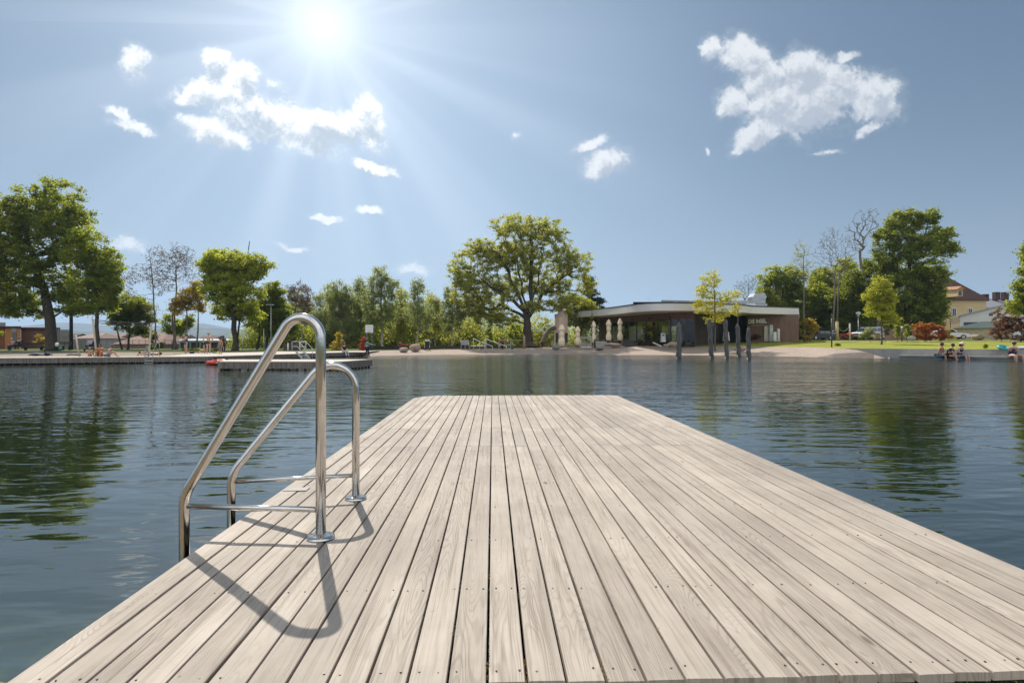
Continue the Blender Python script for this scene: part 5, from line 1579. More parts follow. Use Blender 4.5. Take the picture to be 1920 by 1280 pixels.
# picnic tables
def bench_table(label, px, D, ybase, wd_, m, group, name='picnic_table', cat='table'):
    b_ = GP(px, ybase, D)
    r = thing(name, b_, label, cat, group)
    MB().box((b_.x, b_.y, b_.z + .74), (wd_, .75, .05)).build('tabletop', m, r)
    for s_ in (-1, 1):
        MB().box((b_.x, b_.y + s_ * .68, b_.z + .44), (wd_, .26, .045)).build('bench', m, r)
        MB().box((b_.x + s_ * wd_ * .36, b_.y, b_.z + .36), (.09, 1.5, .70), 0, .7).build('leg', M_DARKWOOD, r)
M_OAK = mat('orange_oiled_timber', (.30, .17, .085), .7, var=.2)
bench_table('brown picnic table right at the great tree trunk', 1004, 82, 652.5, 1.7, M_OAK, 'picnic tables by the great tree')
bench_table('brown picnic table between the tree trunk table and the play tower', 1024, 83, 653, 1.9, M_OAK, 'picnic tables by the great tree')
# bar fence
bf = thing('bar_fence', GP(950, 655, 84), 'pale horizontal bar on posts behind the wheelchair', 'fence')
MB().bar(GP(935, 637.6, 84), GP(980, 637.4, 84), .10, .10).build('bar', mat('greenish_bar', (.34, .36, .28), .7), bf)
for px in (935.5, 958):
    MB().tube([GP(px, 637.5, 84), GP(px, 656, 84)], .05, 8).build('post', M_GALV, bf)

# terrace chairs and tables
M_CHAIR = mat('grey_woven_chair', (.12, .115, .11), .7, var=.2)
def chair_proto():
    r = thing('terrace_chair', (0, 0, 0), 'x', 'chair', 'grey chairs on the pavilion terrace')
    MB().box((0, 0, .44), (.5, .5, .05)).build('seat', M_CHAIR, r, bevel=.01)
    MB().box((0, .25, .72), (.5, .05, .48)).build('backrest', M_CHAIR, r, bevel=.01)
    for x in (-.22, .22):
        MB().bar((x, -.22, .415), (x, .24, .415), .03).add([], []).build('rail', M_DKGREY, r)
        for y in (-.22, .22):
            MB().tube([(x, y, 0), (x, y, .415)], .018, 6).build('leg', M_DKGREY, r)
        MB().bar((x * 1.1, -.2, .66), (x * 1.1, .22, .66), .045, .03).build('armrest', M_CHAIR, r)
    return r
ch0 = chair_proto()
chair_spots = [(1123, 80, .3, 'grey chair, leftmost under the pavilion roof edge'), (1132, 81, 2.6, 'grey chair behind the fourth parasol on its left side'), (1148, 80, 1.0, 'grey chair right of the fourth parasol'),
               (1154, 82, -2.0, 'grey chair left of the fifth parasol'), (1172, 80, .6, 'grey chair right of the fifth parasol'), (1176, 83, 2.9, 'grey chair close to the glass behind the wicker lounge'), (1183, 81, -.6, 'grey chair behind the wicker lounge, nearest the pinkish shrub')]
for i, (px, D, a, lb) in enumerate(chair_spots):
    o = ch0 if i == 0 else copy_tree(ch0)
    o.location = on_land(px, D, .02); o.rotation_euler = (0, 0, a); o['label'] = lb
def table(label, px, D):
    b_ = on_land(px, D, .02)
    r = thing('terrace_table', b_, label, 'table', 'tables on the pavilion terrace')
    MB().box((b_.x, b_.y, b_.z + .73), (1.1, .8, .04)).build('tabletop', M_OAK, r)
    MB().tube([(b_.x, b_.y, b_.z), (b_.x, b_.y, b_.z + .71)], .05, 8).build('leg', M_DKGREY, r)
    MB().box((b_.x, b_.y, b_.z + .02), (.6, .5, .04)).build('foot', M_DKGREY, r)
table('terrace table between the first two chairs', 1128, 79.5)
table('terrace table between the fourth and fifth parasols', 1152, 78.5)
table('terrace table right of the fifth parasol', 1177, 79)
wk = thing('wicker_lounge', on_land(1180, 77.3, .02), 'dark woven wicker lounge sofa between the fifth parasol and the pinkish shrub', 'sofa')
M_WICK = mat('dark_wicker', (.055, .05, .045), .8, var=.5, vscale=14)
b_ = on_land(1180, 77.3, .02)
MB().box((b_.x, b_.y, b_.z + .22), (1.9, .9, .4)).build('seat', M_WICK, wk, bevel=.04)
MB().box((b_.x, b_.y + .4, b_.z + .62), (1.9, .14, .42)).build('backrest', M_WICK, wk, bevel=.03)
for s_ in (-1, 1):
    MB().box((b_.x + s_ * .98, b_.y, b_.z + .42), (.14, .95, .62)).build('armrest', M_WICK, wk, bevel=.03)

# pale low walls of the terrace
for px0, px1, yt, yb, D, lb in ((1087, 1111, 631, 648.5, 83, 'pale low concrete wall behind the white flowering shrub'), (1117, 1137, 640.5, 648.5, 77.5, 'whitish planter wall left of the fourth parasol')):
    a, b_ = GP(px0, yb, D), GP(px1, yb, D)
    r = thing('low_wall', a, lb, 'wall')
    mb = MB(); wall_line(mb, (a.x, a.y), (b_.x, b_.y), a.z - .2, zof(yt, D) - .062, .3); mb.build('wall_body', M_CONC, r)
    mb = MB(); wall_line(mb, (a.x, a.y), (b_.x, b_.y), zof(yt, D) - .06, zof(yt, D), .36); mb.build('coping', M_FASCIA, r)
pd = thing('paved_slab', GP(1104, 651, 76), 'pale paving slab lying in front of the low walls', 'slab')
c = GP(1100, 650.5, 76); MB().box((c.x, c.y, c.z), (1.3, .8, .12)).build('slab', M_FASCIA, pd, bevel=.02)
# leaning pale beam by the pinkish shrub
bmx = MB(); bmx.bar(GP(1224.5, 642, 75), GP(1240, 649, 73.5), .16, .12); tag(bmx.build('timber_beam', M_WHITEPAINT), 'pale beam lying aslant on the bank right of the pinkish shrub', 'beam')

# A-boards
def aboard(label, px, D, ytop, ybase, wpx, m):
    b_ = GP(px, ybase, D); h = zof(ytop, D) - b_.z; w_ = wpx * D / F
    r = thing('sandwich_board', b_, label, 'sign board', 'white sandwich boards')
    for s_ in (-1, 1):
        mb = MB(); mb.bar((b_.x, b_.y + s_ * .35, b_.z), (b_.x, b_.y + s_ * .03, b_.z + h), w_, .03, up=(0, 1, 0)); mb.build('board', m, r)
    MB().box((b_.x, b_.y - .19, b_.z + h * .78), (w_ * .5, .03, h * .14)).build('printed_mark', M_BLACK, r)
aboard('white sandwich board in front of the pavilion glass, left of the leftmost pile', 1243, 77, 624.5, 641, 8, M_WHITEPAINT)
aboard('pale tapering sandwich board half hidden by the third pile', 1361.5, 80, 622, 639, 10, M_WHITEPAINT)
for px, lb in ((1250.5, 'thin white post next to the white sandwich board'), (1254.5, 'thin white post, middle of three by the sandwich board'), (1259.5, 'thin white post, nearest the leftmost pile on its left'), (1281.5, 'thin white post right of the leftmost pile')):
    simple_post('barrier_post', lb, 'post', px, 624.5, 641, 78, .045, M_WHITEPAINT, 'thin white posts before the glazing')

# left side furniture
def park_bench(label, px0, px1, yseat, D, ybase):
    a, b_ = GP(px0, ybase, D), GP(px1, ybase, D)
    r = thing('park_bench', (a + b_) / 2, label, 'bench', 'dark benches behind the sand')
    zs = zof(yseat, D)
    c = (a + b_) / 2; L_ = (b_ - a).length
    MB().box((c.x, c.y, zs), (L_, .45, .05), -YAW).build('seat', M_DARKWOOD, r)
    for k in (0, 1):
        MB().box((c.x, c.y + .24, zs + .25 + k * .18), (L_, .035, .13), -YAW).build('back_slat', M_DARKWOOD, r)
    for f in (.06, .5, .94):
        p_ = a + (b_ - a) * f
        MB().box((p_.x, p_.y, (a.z + zs) / 2 - .02), (.06, .4, zs - a.z - .01)).build('leg', M_BLACK, r)
        MB().box((p_.x, p_.y + .262, zs + .22), (.05, .03, .5)).build('back_support', M_BLACK, r)
park_bench('long dark bench under the huge tree, with two people at its left end', 14, 82, 649.5, 66, 656.5)
park_bench('short dark bench between the huge tree trunk and the tarred pole', 104, 132, 648.5, 65, 656)
def cloth_heap(name, label, cat, px, D, ybase, w_, h, m, seed, group=None):
    s = D / F; b_ = GP(px, ybase, D)
    mb = MB(); mb.ell((b_.x, b_.y, b_.z + h * s * .4), (w_ * s / 2, w_ * s * .35, h * s * .6), 12, 8, .16, seed=seed)
    return tag(mb.build(name, m, smooth=True), label, cat, group)
cloth_heap('bag', 'dark blue bag lying in the sand by the wide flat boulder', 'bag', 88, 43.5, 666, 10, 6, mat('navy_cloth', (.02, .025, .05), .8), 1)
cloth_heap('towel', 'blue grey crumpled towel in the sand at the far left', 'towel', 66, 43.5, 666, 14, 4, mat('bluegrey_cloth', (.06, .07, .11), .85), 2)
cloth_heap('bag', 'white bag on the short dark bench', 'bag', 107, 64.6, 648.6, 7, 6.5, M_WHITEPAINT, 3)
cloth_heap('bag', 'teal bag standing under the short dark bench', 'bag', 113.5, 64, 656, 7, 6, mat('teal_cloth', (.04, .16, .17), .7), 4)
cloth_heap('bag', 'dark teal bag on the grass beside the girl in the blue swimsuit', 'bag', 360, 52, 662.5, 9, 5, mat('dark_teal_cloth', (.02, .07, .10), .7), 5)
cloth_heap('towel', 'pale towel spread on the deck left of the seated child', 'towel', 376, 50.5, 662.6, 10, 1.4, mat('pale_cloth', (.5, .45, .4), .85), 6)
cloth_heap('towel', 'blue towel on the deck between the bikini woman and the boy', 'towel', 402, 50.5, 662.4, 9, 1.8, mat('skyblue_cloth', (.16, .26, .42), .85), 7)
cloth_heap('towel', 'yellow towel hanging from the boy in dark shorts', 'towel', 408.5, 50, 663.5, 4, 5, mat('yellow_cloth', (.65, .62, .03), .8), 8)
cloth_heap('towel', 'reddish towel on the deck at the left of the girl in the blue swimsuit', 'towel', 333, 46, 664, 16, 1.2, mat('rose_cloth', (.40, .24, .20), .85), 9)

# strollers
def stroller(label, px, D, ybase, frame_m, hood_m, seat_m, sc=1.0):
    b_ = GP(px, ybase, D)
    r = thing('stroller', b_, label, 'stroller')
    q_ = lambda x, y, z: (b_.x + x * sc, b_.y + y * sc, b_.z + z * sc)
    for x in (-.27, .27):
        for y in (-.35, .38):
            mb = MB(); mb.tube([q_(x - .02, y, .13), q_(x + .02, y, .13)], .13 * sc, 14); w_ = mb.build('wheel', M_RUBBER, r)
        mb = MB(); mb.tube([q_(x, -.35, .15), q_(x, .1, .6), q_(x, .55, 1.02)], .017 * sc, 6); mb.tube([q_(x, .38, .15), q_(x, -.1, .55)], .017 * sc, 6); mb.build('frame', frame_m, r)
    MB().tube([q_(-.27, .55, 1.02), q_(.27, .55, 1.02)], .022 * sc, 6).build('handle', M_BLACK, r)
    mb = MB(); mb.box(q_(0, -.02, .52), (.48 * sc, .62 * sc, .16 * sc)); mb.box(q_(0, .24, .74), (.48 * sc, .12 * sc, .45 * sc)); mb.build('seat', seat_m, r, bevel=.03)
    mb = MB()
    rows = []
    for k in range(8):
        a = math.pi * .05 + k / 7 * math.pi * .55
        rows.append([q_(x, .26 - math.sin(a) * .42 + .1, .80 + math.cos(a) * .28) for x in (-.25, -.23, 0, .23, .25)])
    mb.grid(rows); mb.build('hood', hood_m, r)
    MB().box(q_(0, 0, .27), (.42 * sc, .5 * sc, .16 * sc)).build('basket', M_BLACK, r)
stroller('dark stroller with a pale hood behind the sand, left of the left net pole', 168.5, 58, 658.5, M_DKGREY, mat('lilac_cloth', (.30, .30, .38), .8), M_BLACK, 1.05)
stroller('white framed stroller with a dark hood right of the tall blocky boulder', 801, 75, 656, M_WHITEPAINT, M_BLACK, M_BLACK, 1.25)
# display easel
ez = thing('display_table', GP(872, 656, 79), 'grey rectangular board on splayed legs behind the beach', 'board')
c = GP(871.5, 642, 79)
MB().box((c.x, c.y, c.z), (1.15, .06, .72)).build('panel', mat('lilac_grey_board', (.28, .28, .30), .7), ez, bevel=.01)
MB().box((c.x, c.y - .05, c.z + .12), (1.2, .05, .06)).build('ledge', M_GALV, ez)
for a, b_ in ((866.5, 863.5), (872, 872), (877, 882)):
    MB().tube([(GP(a, 640, 79)), GP(b_, 656.5, 79)], .03, 6).build('leg', M_GALV, ez)
# orange plank seat, grey info boxes
ob = thing('orange_plank', GP(770, 652, 80), 'orange plank seat behind the boulders', 'seat')
MB().bar(GP(754, 645.4, 80), GP(788, 645.8, 80), .35, .16).build('plank', mat('orange_plastic', (.42, .12, .03), .6), ob)
for px in (757, 785):
    MB().tube([GP(px, 646, 80), GP(px, 657, 80)], .06, 8).build('leg', M_DKGREY, ob)

# ramp wheelchair
wc = thing('wheelchair', GP(954, 655.5, 75.5), 'wheelchair with pale rimmed wheels standing at the beach handrail', 'wheelchair')
b_ = GP(954, 655.5, 75.5)
def wheel_ring(mb, c, r, rt, n=18):
    mb.tube([(c[0] + r * math.cos(a), c[1], c[2] + r * math.sin(a)) for a in np.linspace(0, 2 * math.pi, n + 1)], rt, 6, caps=False)
for y in (-.28, .28):
    mb = MB(); wheel_ring(mb, (b_.x - .05, b_.y + y, b_.z + .34), .33, .028)
    for k in range(6):
        a = k * math.pi / 3
        mb.tube([(b_.x - .05, b_.y + y, b_.z + .34), (b_.x - .05 + .33 * math.cos(a), b_.y + y, b_.z + .34 + .33 * math.sin(a))], .006, 4)
    mb.build('wheel', M_GALV, wc)
    mb = MB(); wheel_ring(mb, (b_.x + .48, b_.y + y, b_.z + .1), .09, .022, 10); mb.build('caster', M_BLACK, wc)
MB().box((b_.x + .05, b_.y, b_.z + .5), (.48, .46, .07)).build('seat', M_BLACK, wc, bevel=.01)
MB().box((b_.x - .2, b_.y, b_.z + .74), (.05, .46, .45)).build('backrest', M_BLACK, wc, bevel=.01)
MB().bar((b_.x + .26, b_.y, b_.z + .48), (b_.x + .55, b_.y, b_.z + .12), .4, .03, up=(0, 1, 0)).build('footrest', M_DKGREY, wc)

# wooden picket fence
pf = thing('picket_fence', GP(1690, 636, 80), 'brown vertical board fence behind the short lamp', 'fence')
M_PICK = mat('brown_fence_boards', (.22, .155, .115), .85, var=.3, vscale=5, stretch=(4, 4, .3))
mb = MB(); k = 0
for px in np.arange(1661, 1718, 2.05):
    p_ = GP(px, 636, 80)
    mb.box((p_.x, p_.y, (zof(617.5, 80) + p_.z) / 2 + .015 * math.sin(k * 2.3)), (.145, .03, zof(617.5, 80) - p_.z + .1)); k += 1
mb.build('boards', M_PICK, pf)
mb = MB()
for y in (621, 632):
    a, b_ = GP(1661, y, 80), GP(1718, y, 80); mb.bar((a.x, a.y + .05, a.z), (b_.x, b_.y + .05, b_.z), .05, .1)
mb.build('rails', M_PICK, pf)
for px in (1661, 1680, 1699, 1717):
    p_ = GP(px, 637, 80); MB().box((p_.x, p_.y + .13, zof(626, 80)), (.1, .1, 1.75)).build('post', M_PICK, pf)
wb = thing('wooden_box', GP(1644, 635.5, 78), 'small brown wooden box planter in front of the silver van', 'planter')
c = GP(1644, 630.5, 78); MB().box(tuple(c), (.62, .5, .72)).build('box', M_PICK, wb, bevel=.015); MB().box((c.x, c.y, c.z + .38), (.68, .56, .05)).build('rim', M_DARKWOOD, wb)

# ================================================================== VEHICLES
def car(name, label, px, D, ybase, rz, paint, kind='car', sc=1.0):
    b_ = GP(px, ybase, D)
    r = thing(name, (0, 0, 0), label, 'van' if kind == 'van' else 'car')
    if kind == 'van':
        low = [(-2.45, .35), (2.3, .35), (2.5, .55), (2.45, .95), (2.25, 1.1), (1.45, 1.25), (-2.45, 1.25)]
        cab = [(-2.42, 1.25), (1.42, 1.25), (.55, 1.93), (-2.25, 1.98)]
        wins = [(-2.2, -1.0), (-.9, .1)]; tpz = (1.32, 1.82); w2 = .95; xs = (-1.55, 1.6)
        front = [(1.38, 1.32), (.64, 1.87)]
    else:
        low = [(-2.15, .32), (2.1, .30), (2.2, .5), (2.12, .78), (1.1, .92), (-2.1, .98), (-2.22, .6)]
        cab = [(-1.95, .95), (1.05, .92), (.25, 1.42), (-1.25, 1.46)]
        wins = [(-1.35, -.45), (-.35, .35)]; tpz = (1.0, 1.36); w2 = .88; xs = (-1.35, 1.35)
        front = [(1.0, .96), (.30, 1.39)]
    def ext(pr, hw, hw2=None):
        mb = MB(); n = len(pr)
        zmax = max(z for _, z in pr); zmin = min(z for _, z in pr)
        def h_(z): return hw if hw2 is None else hw + (hw2 - hw) * (z - zmin) / (zmax - zmin)
        vs = [(x, -h_(z), z) for x, z in pr] + [(x, h_(z), z) for x, z in pr]
        return mb.add(vs, [tuple(range(n)), tuple(range(2 * n - 1, n - 1, -1))] + [(i, i + n, (i + 1) % n + n, (i + 1) % n) for i in range(n)])
    ext(low, w2).build('body', paint, r, smooth=False, bevel=.05)
    ext(cab, w2 * .96, w2 * .80).build('cabin', paint, r, bevel=.04)
    for (x0, x1) in wins:
        for s_ in (-1, 1):
            mb = MB()
            yA, yB = s_ * (w2 * .955 + .012), s_ * (w2 * .84 + .012)
            sl_ = .25 if x1 == wins[-1][1] else 0
            mb.add([(x0, yA, tpz[0]), (x1 + sl_, yA, tpz[0]), (x1 - sl_ * .6, yB, tpz[1]), (x0 + .06, yB, tpz[1]), (x0, yA - s_ * .03, tpz[0]), (x1 + sl_, yA - s_ * .03, tpz[0]), (x1 - sl_ * .6, yB - s_ * .03, tpz[1]), (x0 + .06, yB - s_ * .03, tpz[1])], [(0, 1, 2, 3), (7, 6, 5, 4), (0, 4, 5, 1), (1, 5, 6, 2), (2, 6, 7, 3), (3, 7, 4, 0)])
            mb.build('window', M_DKGLASS, r)
    mb = MB()
    (xa, za), (xb, zb2) = front
    ws = w2 * .84
    mb.add([(xa + .03, -ws, za), (xa + .03, ws, za), (xb + .03, ws * .88, zb2), (xb + .03, -ws * .88, zb2), (xa, -ws, za), (xa, ws, za), (xb, ws * .88, zb2), (xb, -ws * .88, zb2)], [(0, 1, 2, 3), (7, 6, 5, 4), (0, 4, 5, 1), (1, 5, 6, 2), (2, 6, 7, 3), (3, 7, 4, 0)])
    mb.build('windscreen', M_DKGLASS, r)
    for x in xs:
        for s_ in (-1, 1):
            wh = MB(); wh.tube([(x, s_ * (w2 - .20), .33), (x, s_ * (w2 + .02), .33)], .33, 18); w_ = wh.build('wheel', M_RUBBER, r)
            rm = MB(); rm.tube([(x, s_ * (w2 + .018), .33), (x, s_ * (w2 + .032), .33)], .20, 14); rm.build('rim', M_GALV, w_)
    xf = max(x for x, _ in low)
    zl = .88 if kind == 'van' else .66
    for s_ in (-1, 1):
        MB().box((xf - .06, s_ * w2 * .72, zl), (.14, .36, .17)).build('headlight', mat('headlight_glass', (.75, .77, .8), .1), r, bevel=.03)
        MB().box((xf - 1.15 if kind == 'van' else .72, s_ * (w2 + .09), tpz[0] + .05), (.12, .18, .15)).build('mirror', M_BLACK, r, bevel=.03)
    MB().box((xf + .005, 0, zl - .02), (.05, w2 * .95, .16)).build('grille', M_BLACK, r)
    MB().box((xf - .02, 0, .45), (.10, w2 * 1.8, .16)).build('bumper', M_DKGREY, r, bevel=.03)
    r.location = b_; r.rotation_euler = (0, 0, rz); r.scale = (sc, sc, sc)
    return r
M_SILVER = mat('silver_paint', (.50, .52, .54), .3, .5, var=.03)
M_WHITECAR = mat('white_car_paint', (.70, .71, .72), .3, var=.02)
M_DARKCAR = mat('dark_car_paint', (.03, .03, .035), .3, var=.02)
car('parked_van', 'silver van with dark windows parked behind the lawn, facing left', 1627, 87, 636.5, R(196), M_SILVER, 'van')
car('parked_car', 'white car parked behind the thin orange shrub, right of the red shrubs', 1780, 79, 636, R(-22), M_WHITECAR)
car('parked_car', 'dark car in the shade right of the reddish shrub by the sign wall', 1536, 88, 637, R(190), M_DARKCAR)
tr_ = thing('red_trailer', GP(1583, 635, 80), 'low red trailer between the yellowish post and the silver van', 'trailer')
c = GP(1582, 629.5, 80)
MB().box((c.x, c.y, c.z), (2.1, 1.1, .62)).build('box', mat('dull_red_paint', (.20, .025, .02), .6), tr_, bevel=.03)
for x in (-.5, .5):
    for s_ in (-1, 1):
        MB().tube([(c.x + x, c.y + s_ * .5, zof(634.6, 80) + .2), (c.x + x, c.y + s_ * .62, zof(634.6, 80) + .2)], .22, 14).build('wheel', M_RUBBER, tr_)
MB().bar((c.x - 1.0, c.y, c.z - .15), (c.x - 1.7, c.y, c.z - .2), .08).build('drawbar', M_DKGREY, tr_)
cloth_heap('red_tarpaulin', 'bright red cover hanging over the right end of the red trailer', 'cover', 1592, 79.3, 628, 9, 4, mat('bright_red_cloth', (.55, .05, .03), .7), 12)
rg_ = thing('rope_fence', GP(1582, 625, 77), 'slack rope hung between the yellowish post and the thin pale post', 'rope')
mb = MB()
mb.tube([GP(1571 + 22 * f, 613 + 9 * math.sin(math.pi * f) - 2 * f, 76.2) for f in np.linspace(0, 1, 10)], .02, 5); mb.build('rope', mat('pale_rope', (.45, .40, .32), .9), rg_)

# ================================================================== BUILDINGS FARTHER BACK
def gable_house(name, label, px0, px1, D, ybase, yeave, yridge, wall_m, roof_m, depth, cat='building', ridge=None, over=.4, hip=0.0):
    a, b_ = G(px0, D), G(px1, D)
    z0 = zof(ybase, D) - .5; ze = zof(yeave, D); zr = zof(yridge, D)
    r = thing(name, (a.x, a.y, z0 + .5), label, cat)
    d = (b_ - a); L_ = d.length; d.normalize(); n = Vector((-d.y, d.x, 0))
    c1, c2_ = b_ + n * depth, a + n * depth
    MB().prism([(a.x, a.y), (b_.x, b_.y), (c1.x, c1.y), (c2_.x, c2_.y)], z0, ze).build('walls', wall_m, r)
    A_, B_, C_, D_ = a - d * over - n * over, b_ + d * over - n * over, c1 + d * over + n * over, c2_ - d * over + n * over
    h = hip * L_ / 2
    E_, F_ = a + n * depth / 2 + d * h, b_ + n * depth / 2 - d * h
    if hip == 0: E_ -= d * over; F_ += d * over
    V = [(*A_.xy, ze + .01), (*B_.xy, ze + .01), (*C_.xy, ze + .01), (*D_.xy, ze + .01), (*E_.xy, zr), (*F_.xy, zr)]
    MB().add(V, [(0, 1, 5, 4), (2, 3, 4, 5), (1, 2, 5), (3, 0, 4), (3, 2, 1, 0)]).build('roof', roof_m, r)
    return r
def wall_window(parent, px, ytop, ybot, wpx, D, frame_m, glass_m, off=.0):
    a = GP(px, ybot, D); w_ = wpx * D / F; h = zof(ytop, D) - a.z
    f_ = MB(); yb = a.y - .06 - off
    t_ = .09
    f_.box((a.x - w_ / 2 - t_ / 2, yb, a.z + h / 2), (t_, .12, h + 2 * t_)); f_.box((a.x + w_ / 2 + t_ / 2, yb, a.z + h / 2), (t_, .12, h + 2 * t_))
    f_.box((a.x, yb, a.z + h + t_ / 2), (w_ - .002, .12, t_)); f_.box((a.x, yb, a.z - t_ / 2), (w_ - .002, .12, t_))
    f_.box((a.x, yb, a.z + h / 2), (.05, .08, h - .004))
    wd_ = f_.build('window', frame_m, parent)
    MB().box((a.x, yb + .035, a.z + h / 2), (w_ - .004, .03, h - .004)).build('pane', glass_m, wd_)
M_OCHRE = mat('ochre_render', (.60, .45, .24), .85, var=.06, vscale=.6)
M_TILE = mat('red_brown_tiles', (.058, .024, .018), .85, var=.35, vscale=3)
M_TILE2 = mat('pinkish_tiles', (.26, .17, .14), .85, var=.2, vscale=2)
M_WHITEWALL = mat('white_wall', (.64, .64, .63), .85, var=.04)
hs = gable_house('yellow_house', 'yellow house with a steep red brown hipped roof and a dormer behind the trees', 1752, 1849, 122, 640, 562.5, 506, M_OCHRE, M_TILE, 13, hip=.85, over=.55)
for px, yt, yb in ((1788.5, 578.5, 592.5), (1819, 578.5, 587.5)):
    wall_window(hs, px, yt, yb, 7, 122, M_WHITEPAINT, M_DKGLASS)
c = GP(1798, 549, 119.5)
d_ = MB().box((c.x, c.y + 1.2, c.z), (1.15, 3.0, 1.5)).build('dormer', M_OCHRE, hs)
MB().box((c.x - .75, c.y - .38, c.z + .2), (.003, .003, .003)).v
mb = MB(); mb.add([(c.x - .85, c.y - .6, c.z + .7), (c.x + .85, c.y - .6, c.z + .7), (c.x + .85, c.y + 3.2, c.z + .9), (c.x - .85, c.y + 3.2, c.z + .9), (c.x, c.y - .6, c.z + 1.4), (c.x, c.y + 3.2, c.z + 1.6)], [(0, 1, 4), (1, 2, 5, 4), (3, 0, 4, 5), (2, 3, 5), (0, 3, 2, 1)])
mb.build('dormer_roof', mat('orange_tiles', (.36, .17, .09), .85, var=.25), d_)
mb = MB().box((c.x, c.y - .32, c.z - .1), (.7, .04, 1.0)); mb.build('dormer_window', M_DKGLASS, d_)
MB().box((*GP(1847, 556, 128).xy, zof(558, 128)), (1.0, 1.0, 1.6)).build('chimney', M_TILE, hs)
# white shed with mono-pitch roof
D = 106
a, b_ = G(1800, D), G(1884, D - 2)
sh = thing('white_shed', (a.x, a.y, 1.4), 'white shed with a sloping roof and dark strip windows right of the yellow house', 'building')
d = (b_ - a).normalized(); n = Vector((-d.y, d.x, 0))
va, vb_ = (a - CAM), (b_ - CAM); va.z = vb_.z = 0; va.normalize(); vb_.normalize()
P1, P2, P3, P4 = a, b_, b_ + vb_ * 9, a + va * 9
zA, zB = zof(592.5, D), zof(573.5, D)
z0 = zof(640, D)
mb = MB(); mb.add([(*P1.xy, z0), (*P2.xy, z0), (*P3.xy, z0), (*P4.xy, z0), (*P1.xy, zA), (*P2.xy, zB), (*P3.xy, zB), (*P4.xy, zA)], [(3, 2, 1, 0), (4, 5, 6, 7), (0, 1, 5, 4), (1, 2, 6, 5), (2, 3, 7, 6), (3, 0, 4, 7)])
mb.build('walls', M_WHITEWALL, sh)
mb = MB(); q1, q2, q3, q4 = P1 - d * .3 - va * .4, P2 + d * .3 - vb_ * .4, P3 + d * .3 + vb_ * .4, P4 - d * .3 + va * .4
dzr = (zB - zA) / (b_ - a).length * .3
V = [(*q1.xy, zA - dzr + .02), (*q2.xy, zB + dzr + .02), (*q3.xy, zB + dzr + .02), (*q4.xy, zA - dzr + .02)]
mb.add(V + [(x, y, z + .18) for x, y, z in V], [(3, 2, 1, 0), (4, 5, 6, 7), (0, 1, 5, 4), (1, 2, 6, 5), (2, 3, 7, 6), (3, 0, 4, 7)]); mb.build('roof', mat('grey_sheet_roof', (.36, .37, .39), .6), sh)
for px, yt, yb, w_ in ((1820, 603.8, 609, 22), (1852, 602.8, 606.5, 24), (1858, 587, 592, 6)):
    p_ = GP(px, (yt + yb) / 2, D - (px - 1800) / 84 * 2)
    MB().box((p_.x, p_.y - .02, p_.z), (w_ * D / F, .1, (yb - yt) * D / F), math.atan2(d.y, d.x)).build('window', M_DKGLASS, sh)
# timber lean-to left of the shed
lt = thing('lean_to', GP(1790, 612, 104), 'brown slatted lean to roof on the left side of the white shed', 'lean-to')
for k in range(5):
    MB().bar(GP(1781, 598 + k * 2.4, 104), GP(1800, 594 + k * 2.4, 105), .08, .12).build('slat', M_PICK, lt)
MB().tube([GP(1782, 598, 104), GP(1782, 622, 104)], .07, 6).build('post', M_PICK, lt)
# low building with green corrugated roof
D = 98
a, b_ = G(1786, D), G(1900, D - 5)
lb_ = thing('low_shed', (a.x, a.y, 1.4), 'long low beige shed with a green corrugated roof behind the boulder', 'building')
d = (b_ - a).normalized(); n = Vector((-d.y, d.x, 0)); c1, c2_ = b_ + n * 5, a + n * 5
MB().prism([(a.x, a.y), (b_.x, b_.y), (c1.x, c1.y), (c2_.x, c2_.y)], zof(640, D), zof(615.5, D)).build('walls', mat('beige_render', (.42, .36, .29), .85), lb_)
rows = [[], []]
N_ = 120
for k in range(N_ + 1):
    f = k / N_
    wv = .06 * math.sin(k * math.pi * .8)
    p_ = a - n * .4 + (b_ - a) * f; q_ = a + n * 4.5 + d * 4.0 + (b_ - a - d * 1.0) * f
    rows[0].append((p_.x, p_.y, zof(615.6, D) + wv)); rows[1].append((q_.x, q_.y, zof(604.5, D + 5) + wv))
MB().grid(rows).build('roof', mat('green_corrugated', (.19, .225, .205), .6, var=.1), lb_)
# grey roofs behind
g2 = gable_house('grey_roofed_house', 'large house with a grey roof and chimneys far behind the white shed', 1835, 1925, 165, 640, 577, 556, M_WHITEWALL, mat('grey_slate', (.20, .205, .23), .8, var=.1), 14, over=.5)
for px in (1868, 1884):
    p_ = GP(px, 555, 170); MB().box((p_.x, p_.y, p_.z), (1.5, 1.2, 2.4)).build('chimney', M_TILE, g2)
# --- left
ks = thing('orange_kiosk', G(10, 80, 0), 'orange flat roofed kiosk with a grey door at the far left', 'building')
M_ORANGE = mat('orange_panels', (.42, .17, .045), .7, var=.12, vscale=1.5)
a, b_ = G(10, 80), G(40, 80)
MB().prism([xy(10, 80), xy(39, 80), xy(39, 92), xy(10, 92)], -.3, zof(614.5, 80)).build('walls', M_ORANGE, ks)
MB().prism([xy(-80, 77.5), xy(9.8, 80.02), xy(9.8, 92), xy(-80, 92)], -.3, zof(613.5, 80)).build('side_wall', mat('dark_orange_panels', (.20, .07, .02), .7, var=.12), ks)
MB().prism([xy(-82, 77.2), xy(9.8, 79.7), xy(39.6, 79.7), xy(39.6, 92.3), xy(-82, 92.3)], zof(613.3, 80), zof(613.3, 80) + .14).build('roof', M_ROOFEDGE, ks)
c = GP(26.8, 633, 79.97); dr = MB().box((c.x, c.y, (zof(622.5, 80) + zof(656, 80)) / 2), (.62, .06, zof(622.5, 80) - zof(656, 80))).build('door', mat('grey_door', (.13, .14, .13), .6), ks)
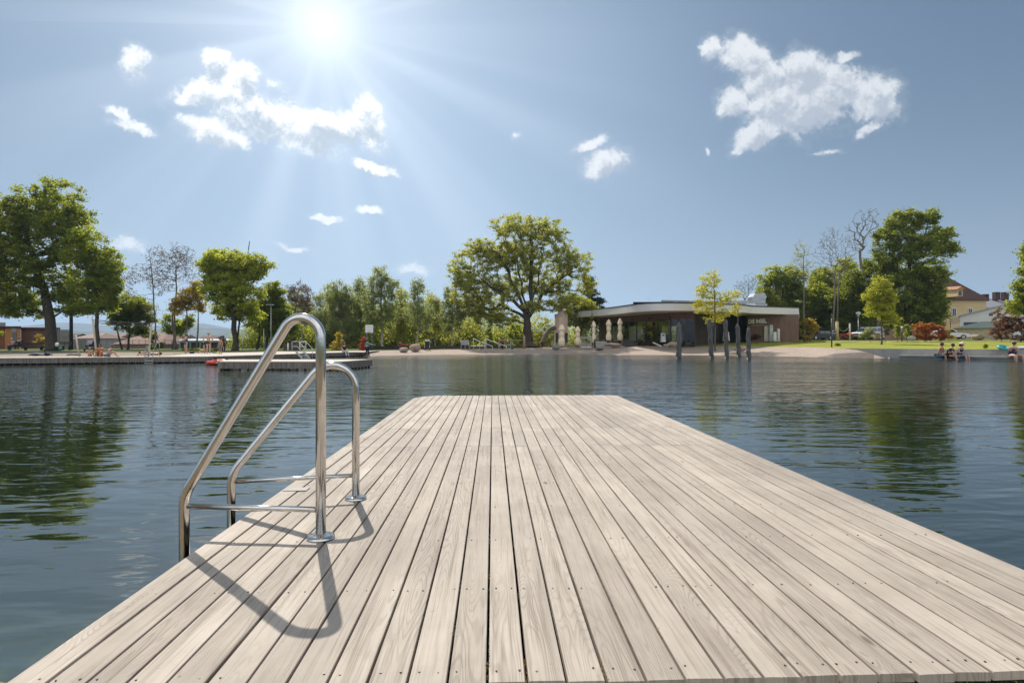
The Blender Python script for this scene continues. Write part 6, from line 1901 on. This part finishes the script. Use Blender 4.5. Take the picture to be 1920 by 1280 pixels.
MB().box((c.x + .12, c.y - .035, .9), (.03, .05, .3)).build('handle', M_GALV, dr)
MB().box((c.x, c.y - .01, zof(618.6, 80)), (.66, .06, .55)).build('fanlight', mat('grey_panel', (.27, .27, .27), .6), ks)
MB().prism([xy(-60, 84), xy(10.5, 84), xy(10.5, 92), xy(-60, 92)], zof(613.3, 80) + .142, zof(604.5, 84)).build('upper_storey', mat('mauve_grey_wall', (.26, .22, .22), .8), ks)
tws = thing('timber_shed', G(65, 84, 0), 'long red brown horizontally boarded shed behind the long bench', 'building')
M_REDW = mat('red_brown_boards', (.25, .145, .11), .85, var=.25, vscale=4, stretch=(.3, .3, 5))
mb = MB()
for k in range(13):
    z0 = -.1 + k * .245
    mb.prism([xy(39.5, 84 + .02 * (k % 2)), xy(112, 86 + .02 * (k % 2)), xy(112, 90), xy(39.5, 90)], z0, z0 + .235)
mb.build('walls', M_REDW, tws)
MB().prism([xy(38, 83.6), xy(113, 85.6), xy(113, 90.5), xy(38, 90.5)], 3.09, 3.30).build('roof', mat('dark_red_roof', (.12, .035, .035), .8), tws)
# grey palisade fence
pg = thing('palisade_fence', G(140, 76, 0), 'tall grey palisade fence right of the huge tree trunk', 'fence')
M_PAL = mat('grey_fence_slats', (.21, .20, .19), .7, var=.2, vscale=3)
mb = MB()
for px in np.arange(108, 162, 1.55):
    p_ = G(px, 77); top = zof(618 if px < 133 else 636, 77)
    mb.box((p_.x, p_.y, top / 2 - .05), (.075, .03, top + .1))
tag(mb.build('slats', M_PAL, pg), kind='stuff')
for px, yt in ((109, 617), (116.5, 617), (124, 617), (131.5, 617), (141, 635), (152, 635), (161, 635)):
    p_ = G(px, 77.1); MB().box((p_.x, p_.y + .04, zof(yt, 77) / 2), (.09, .06, zof(yt, 77))).build('post', M_GALV, pg)
mf = thing('mesh_fence', G(240, 77, 0), 'thin grey wire fence with rails running behind the sand', 'fence')
mb = MB()
for y in (637.5, 652.2):
    mb.bar(GP(161.5, y, 77), GP(335, y, 77), .035)
mb.build('rails', M_PAL, mf)
for px in np.arange(163, 336, 12.2):
    MB().tube([GP(px, 637, 77), GP(px, 657, 77)], .03, 6).build('post', M_PAL, mf)
tag((lambda m_: [m_.tube([GP(px, 637.5, 77), GP(px, 652.2, 77)], .006, 3, caps=False) for px in np.arange(163, 335, 1.3)] and m_.build('wires', M_PAL, mf))(MB()), kind='stuff')
# village houses beyond the fence
gable_house('village_house', 'low house with a pale pinkish roof seen between the tarred pole and the net', 140, 176, 150, 655, 634, 623.5, mat('grey_wall', (.40, .37, .34), .85), M_TILE2, 12, hip=.4)
gable_house('village_house', 'reddish roofed house behind the left volleyball pole', 184, 214, 170, 655, 636, 625.5, M_WHITEWALL, mat('dusty_red_tiles', (.24, .11, .085), .85, var=.2), 12)
gable_house('village_house', 'house with a wide brown roof behind the small dark round tree', 214, 298, 120, 655, 645, 623, mat('brick_wall', (.22, .13, .105), .85), mat('brown_tiles', (.22, .13, .10), .85, var=.25), 14, hip=.5)
gable_house('village_house', 'small white gabled house between the sparse trees', 298, 318, 130, 655, 640, 628, M_WHITEWALL, mat('dark_grey_tiles', (.12, .11, .11), .85), 8)
gh = gable_house('low_pavilion', 'long low dark building with green trim behind the standing bathers', 336, 432, 100, 655, 638.5, 634.5, mat('dark_brown_wall', (.085, .06, .05), .85), mat('grey_green_roof', (.30, .32, .31), .7), 10, over=.6)
M_TEAL = mat('teal_trim', (.12, .25, .23), .6)
MB().bar(GP(335, 640.5, 99.6), GP(433, 640.5, 99.6), .12, .28).build('trim', M_TEAL, gh)
for px in (338, 357, 376, 395, 414, 431):
    MB().box((*GP(px, 648, 99.6).xy, zof(649, 99.6)), (.25, .2, 1.5)).build('post', M_TEAL, gh)
for px in (347, 385, 424):
    MB().box((*GP(px, 648, 99.85).xy, zof(648.5, 99.85)), (1.2, .1, 1.1)).build('window', M_DKGLASS, gh)
bh = MB(); rr = random.Random(6)
k = 0
for px, D, w_, yt, yr in ((-40, 260, 24, 632, 627), (60, 300, 30, 631, 624), (124, 210, 22, 633, 625), (330, 240, 26, 633, 627), (390, 300, 30, 634, 629)):
    gable_house('distant_house', ['house roof far beyond the kiosk', 'house roof far beyond the timber shed', 'house roof far beyond the palisade fence', 'house roof far beyond the sparse forked tree', 'house roof far behind the low dark building'][k], px - w_ / 2, px + w_ / 2, D, 646, yt, yr, M_WHITEWALL, M_TILE2 if k % 2 else M_TILE, 10); k += 1

# inflatables
M_AQUA = mat('aqua_vinyl', (.06, .30, .28), .35, var=.1)
ir = thing('swim_ring', GP(1890, 652, 44.5), 'turquoise swim ring leaning behind the lone seated woman', 'swim ring')
c = GP(1888, 652.5, 45.2)
mb = MB(); mb.tube([(c.x + .34 * math.cos(a), c.y + .3 + .28 * math.sin(a), c.z + .14 * math.sin(a) + .03) for a in np.linspace(0, 2 * math.pi, 25)], .13, 10, caps=False); mb.build('tube', M_AQUA, ir, smooth=True)
cloth_heap('towel', 'white and blue towel on the wall right of the lone seated woman', 'towel', 1916, 45.2, 654, 20, 5, mat('white_blue_cloth', (.55, .58, .66), .85), 14)
cloth_heap('sandal', 'small yellow thing on the bathing step left of the lone seated woman', 'sandal', 1881, 44.0, 668.6, 5, 1.6, mat('yellow_rubber', (.55, .38, .04), .6), 15)
fl = MB()
D = 36.5
c = GP(411, 677, D); c.z = WZ + .12
fl.tube([(c.x - .75, c.y, c.z), (c.x - .3, c.y, c.z + .06), (c.x + .3, c.y, c.z + .05), (c.x + .8, c.y, c.z)], [.1, .2, .2, .08], 12)
fl.tube([(c.x + .75 * math.cos(a), c.y + .35 * math.sin(a), c.z + .02) for a in np.linspace(0, 2 * math.pi, 19)], .12, 8, caps=False)
tag(fl.build('air_mattress', mat('red_vinyl', (.62, .045, .03), .35), smooth=True), 'bright red inflatable air mattress in the water beside the swim platform', 'air mattress')

# ================================================================== PEOPLE
SK1 = mat('fair_skin', (.50, .30, .21), .55, var=.06, vscale=6)
SK2 = mat('tanned_skin', (.40, .21, .125), .55, var=.06, vscale=6)
H_DK = mat('dark_hair', (.025, .017, .012), .6)
H_BR = mat('brown_hair', (.09, .05, .03), .6)
H_BL = mat('blond_hair', (.30, .20, .10), .6)
def skin_obj(name, verts, edges, rad, m, parent, rootv=0, lvl=1):
    me = bpy.data.meshes.new(name)
    me.from_pydata(verts, edges, [])
    me.materials.append(m)
    o = bpy.data.objects.new(name, me); COL.objects.link(o)
    o.parent = parent
    md = o.modifiers.new('skin', 'SKIN'); md.use_smooth_shade = True
    md.branch_smoothing = .3
    sv = me.skin_vertices[0].data
    for i, r in enumerate(rad):
        sv[i].radius = (r, r) if not hasattr(r, '__len__') else r
        sv[i].use_root = (i == rootv)
    sb = o.modifiers.new('sub', 'SUBSURF'); sb.levels = lvl; sb.render_levels = lvl
    return o

def person(label, loc, rz, sc=1.0, pelvis=(0, 0, .92), lean=0, twist=0, hands=((-.27, .06, .78), (.27, .06, .78)), knees=((-.10, .03, .48), (.10, .03, .48)), feet=((-.10, -.02, .07), (.10, -.02, .07)),
           head=0, skin=SK1, hair=H_BR, hairlen=.0, clothes=(), hat=None, group=None, roll=None, wide=1.0):
    """x right, y forward, z up; feet on z = 0"""
    r = thing('person', loc, label, 'person', group)
    P = Vector(pelvis)
    up = Matrix.Rotation(R(-lean), 3, 'X') @ Vector((0, 0, 1))
    fw = Matrix.Rotation(R(-lean), 3, 'X') @ Vector((0, 1, 0))
    hup = Matrix.Rotation(R(-lean * .5 - head), 3, 'X') @ Vector((0, 0, 1))
    hfw = Matrix.Rotation(R(-lean * .5 - head), 3, 'X') @ Vector((0, 1, 0))
    J = {}
    J['pelvis'] = P; J['belly'] = P + up * .15; J['chest'] = P + up * .36; J['uchest'] = P + up * .46; J['neck'] = P + up * .54
    J['jaw'] = J['neck'] + hup * .075 + hfw * .015; J['head'] = J['neck'] + hup * .145 + hfw * .02; J['crown'] = J['neck'] + hup * .21 + hfw * .01
    J['nose'] = J['head'] + hfw * .105 - hup * .02
    rd = {'pelvis': (.155 * wide, .12 * wide), 'belly': (.135 * wide, .11 * wide), 'chest': (.15 * wide, .115 * wide), 'uchest': (.12, .085), 'neck': .052, 'jaw': .068, 'head': .092, 'crown': .066, 'nose': .014}
    E = [('pelvis', 'belly'), ('belly', 'chest'), ('chest', 'uchest'), ('uchest', 'neck'), ('neck', 'jaw'), ('jaw', 'head'), ('head', 'crown'), ('head', 'nose')]
    sw = .175 * (1 + (wide - 1) * .6)
    for i, sx in ((0, -1), (1, 1)):
        k = 'LR'[i]
        S = P + up * .45 + Vector((sx * sw, 0, 0))
        Hd = Vector(hands[i])
        d = Hd - S
        L_ = min(d.length, .56)
        Hd = S + d.normalized() * L_
        d = Hd - S
        bend = math.sqrt(max(0.0, .285 ** 2 - (L_ / 2) ** 2))
        side = (Vector((sx * .6, -.8, -.35)) - d.normalized() * Vector((sx * .6, -.8, -.35)).dot(d.normalized())).normalized()
        El = (S + Hd) / 2 + side * bend
        dh = (Hd - El).normalized()
        J['sh' + k] = S; J['el' + k] = El; J['wr' + k] = Hd
        J['pa' + k] = Hd + dh * .07
        rd.update({'sh' + k: .062 * wide, 'el' + k: .043 * wide, 'wr' + k: .029, 'pa' + k: .032})
        E += [('uchest', 'sh' + k), ('sh' + k, 'el' + k), ('el' + k, 'wr' + k), ('wr' + k, 'pa' + k)]
        pv_ = dh.cross(Vector((0, 0, 1)) if abs(dh.z) < .9 else Vector((0, 1, 0))).normalized()
        for f in range(4):
            t_ = J['pa' + k] + pv_ * ((f - 1.5) * .019)
            a_ = t_ + dh * (.045 + .008 * (1 - abs(f - 1.4)))
            c_ = a_ + dh * .03 - dh.cross(pv_) * .012
            J[f'f{k}{f}a'] = a_; J[f'f{k}{f}b'] = c_
            rd[f'f{k}{f}a'] = .0095; rd[f'f{k}{f}b'] = .008
            E += [('pa' + k, f'f{k}{f}a'), (f'f{k}{f}a', f'f{k}{f}b')]
        J['th' + k] = Hd + dh * .03 + pv_ * (.045 * (-sx)); J['tt' + k] = J['th' + k] + dh * .03 + pv_ * (.012 * (-sx))
        rd['th' + k] = .011; rd['tt' + k] = .009
        E += [('wr' + k, 'th' + k), ('th' + k, 'tt' + k)]
        Hp = P + Vector((sx * .085 * wide, 0, -.03))
        Kn, An = Vector(knees[i]), Vector(feet[i])
        J['hp' + k] = Hp; J['kn' + k] = Kn; J['an' + k] = An
        fd_ = Vector((Kn.x - An.x, Kn.y - An.y, 0))
        td = Vector((0, 1, -.25)).normalized()
        J['to' + k] = An + td * .15
        J['mt' + k] = (Hp + Kn) / 2 + Vector((0, .01, 0)); J['ca' + k] = Kn + (An - Kn) * .3 + Vector((0, -.015, 0))
        rd.update({'hp' + k: .092 * wide, 'mt' + k: .078 * wide, 'kn' + k: .055 * wide, 'ca' + k: .056 * wide, 'an' + k: .036, 'to' + k: .028})
        E += [('pelvis', 'hp' + k), ('hp' + k, 'mt' + k), ('mt' + k, 'kn' + k), ('kn' + k, 'ca' + k), ('ca' + k, 'an' + k), ('an' + k, 'to' + k)]
    RX = Matrix.Rotation(rz, 3, 'Z')
    if roll: RX = RX @ Matrix.Rotation(R(roll), 3, 'X')
    T = lambda v: tuple(RX @ (v * sc))
    names = list(J)
    ix = {n_: i for i, n_ in enumerate(names)}
    scl = lambda q_: tuple(x * sc for x in q_) if hasattr(q_, '__len__') else q_ * sc
    skin_obj('body', [T(J[n_]) for n_ in names], [(ix[a], ix[b_]) for a, b_ in E], [scl(rd[n_]) for n_ in names], skin, r)
    def garment(nm, chain_edges, infl, m, trim=None):
        ns = []
        for e in chain_edges:
            for n_ in e:
                if n_ not in ns: ns.append(n_)
        JJ = dict(J)
        if trim: JJ.update(trim)
        iy = {n_: i for i, n_ in enumerate(ns)}
        rads = []
        for n_ in ns:
            q_ = rd.get(n_, .06)
            q_ = q_ if hasattr(q_, '__len__') else (q_, q_)
            rads.append(tuple((x + infl) * sc for x in q_))
        skin_obj(nm, [T(JJ[n_]) for n_ in ns], [(iy[a], iy[b_]) for a, b_ in chain_edges], rads, m, r)
    for kind, m in clothes:
        if kind in ('top', 'vest'):
            ed = [('pelvis', 'belly'), ('belly', 'chest'), ('chest', 'uchest')]
            tr2 = {}
            if kind == 'top':
                for k in 'LR':
                    tr2['sl' + k] = J['sh' + k] + (J['el' + k] - J['sh' + k]) * .62
                    rd['sl' + k] = .058
                    ed += [('uchest', 'sh' + k), ('sh' + k, 'sl' + k)]
            garment('shirt' if kind == 'top' else 'swimsuit', ed, .014, m, tr2)
        elif kind == 'longtop':
            ed = [('pelvis', 'belly'), ('belly', 'chest'), ('chest', 'uchest')]
            for k in 'LR': ed += [('uchest', 'sh' + k), ('sh' + k, 'el' + k), ('el' + k, 'wr' + k)]
            garment('shirt', ed, .014, m)
        elif kind == 'shorts':
            garment('shorts', [e for k in 'LR' for e in (('pelvis', 'hp' + k), ('hp' + k, 'mt' + k))], .016, m)
        elif kind == 'kneeshorts':
            garment('shorts', [e for k in 'LR' for e in (('pelvis', 'hp' + k), ('hp' + k, 'mt' + k), ('mt' + k, 'kn' + k))], .016, m)
        elif kind == 'trousers':
            garment('trousers', [e for k in 'LR' for e in (('pelvis', 'hp' + k), ('hp' + k, 'mt' + k), ('mt' + k, 'kn' + k), ('kn' + k, 'ca' + k), ('ca' + k, 'an' + k))], .016, m)
        elif kind == 'bikini':
            tr2 = {}
            for k in 'LR':
                tr2['bk' + k] = J['hp' + k] + Vector((0, -.01, .035)); rd['bk' + k] = (.09, .10)
            tr2['bm'] = J['pelvis'] + Vector((0, -.02, -.04)); rd['bm'] = (.10, .125)
            garment('bikini_bottom', [('bm', 'bkL'), ('bm', 'bkR')], .012, m, tr2)
    # hair and eyes
    hc = J['head'] + hup * .035 - hfw * .022
    mb = MB(); mb.ell((0, 0, 0), (.098, .108, .10), 12, 8)
    if hairlen:
        mb.tube([Vector((0, -.07, 0)), Vector((0, -.09, -.10)), Vector((0, -.08, -.08 - hairlen))], [.075, .08, .04], 8)
    vs = []
    Rh = Matrix.Rotation(R(-lean * .5 - head), 3, 'X')
    for v in mb.v:
        vs.append(Vector(T(hc + Rh @ Vector(v))) + Vector(loc))
    mb.v = [tuple(v) for v in vs]
    mb.build('hair', hair, r, smooth=True)
    for sx in (-1, 1):
        e_ = J['head'] + hfw * .088 + Vector((sx * .033, 0, 0))
        p_ = Vector(T(e_)) + Vector(loc)
        MB().ell(tuple(p_), (.011 * sc,) * 3, 6, 5).build('eye', M_BLACK, r)
    if hat:
        hb = J['crown'] + hup * .02
        mb = MB()
        mb.lathe([(.19, -.03), (.20, -.02), (.105, -.005), (.098, .07), (.06, .10)], (0, 0, 0), 16)
        mb.v = [tuple(Vector(T(hb + Rh @ Vector(v))) + Vector(loc)) for v in mb.v]
        mb.build('hat', hat, r, smooth=True)
    return r

C_ = lambda n_, c: mat('cloth_' + n_, c, .85, var=.08, vscale=8)
BLUE, BLACKC, WHITEC, LTBLUE, DENIM, REDC, PINKC = C_('royal_blue', (.03, .06, .26)), C_('black', (.015, .015, .018)), C_('white', (.6, .58, .56)), C_('light_blue', (.25, .42, .48)), C_('denim', (.13, .20, .27)), C_('red', (.30, .03, .03)), C_('pink', (.45, .25, .26))
GREYC, ORANGEC, NAVYC = C_('grey', (.16, .15, .15)), C_('orange', (.42, .15, .05)), C_('navy', (.02, .03, .07))
FACE = R(180)
def on_deck(px, py, D): return GP(px, py, D)

# standing bathers on the deck
person('girl in a blue swimsuit with her arms held out to the left', GP(349, 663, 50.5), R(150), 1.05, hands=((-.1, .5, 1.12), (.1, .52, 1.20)), clothes=[('vest', BLUE), ('bikini', NAVYC)], hair=H_DK, hairlen=.02)
person('woman in a black bikini seen from behind, standing on the deck', GP(391, 663.3, 49.5), R(10), 1.10, hands=((-.42, .10, .98), (.25, .16, 1.0)), clothes=[('bikini', BLACKC)], hair=H_BL, skin=SK1, wide=1.08)
person('boy in dark trunks with head bowed, standing at the deck edge', GP(413.3, 664.8, 48), R(165), .86, hands=((-.28, .10, .74), (.26, .10, .72)), clothes=[('kneeshorts', GREYC)], hair=H_DK, head=30, skin=SK2)
person('person in a long black robe standing directly behind the boy', GP(419, 661, 51), R(20), .92, clothes=[('longtop', BLACKC), ('trousers', BLACKC)], hair=H_DK, hairlen=.2)
def ground_sit(label, loc, rz, sc, **k):
    a = dict(pelvis=(0, 0, .13), lean=8, knees=((-.14, .38, .42), (.14, .38, .42)), feet=((-.12, .62, .06), (.12, .62, .06)), hands=((-.2, .35, .38), (.2, .35, .38)))
    a.update(k)
    return person(label, loc, rz, sc, **a)
ground_sit('small child sitting on the deck left of the bikini woman', GP(384, 662.8, 50), R(120), .82, hair=H_BL)
ground_sit('small bare child sitting in the sand left of the left net pole', GP(167.5, 669, 40), R(10), .72, hair=H_BL, skin=SK2)
ground_sit('woman in an orange dress sitting at the foot of the left net pole', GP(188, 669, 39.4), R(200), 1.02, clothes=[('top', ORANGEC), ('kneeshorts', ORANGEC)], hair=H_BR, hairlen=.18, skin=SK2)
ground_sit('person in light blue trunks sitting right of the woman in orange', GP(201, 669, 39.2), R(-70), .95, clothes=[('shorts', DENIM)], hair=H_BR, lean=24, head=20)
# lying sunbathers
def lying(label, loc, rz, sc, **k):
    a = dict(pelvis=(0, 0, .92), hands=((-.2, .12, 1.35), (.2, .12, 1.35)), roll=-88)
    a.update(k)
    return person(label, loc, rz, sc, **a)
lying('sunbather lying on the sand between the net poles', GP(257, 667.8, 42) + Vector((0, 0, .15)), R(-80), .98, clothes=[('shorts', WHITEC)], hair=H_DK)
lying('sunbather lying on the sand behind the small bathing ladder', GP(300, 666.3, 43) + Vector((0, 0, .17)), R(84), 1.0, clothes=[('bikini', PINKC)], hair=H_DK, skin=SK2)
# on the benches
def bench_sit(label, loc, rz, sc, **k):
    a = dict(pelvis=(0, .05, .56), lean=4, knees=((-.12, .46, .48), (.12, .46, .48)), feet=((-.12, .48, .07), (.12, .48, .07)), hands=((-.16, .34, .62), (.16, .34, .62)))
    a.update(k)
    return person(label, loc, rz, sc, **a)
bench_sit('person in a pink top and pale cap at the left end of the long bench', GP(24.5, 656.2, 65.6), R(170), 1.0, clothes=[('top', PINKC), ('trousers', NAVYC)], hat=WHITEC)
bench_sit('person in black sitting on the long bench with one arm raised', GP(36.5, 656.2, 65.5), R(190), 1.08, clothes=[('longtop', BLACKC), ('trousers', BLACKC)], hair=H_DK, hands=((-.3, .2, 1.15), (.16, .3, .7)))
# swimmer
person('swimmer leaning on the red air mattress in the water', GP(420, 679, 36.4) + Vector((0, 0, -.55)), R(110), .95, lean=55, pelvis=(0, 0, .42), hands=((-.2, .55, .62), (.2, .5, .62)), knees=((-.1, -.35, .35), (.1, -.38, .33)), feet=((-.1, -.75, .38), (.1, -.78, .4)), hair=H_DK, skin=SK2, clothes=[('shorts', REDC)])
# deck edge sitter and walker
def edge_sit(label, loc, rz, sc, **k):
    a = dict(pelvis=(0, .0, .11), lean=6, knees=((-.12, .42, .10), (.12, .42, .10)), feet=((-.12, .50, -.32), (.12, .50, -.32)), hands=((-.18, .28, .18), (.18, .28, .18)))
    a.update(k)
    return person(label, loc, rz, sc, **a)
edge_sit('woman in a black top and white trousers sitting on the deck edge', GP(645.5, 660.3, 57), R(228), 1.10, clothes=[('top', BLACKC), ('trousers', WHITEC)], hair=H_BR, hairlen=.12)
person('woman in a light blue shirt walking with one arm out', G(688, 54.5, zof(669.6, 54.5)), R(-78), 1.03, hands=((-.2, .52, 1.15), (.14, .56, 1.2)), knees=((-.10, .16, .49), (.10, -.04, .48)), feet=((-.10, .22, .07), (.10, -.30, .12)), clothes=[('longtop', LTBLUE), ('trousers', BLACKC)], hair=H_DK, hairlen=.1)
ground_sit('person in red sitting beside the orange plank seat', GP(751, 657, 78), R(150), 1.15, clothes=[('longtop', REDC), ('trousers', NAVYC)], hair=H_DK, pelvis=(0, 0, .45), feet=((-.12, .5, .06), (.12, .5, .06)), knees=((-.12, .42, .5), (.12, .42, .5)))
person('person in a dark red shirt standing behind the right beach handrail', GP(942, 656, 79), R(60), 1.02, clothes=[('longtop', REDC), ('trousers', BLACKC)], hair=H_DK, lean=8)
# bathers on the concrete step
GRP = None
edge_sit('bare chested man in jeans shorts, leftmost of three on the bathing step', GP(1761, 669.3, 47.3), R(205), 1.38, clothes=[('kneeshorts', DENIM)], hair=H_DK, skin=SK2, lean=14, hands=((-.05, .4, .2), (.2, .3, .12)), knees=((-.28, .42, .12), (.18, .42, .12)), feet=((-.26, .46, -.32), (.16, .46, -.32)), wide=1.12)
edge_sit('person in a black shirt, middle of the three on the bathing step', GP(1778, 669.3, 46.8), R(215), 1.32, clothes=[('top', BLACKC), ('shorts', BLACKC)], hair=H_DK, lean=20, head=8, hands=((-.12, .48, .06), (.1, .5, .06)), wide=1.15)
edge_sit('woman in a pale straw hat, rightmost of the three on the bathing step', GP(1799, 669.3, 46.4), R(200), 1.34, clothes=[('vest', BLACKC), ('kneeshorts', DENIM)], hair=H_BR, hairlen=.1, hat=mat('straw_hat', (.62, .52, .36), .8), lean=10, head=14, hands=((-.1, .32, .30), (.1, .32, .30)), wide=1.12)
edge_sit('lone woman in a dark swimsuit with folded arms on the bathing step', GP(1897, 669.8, 44.4), R(186), 1.40, clothes=[('vest', NAVYC), ('bikini', NAVYC)], hair=H_DK, lean=10, head=10, hands=((.06, .28, .40), (-.06, .28, .38)), knees=((-.24, .42, .12), (.24, .42, .12)), feet=((-.22, .46, -.32), (.22, .46, -.32)), wide=1.6)

# ================================================================== AIR
hz = MB(); hz.box((0, 1400, 296), (13000, 13000, 612))
hzm = bpy.data.materials.new('air'); hzm.use_nodes = True
t = NT(hzm.node_tree); t.n.clear()
pvn = t.new('ShaderNodeVolumePrincipled')
pvn.inputs['Color'].default_value = (.52, .72, 1.0, 1)
pvn.inputs['Density'].default_value = 0.00016
pvn.inputs['Anisotropy'].default_value = 0.3
ow_ = t.new('ShaderNodeOutputMaterial'); t.l.new(pvn.outputs[0], ow_.inputs['Volume'])
tag(hz.build('haze', hzm), kind='stuff')
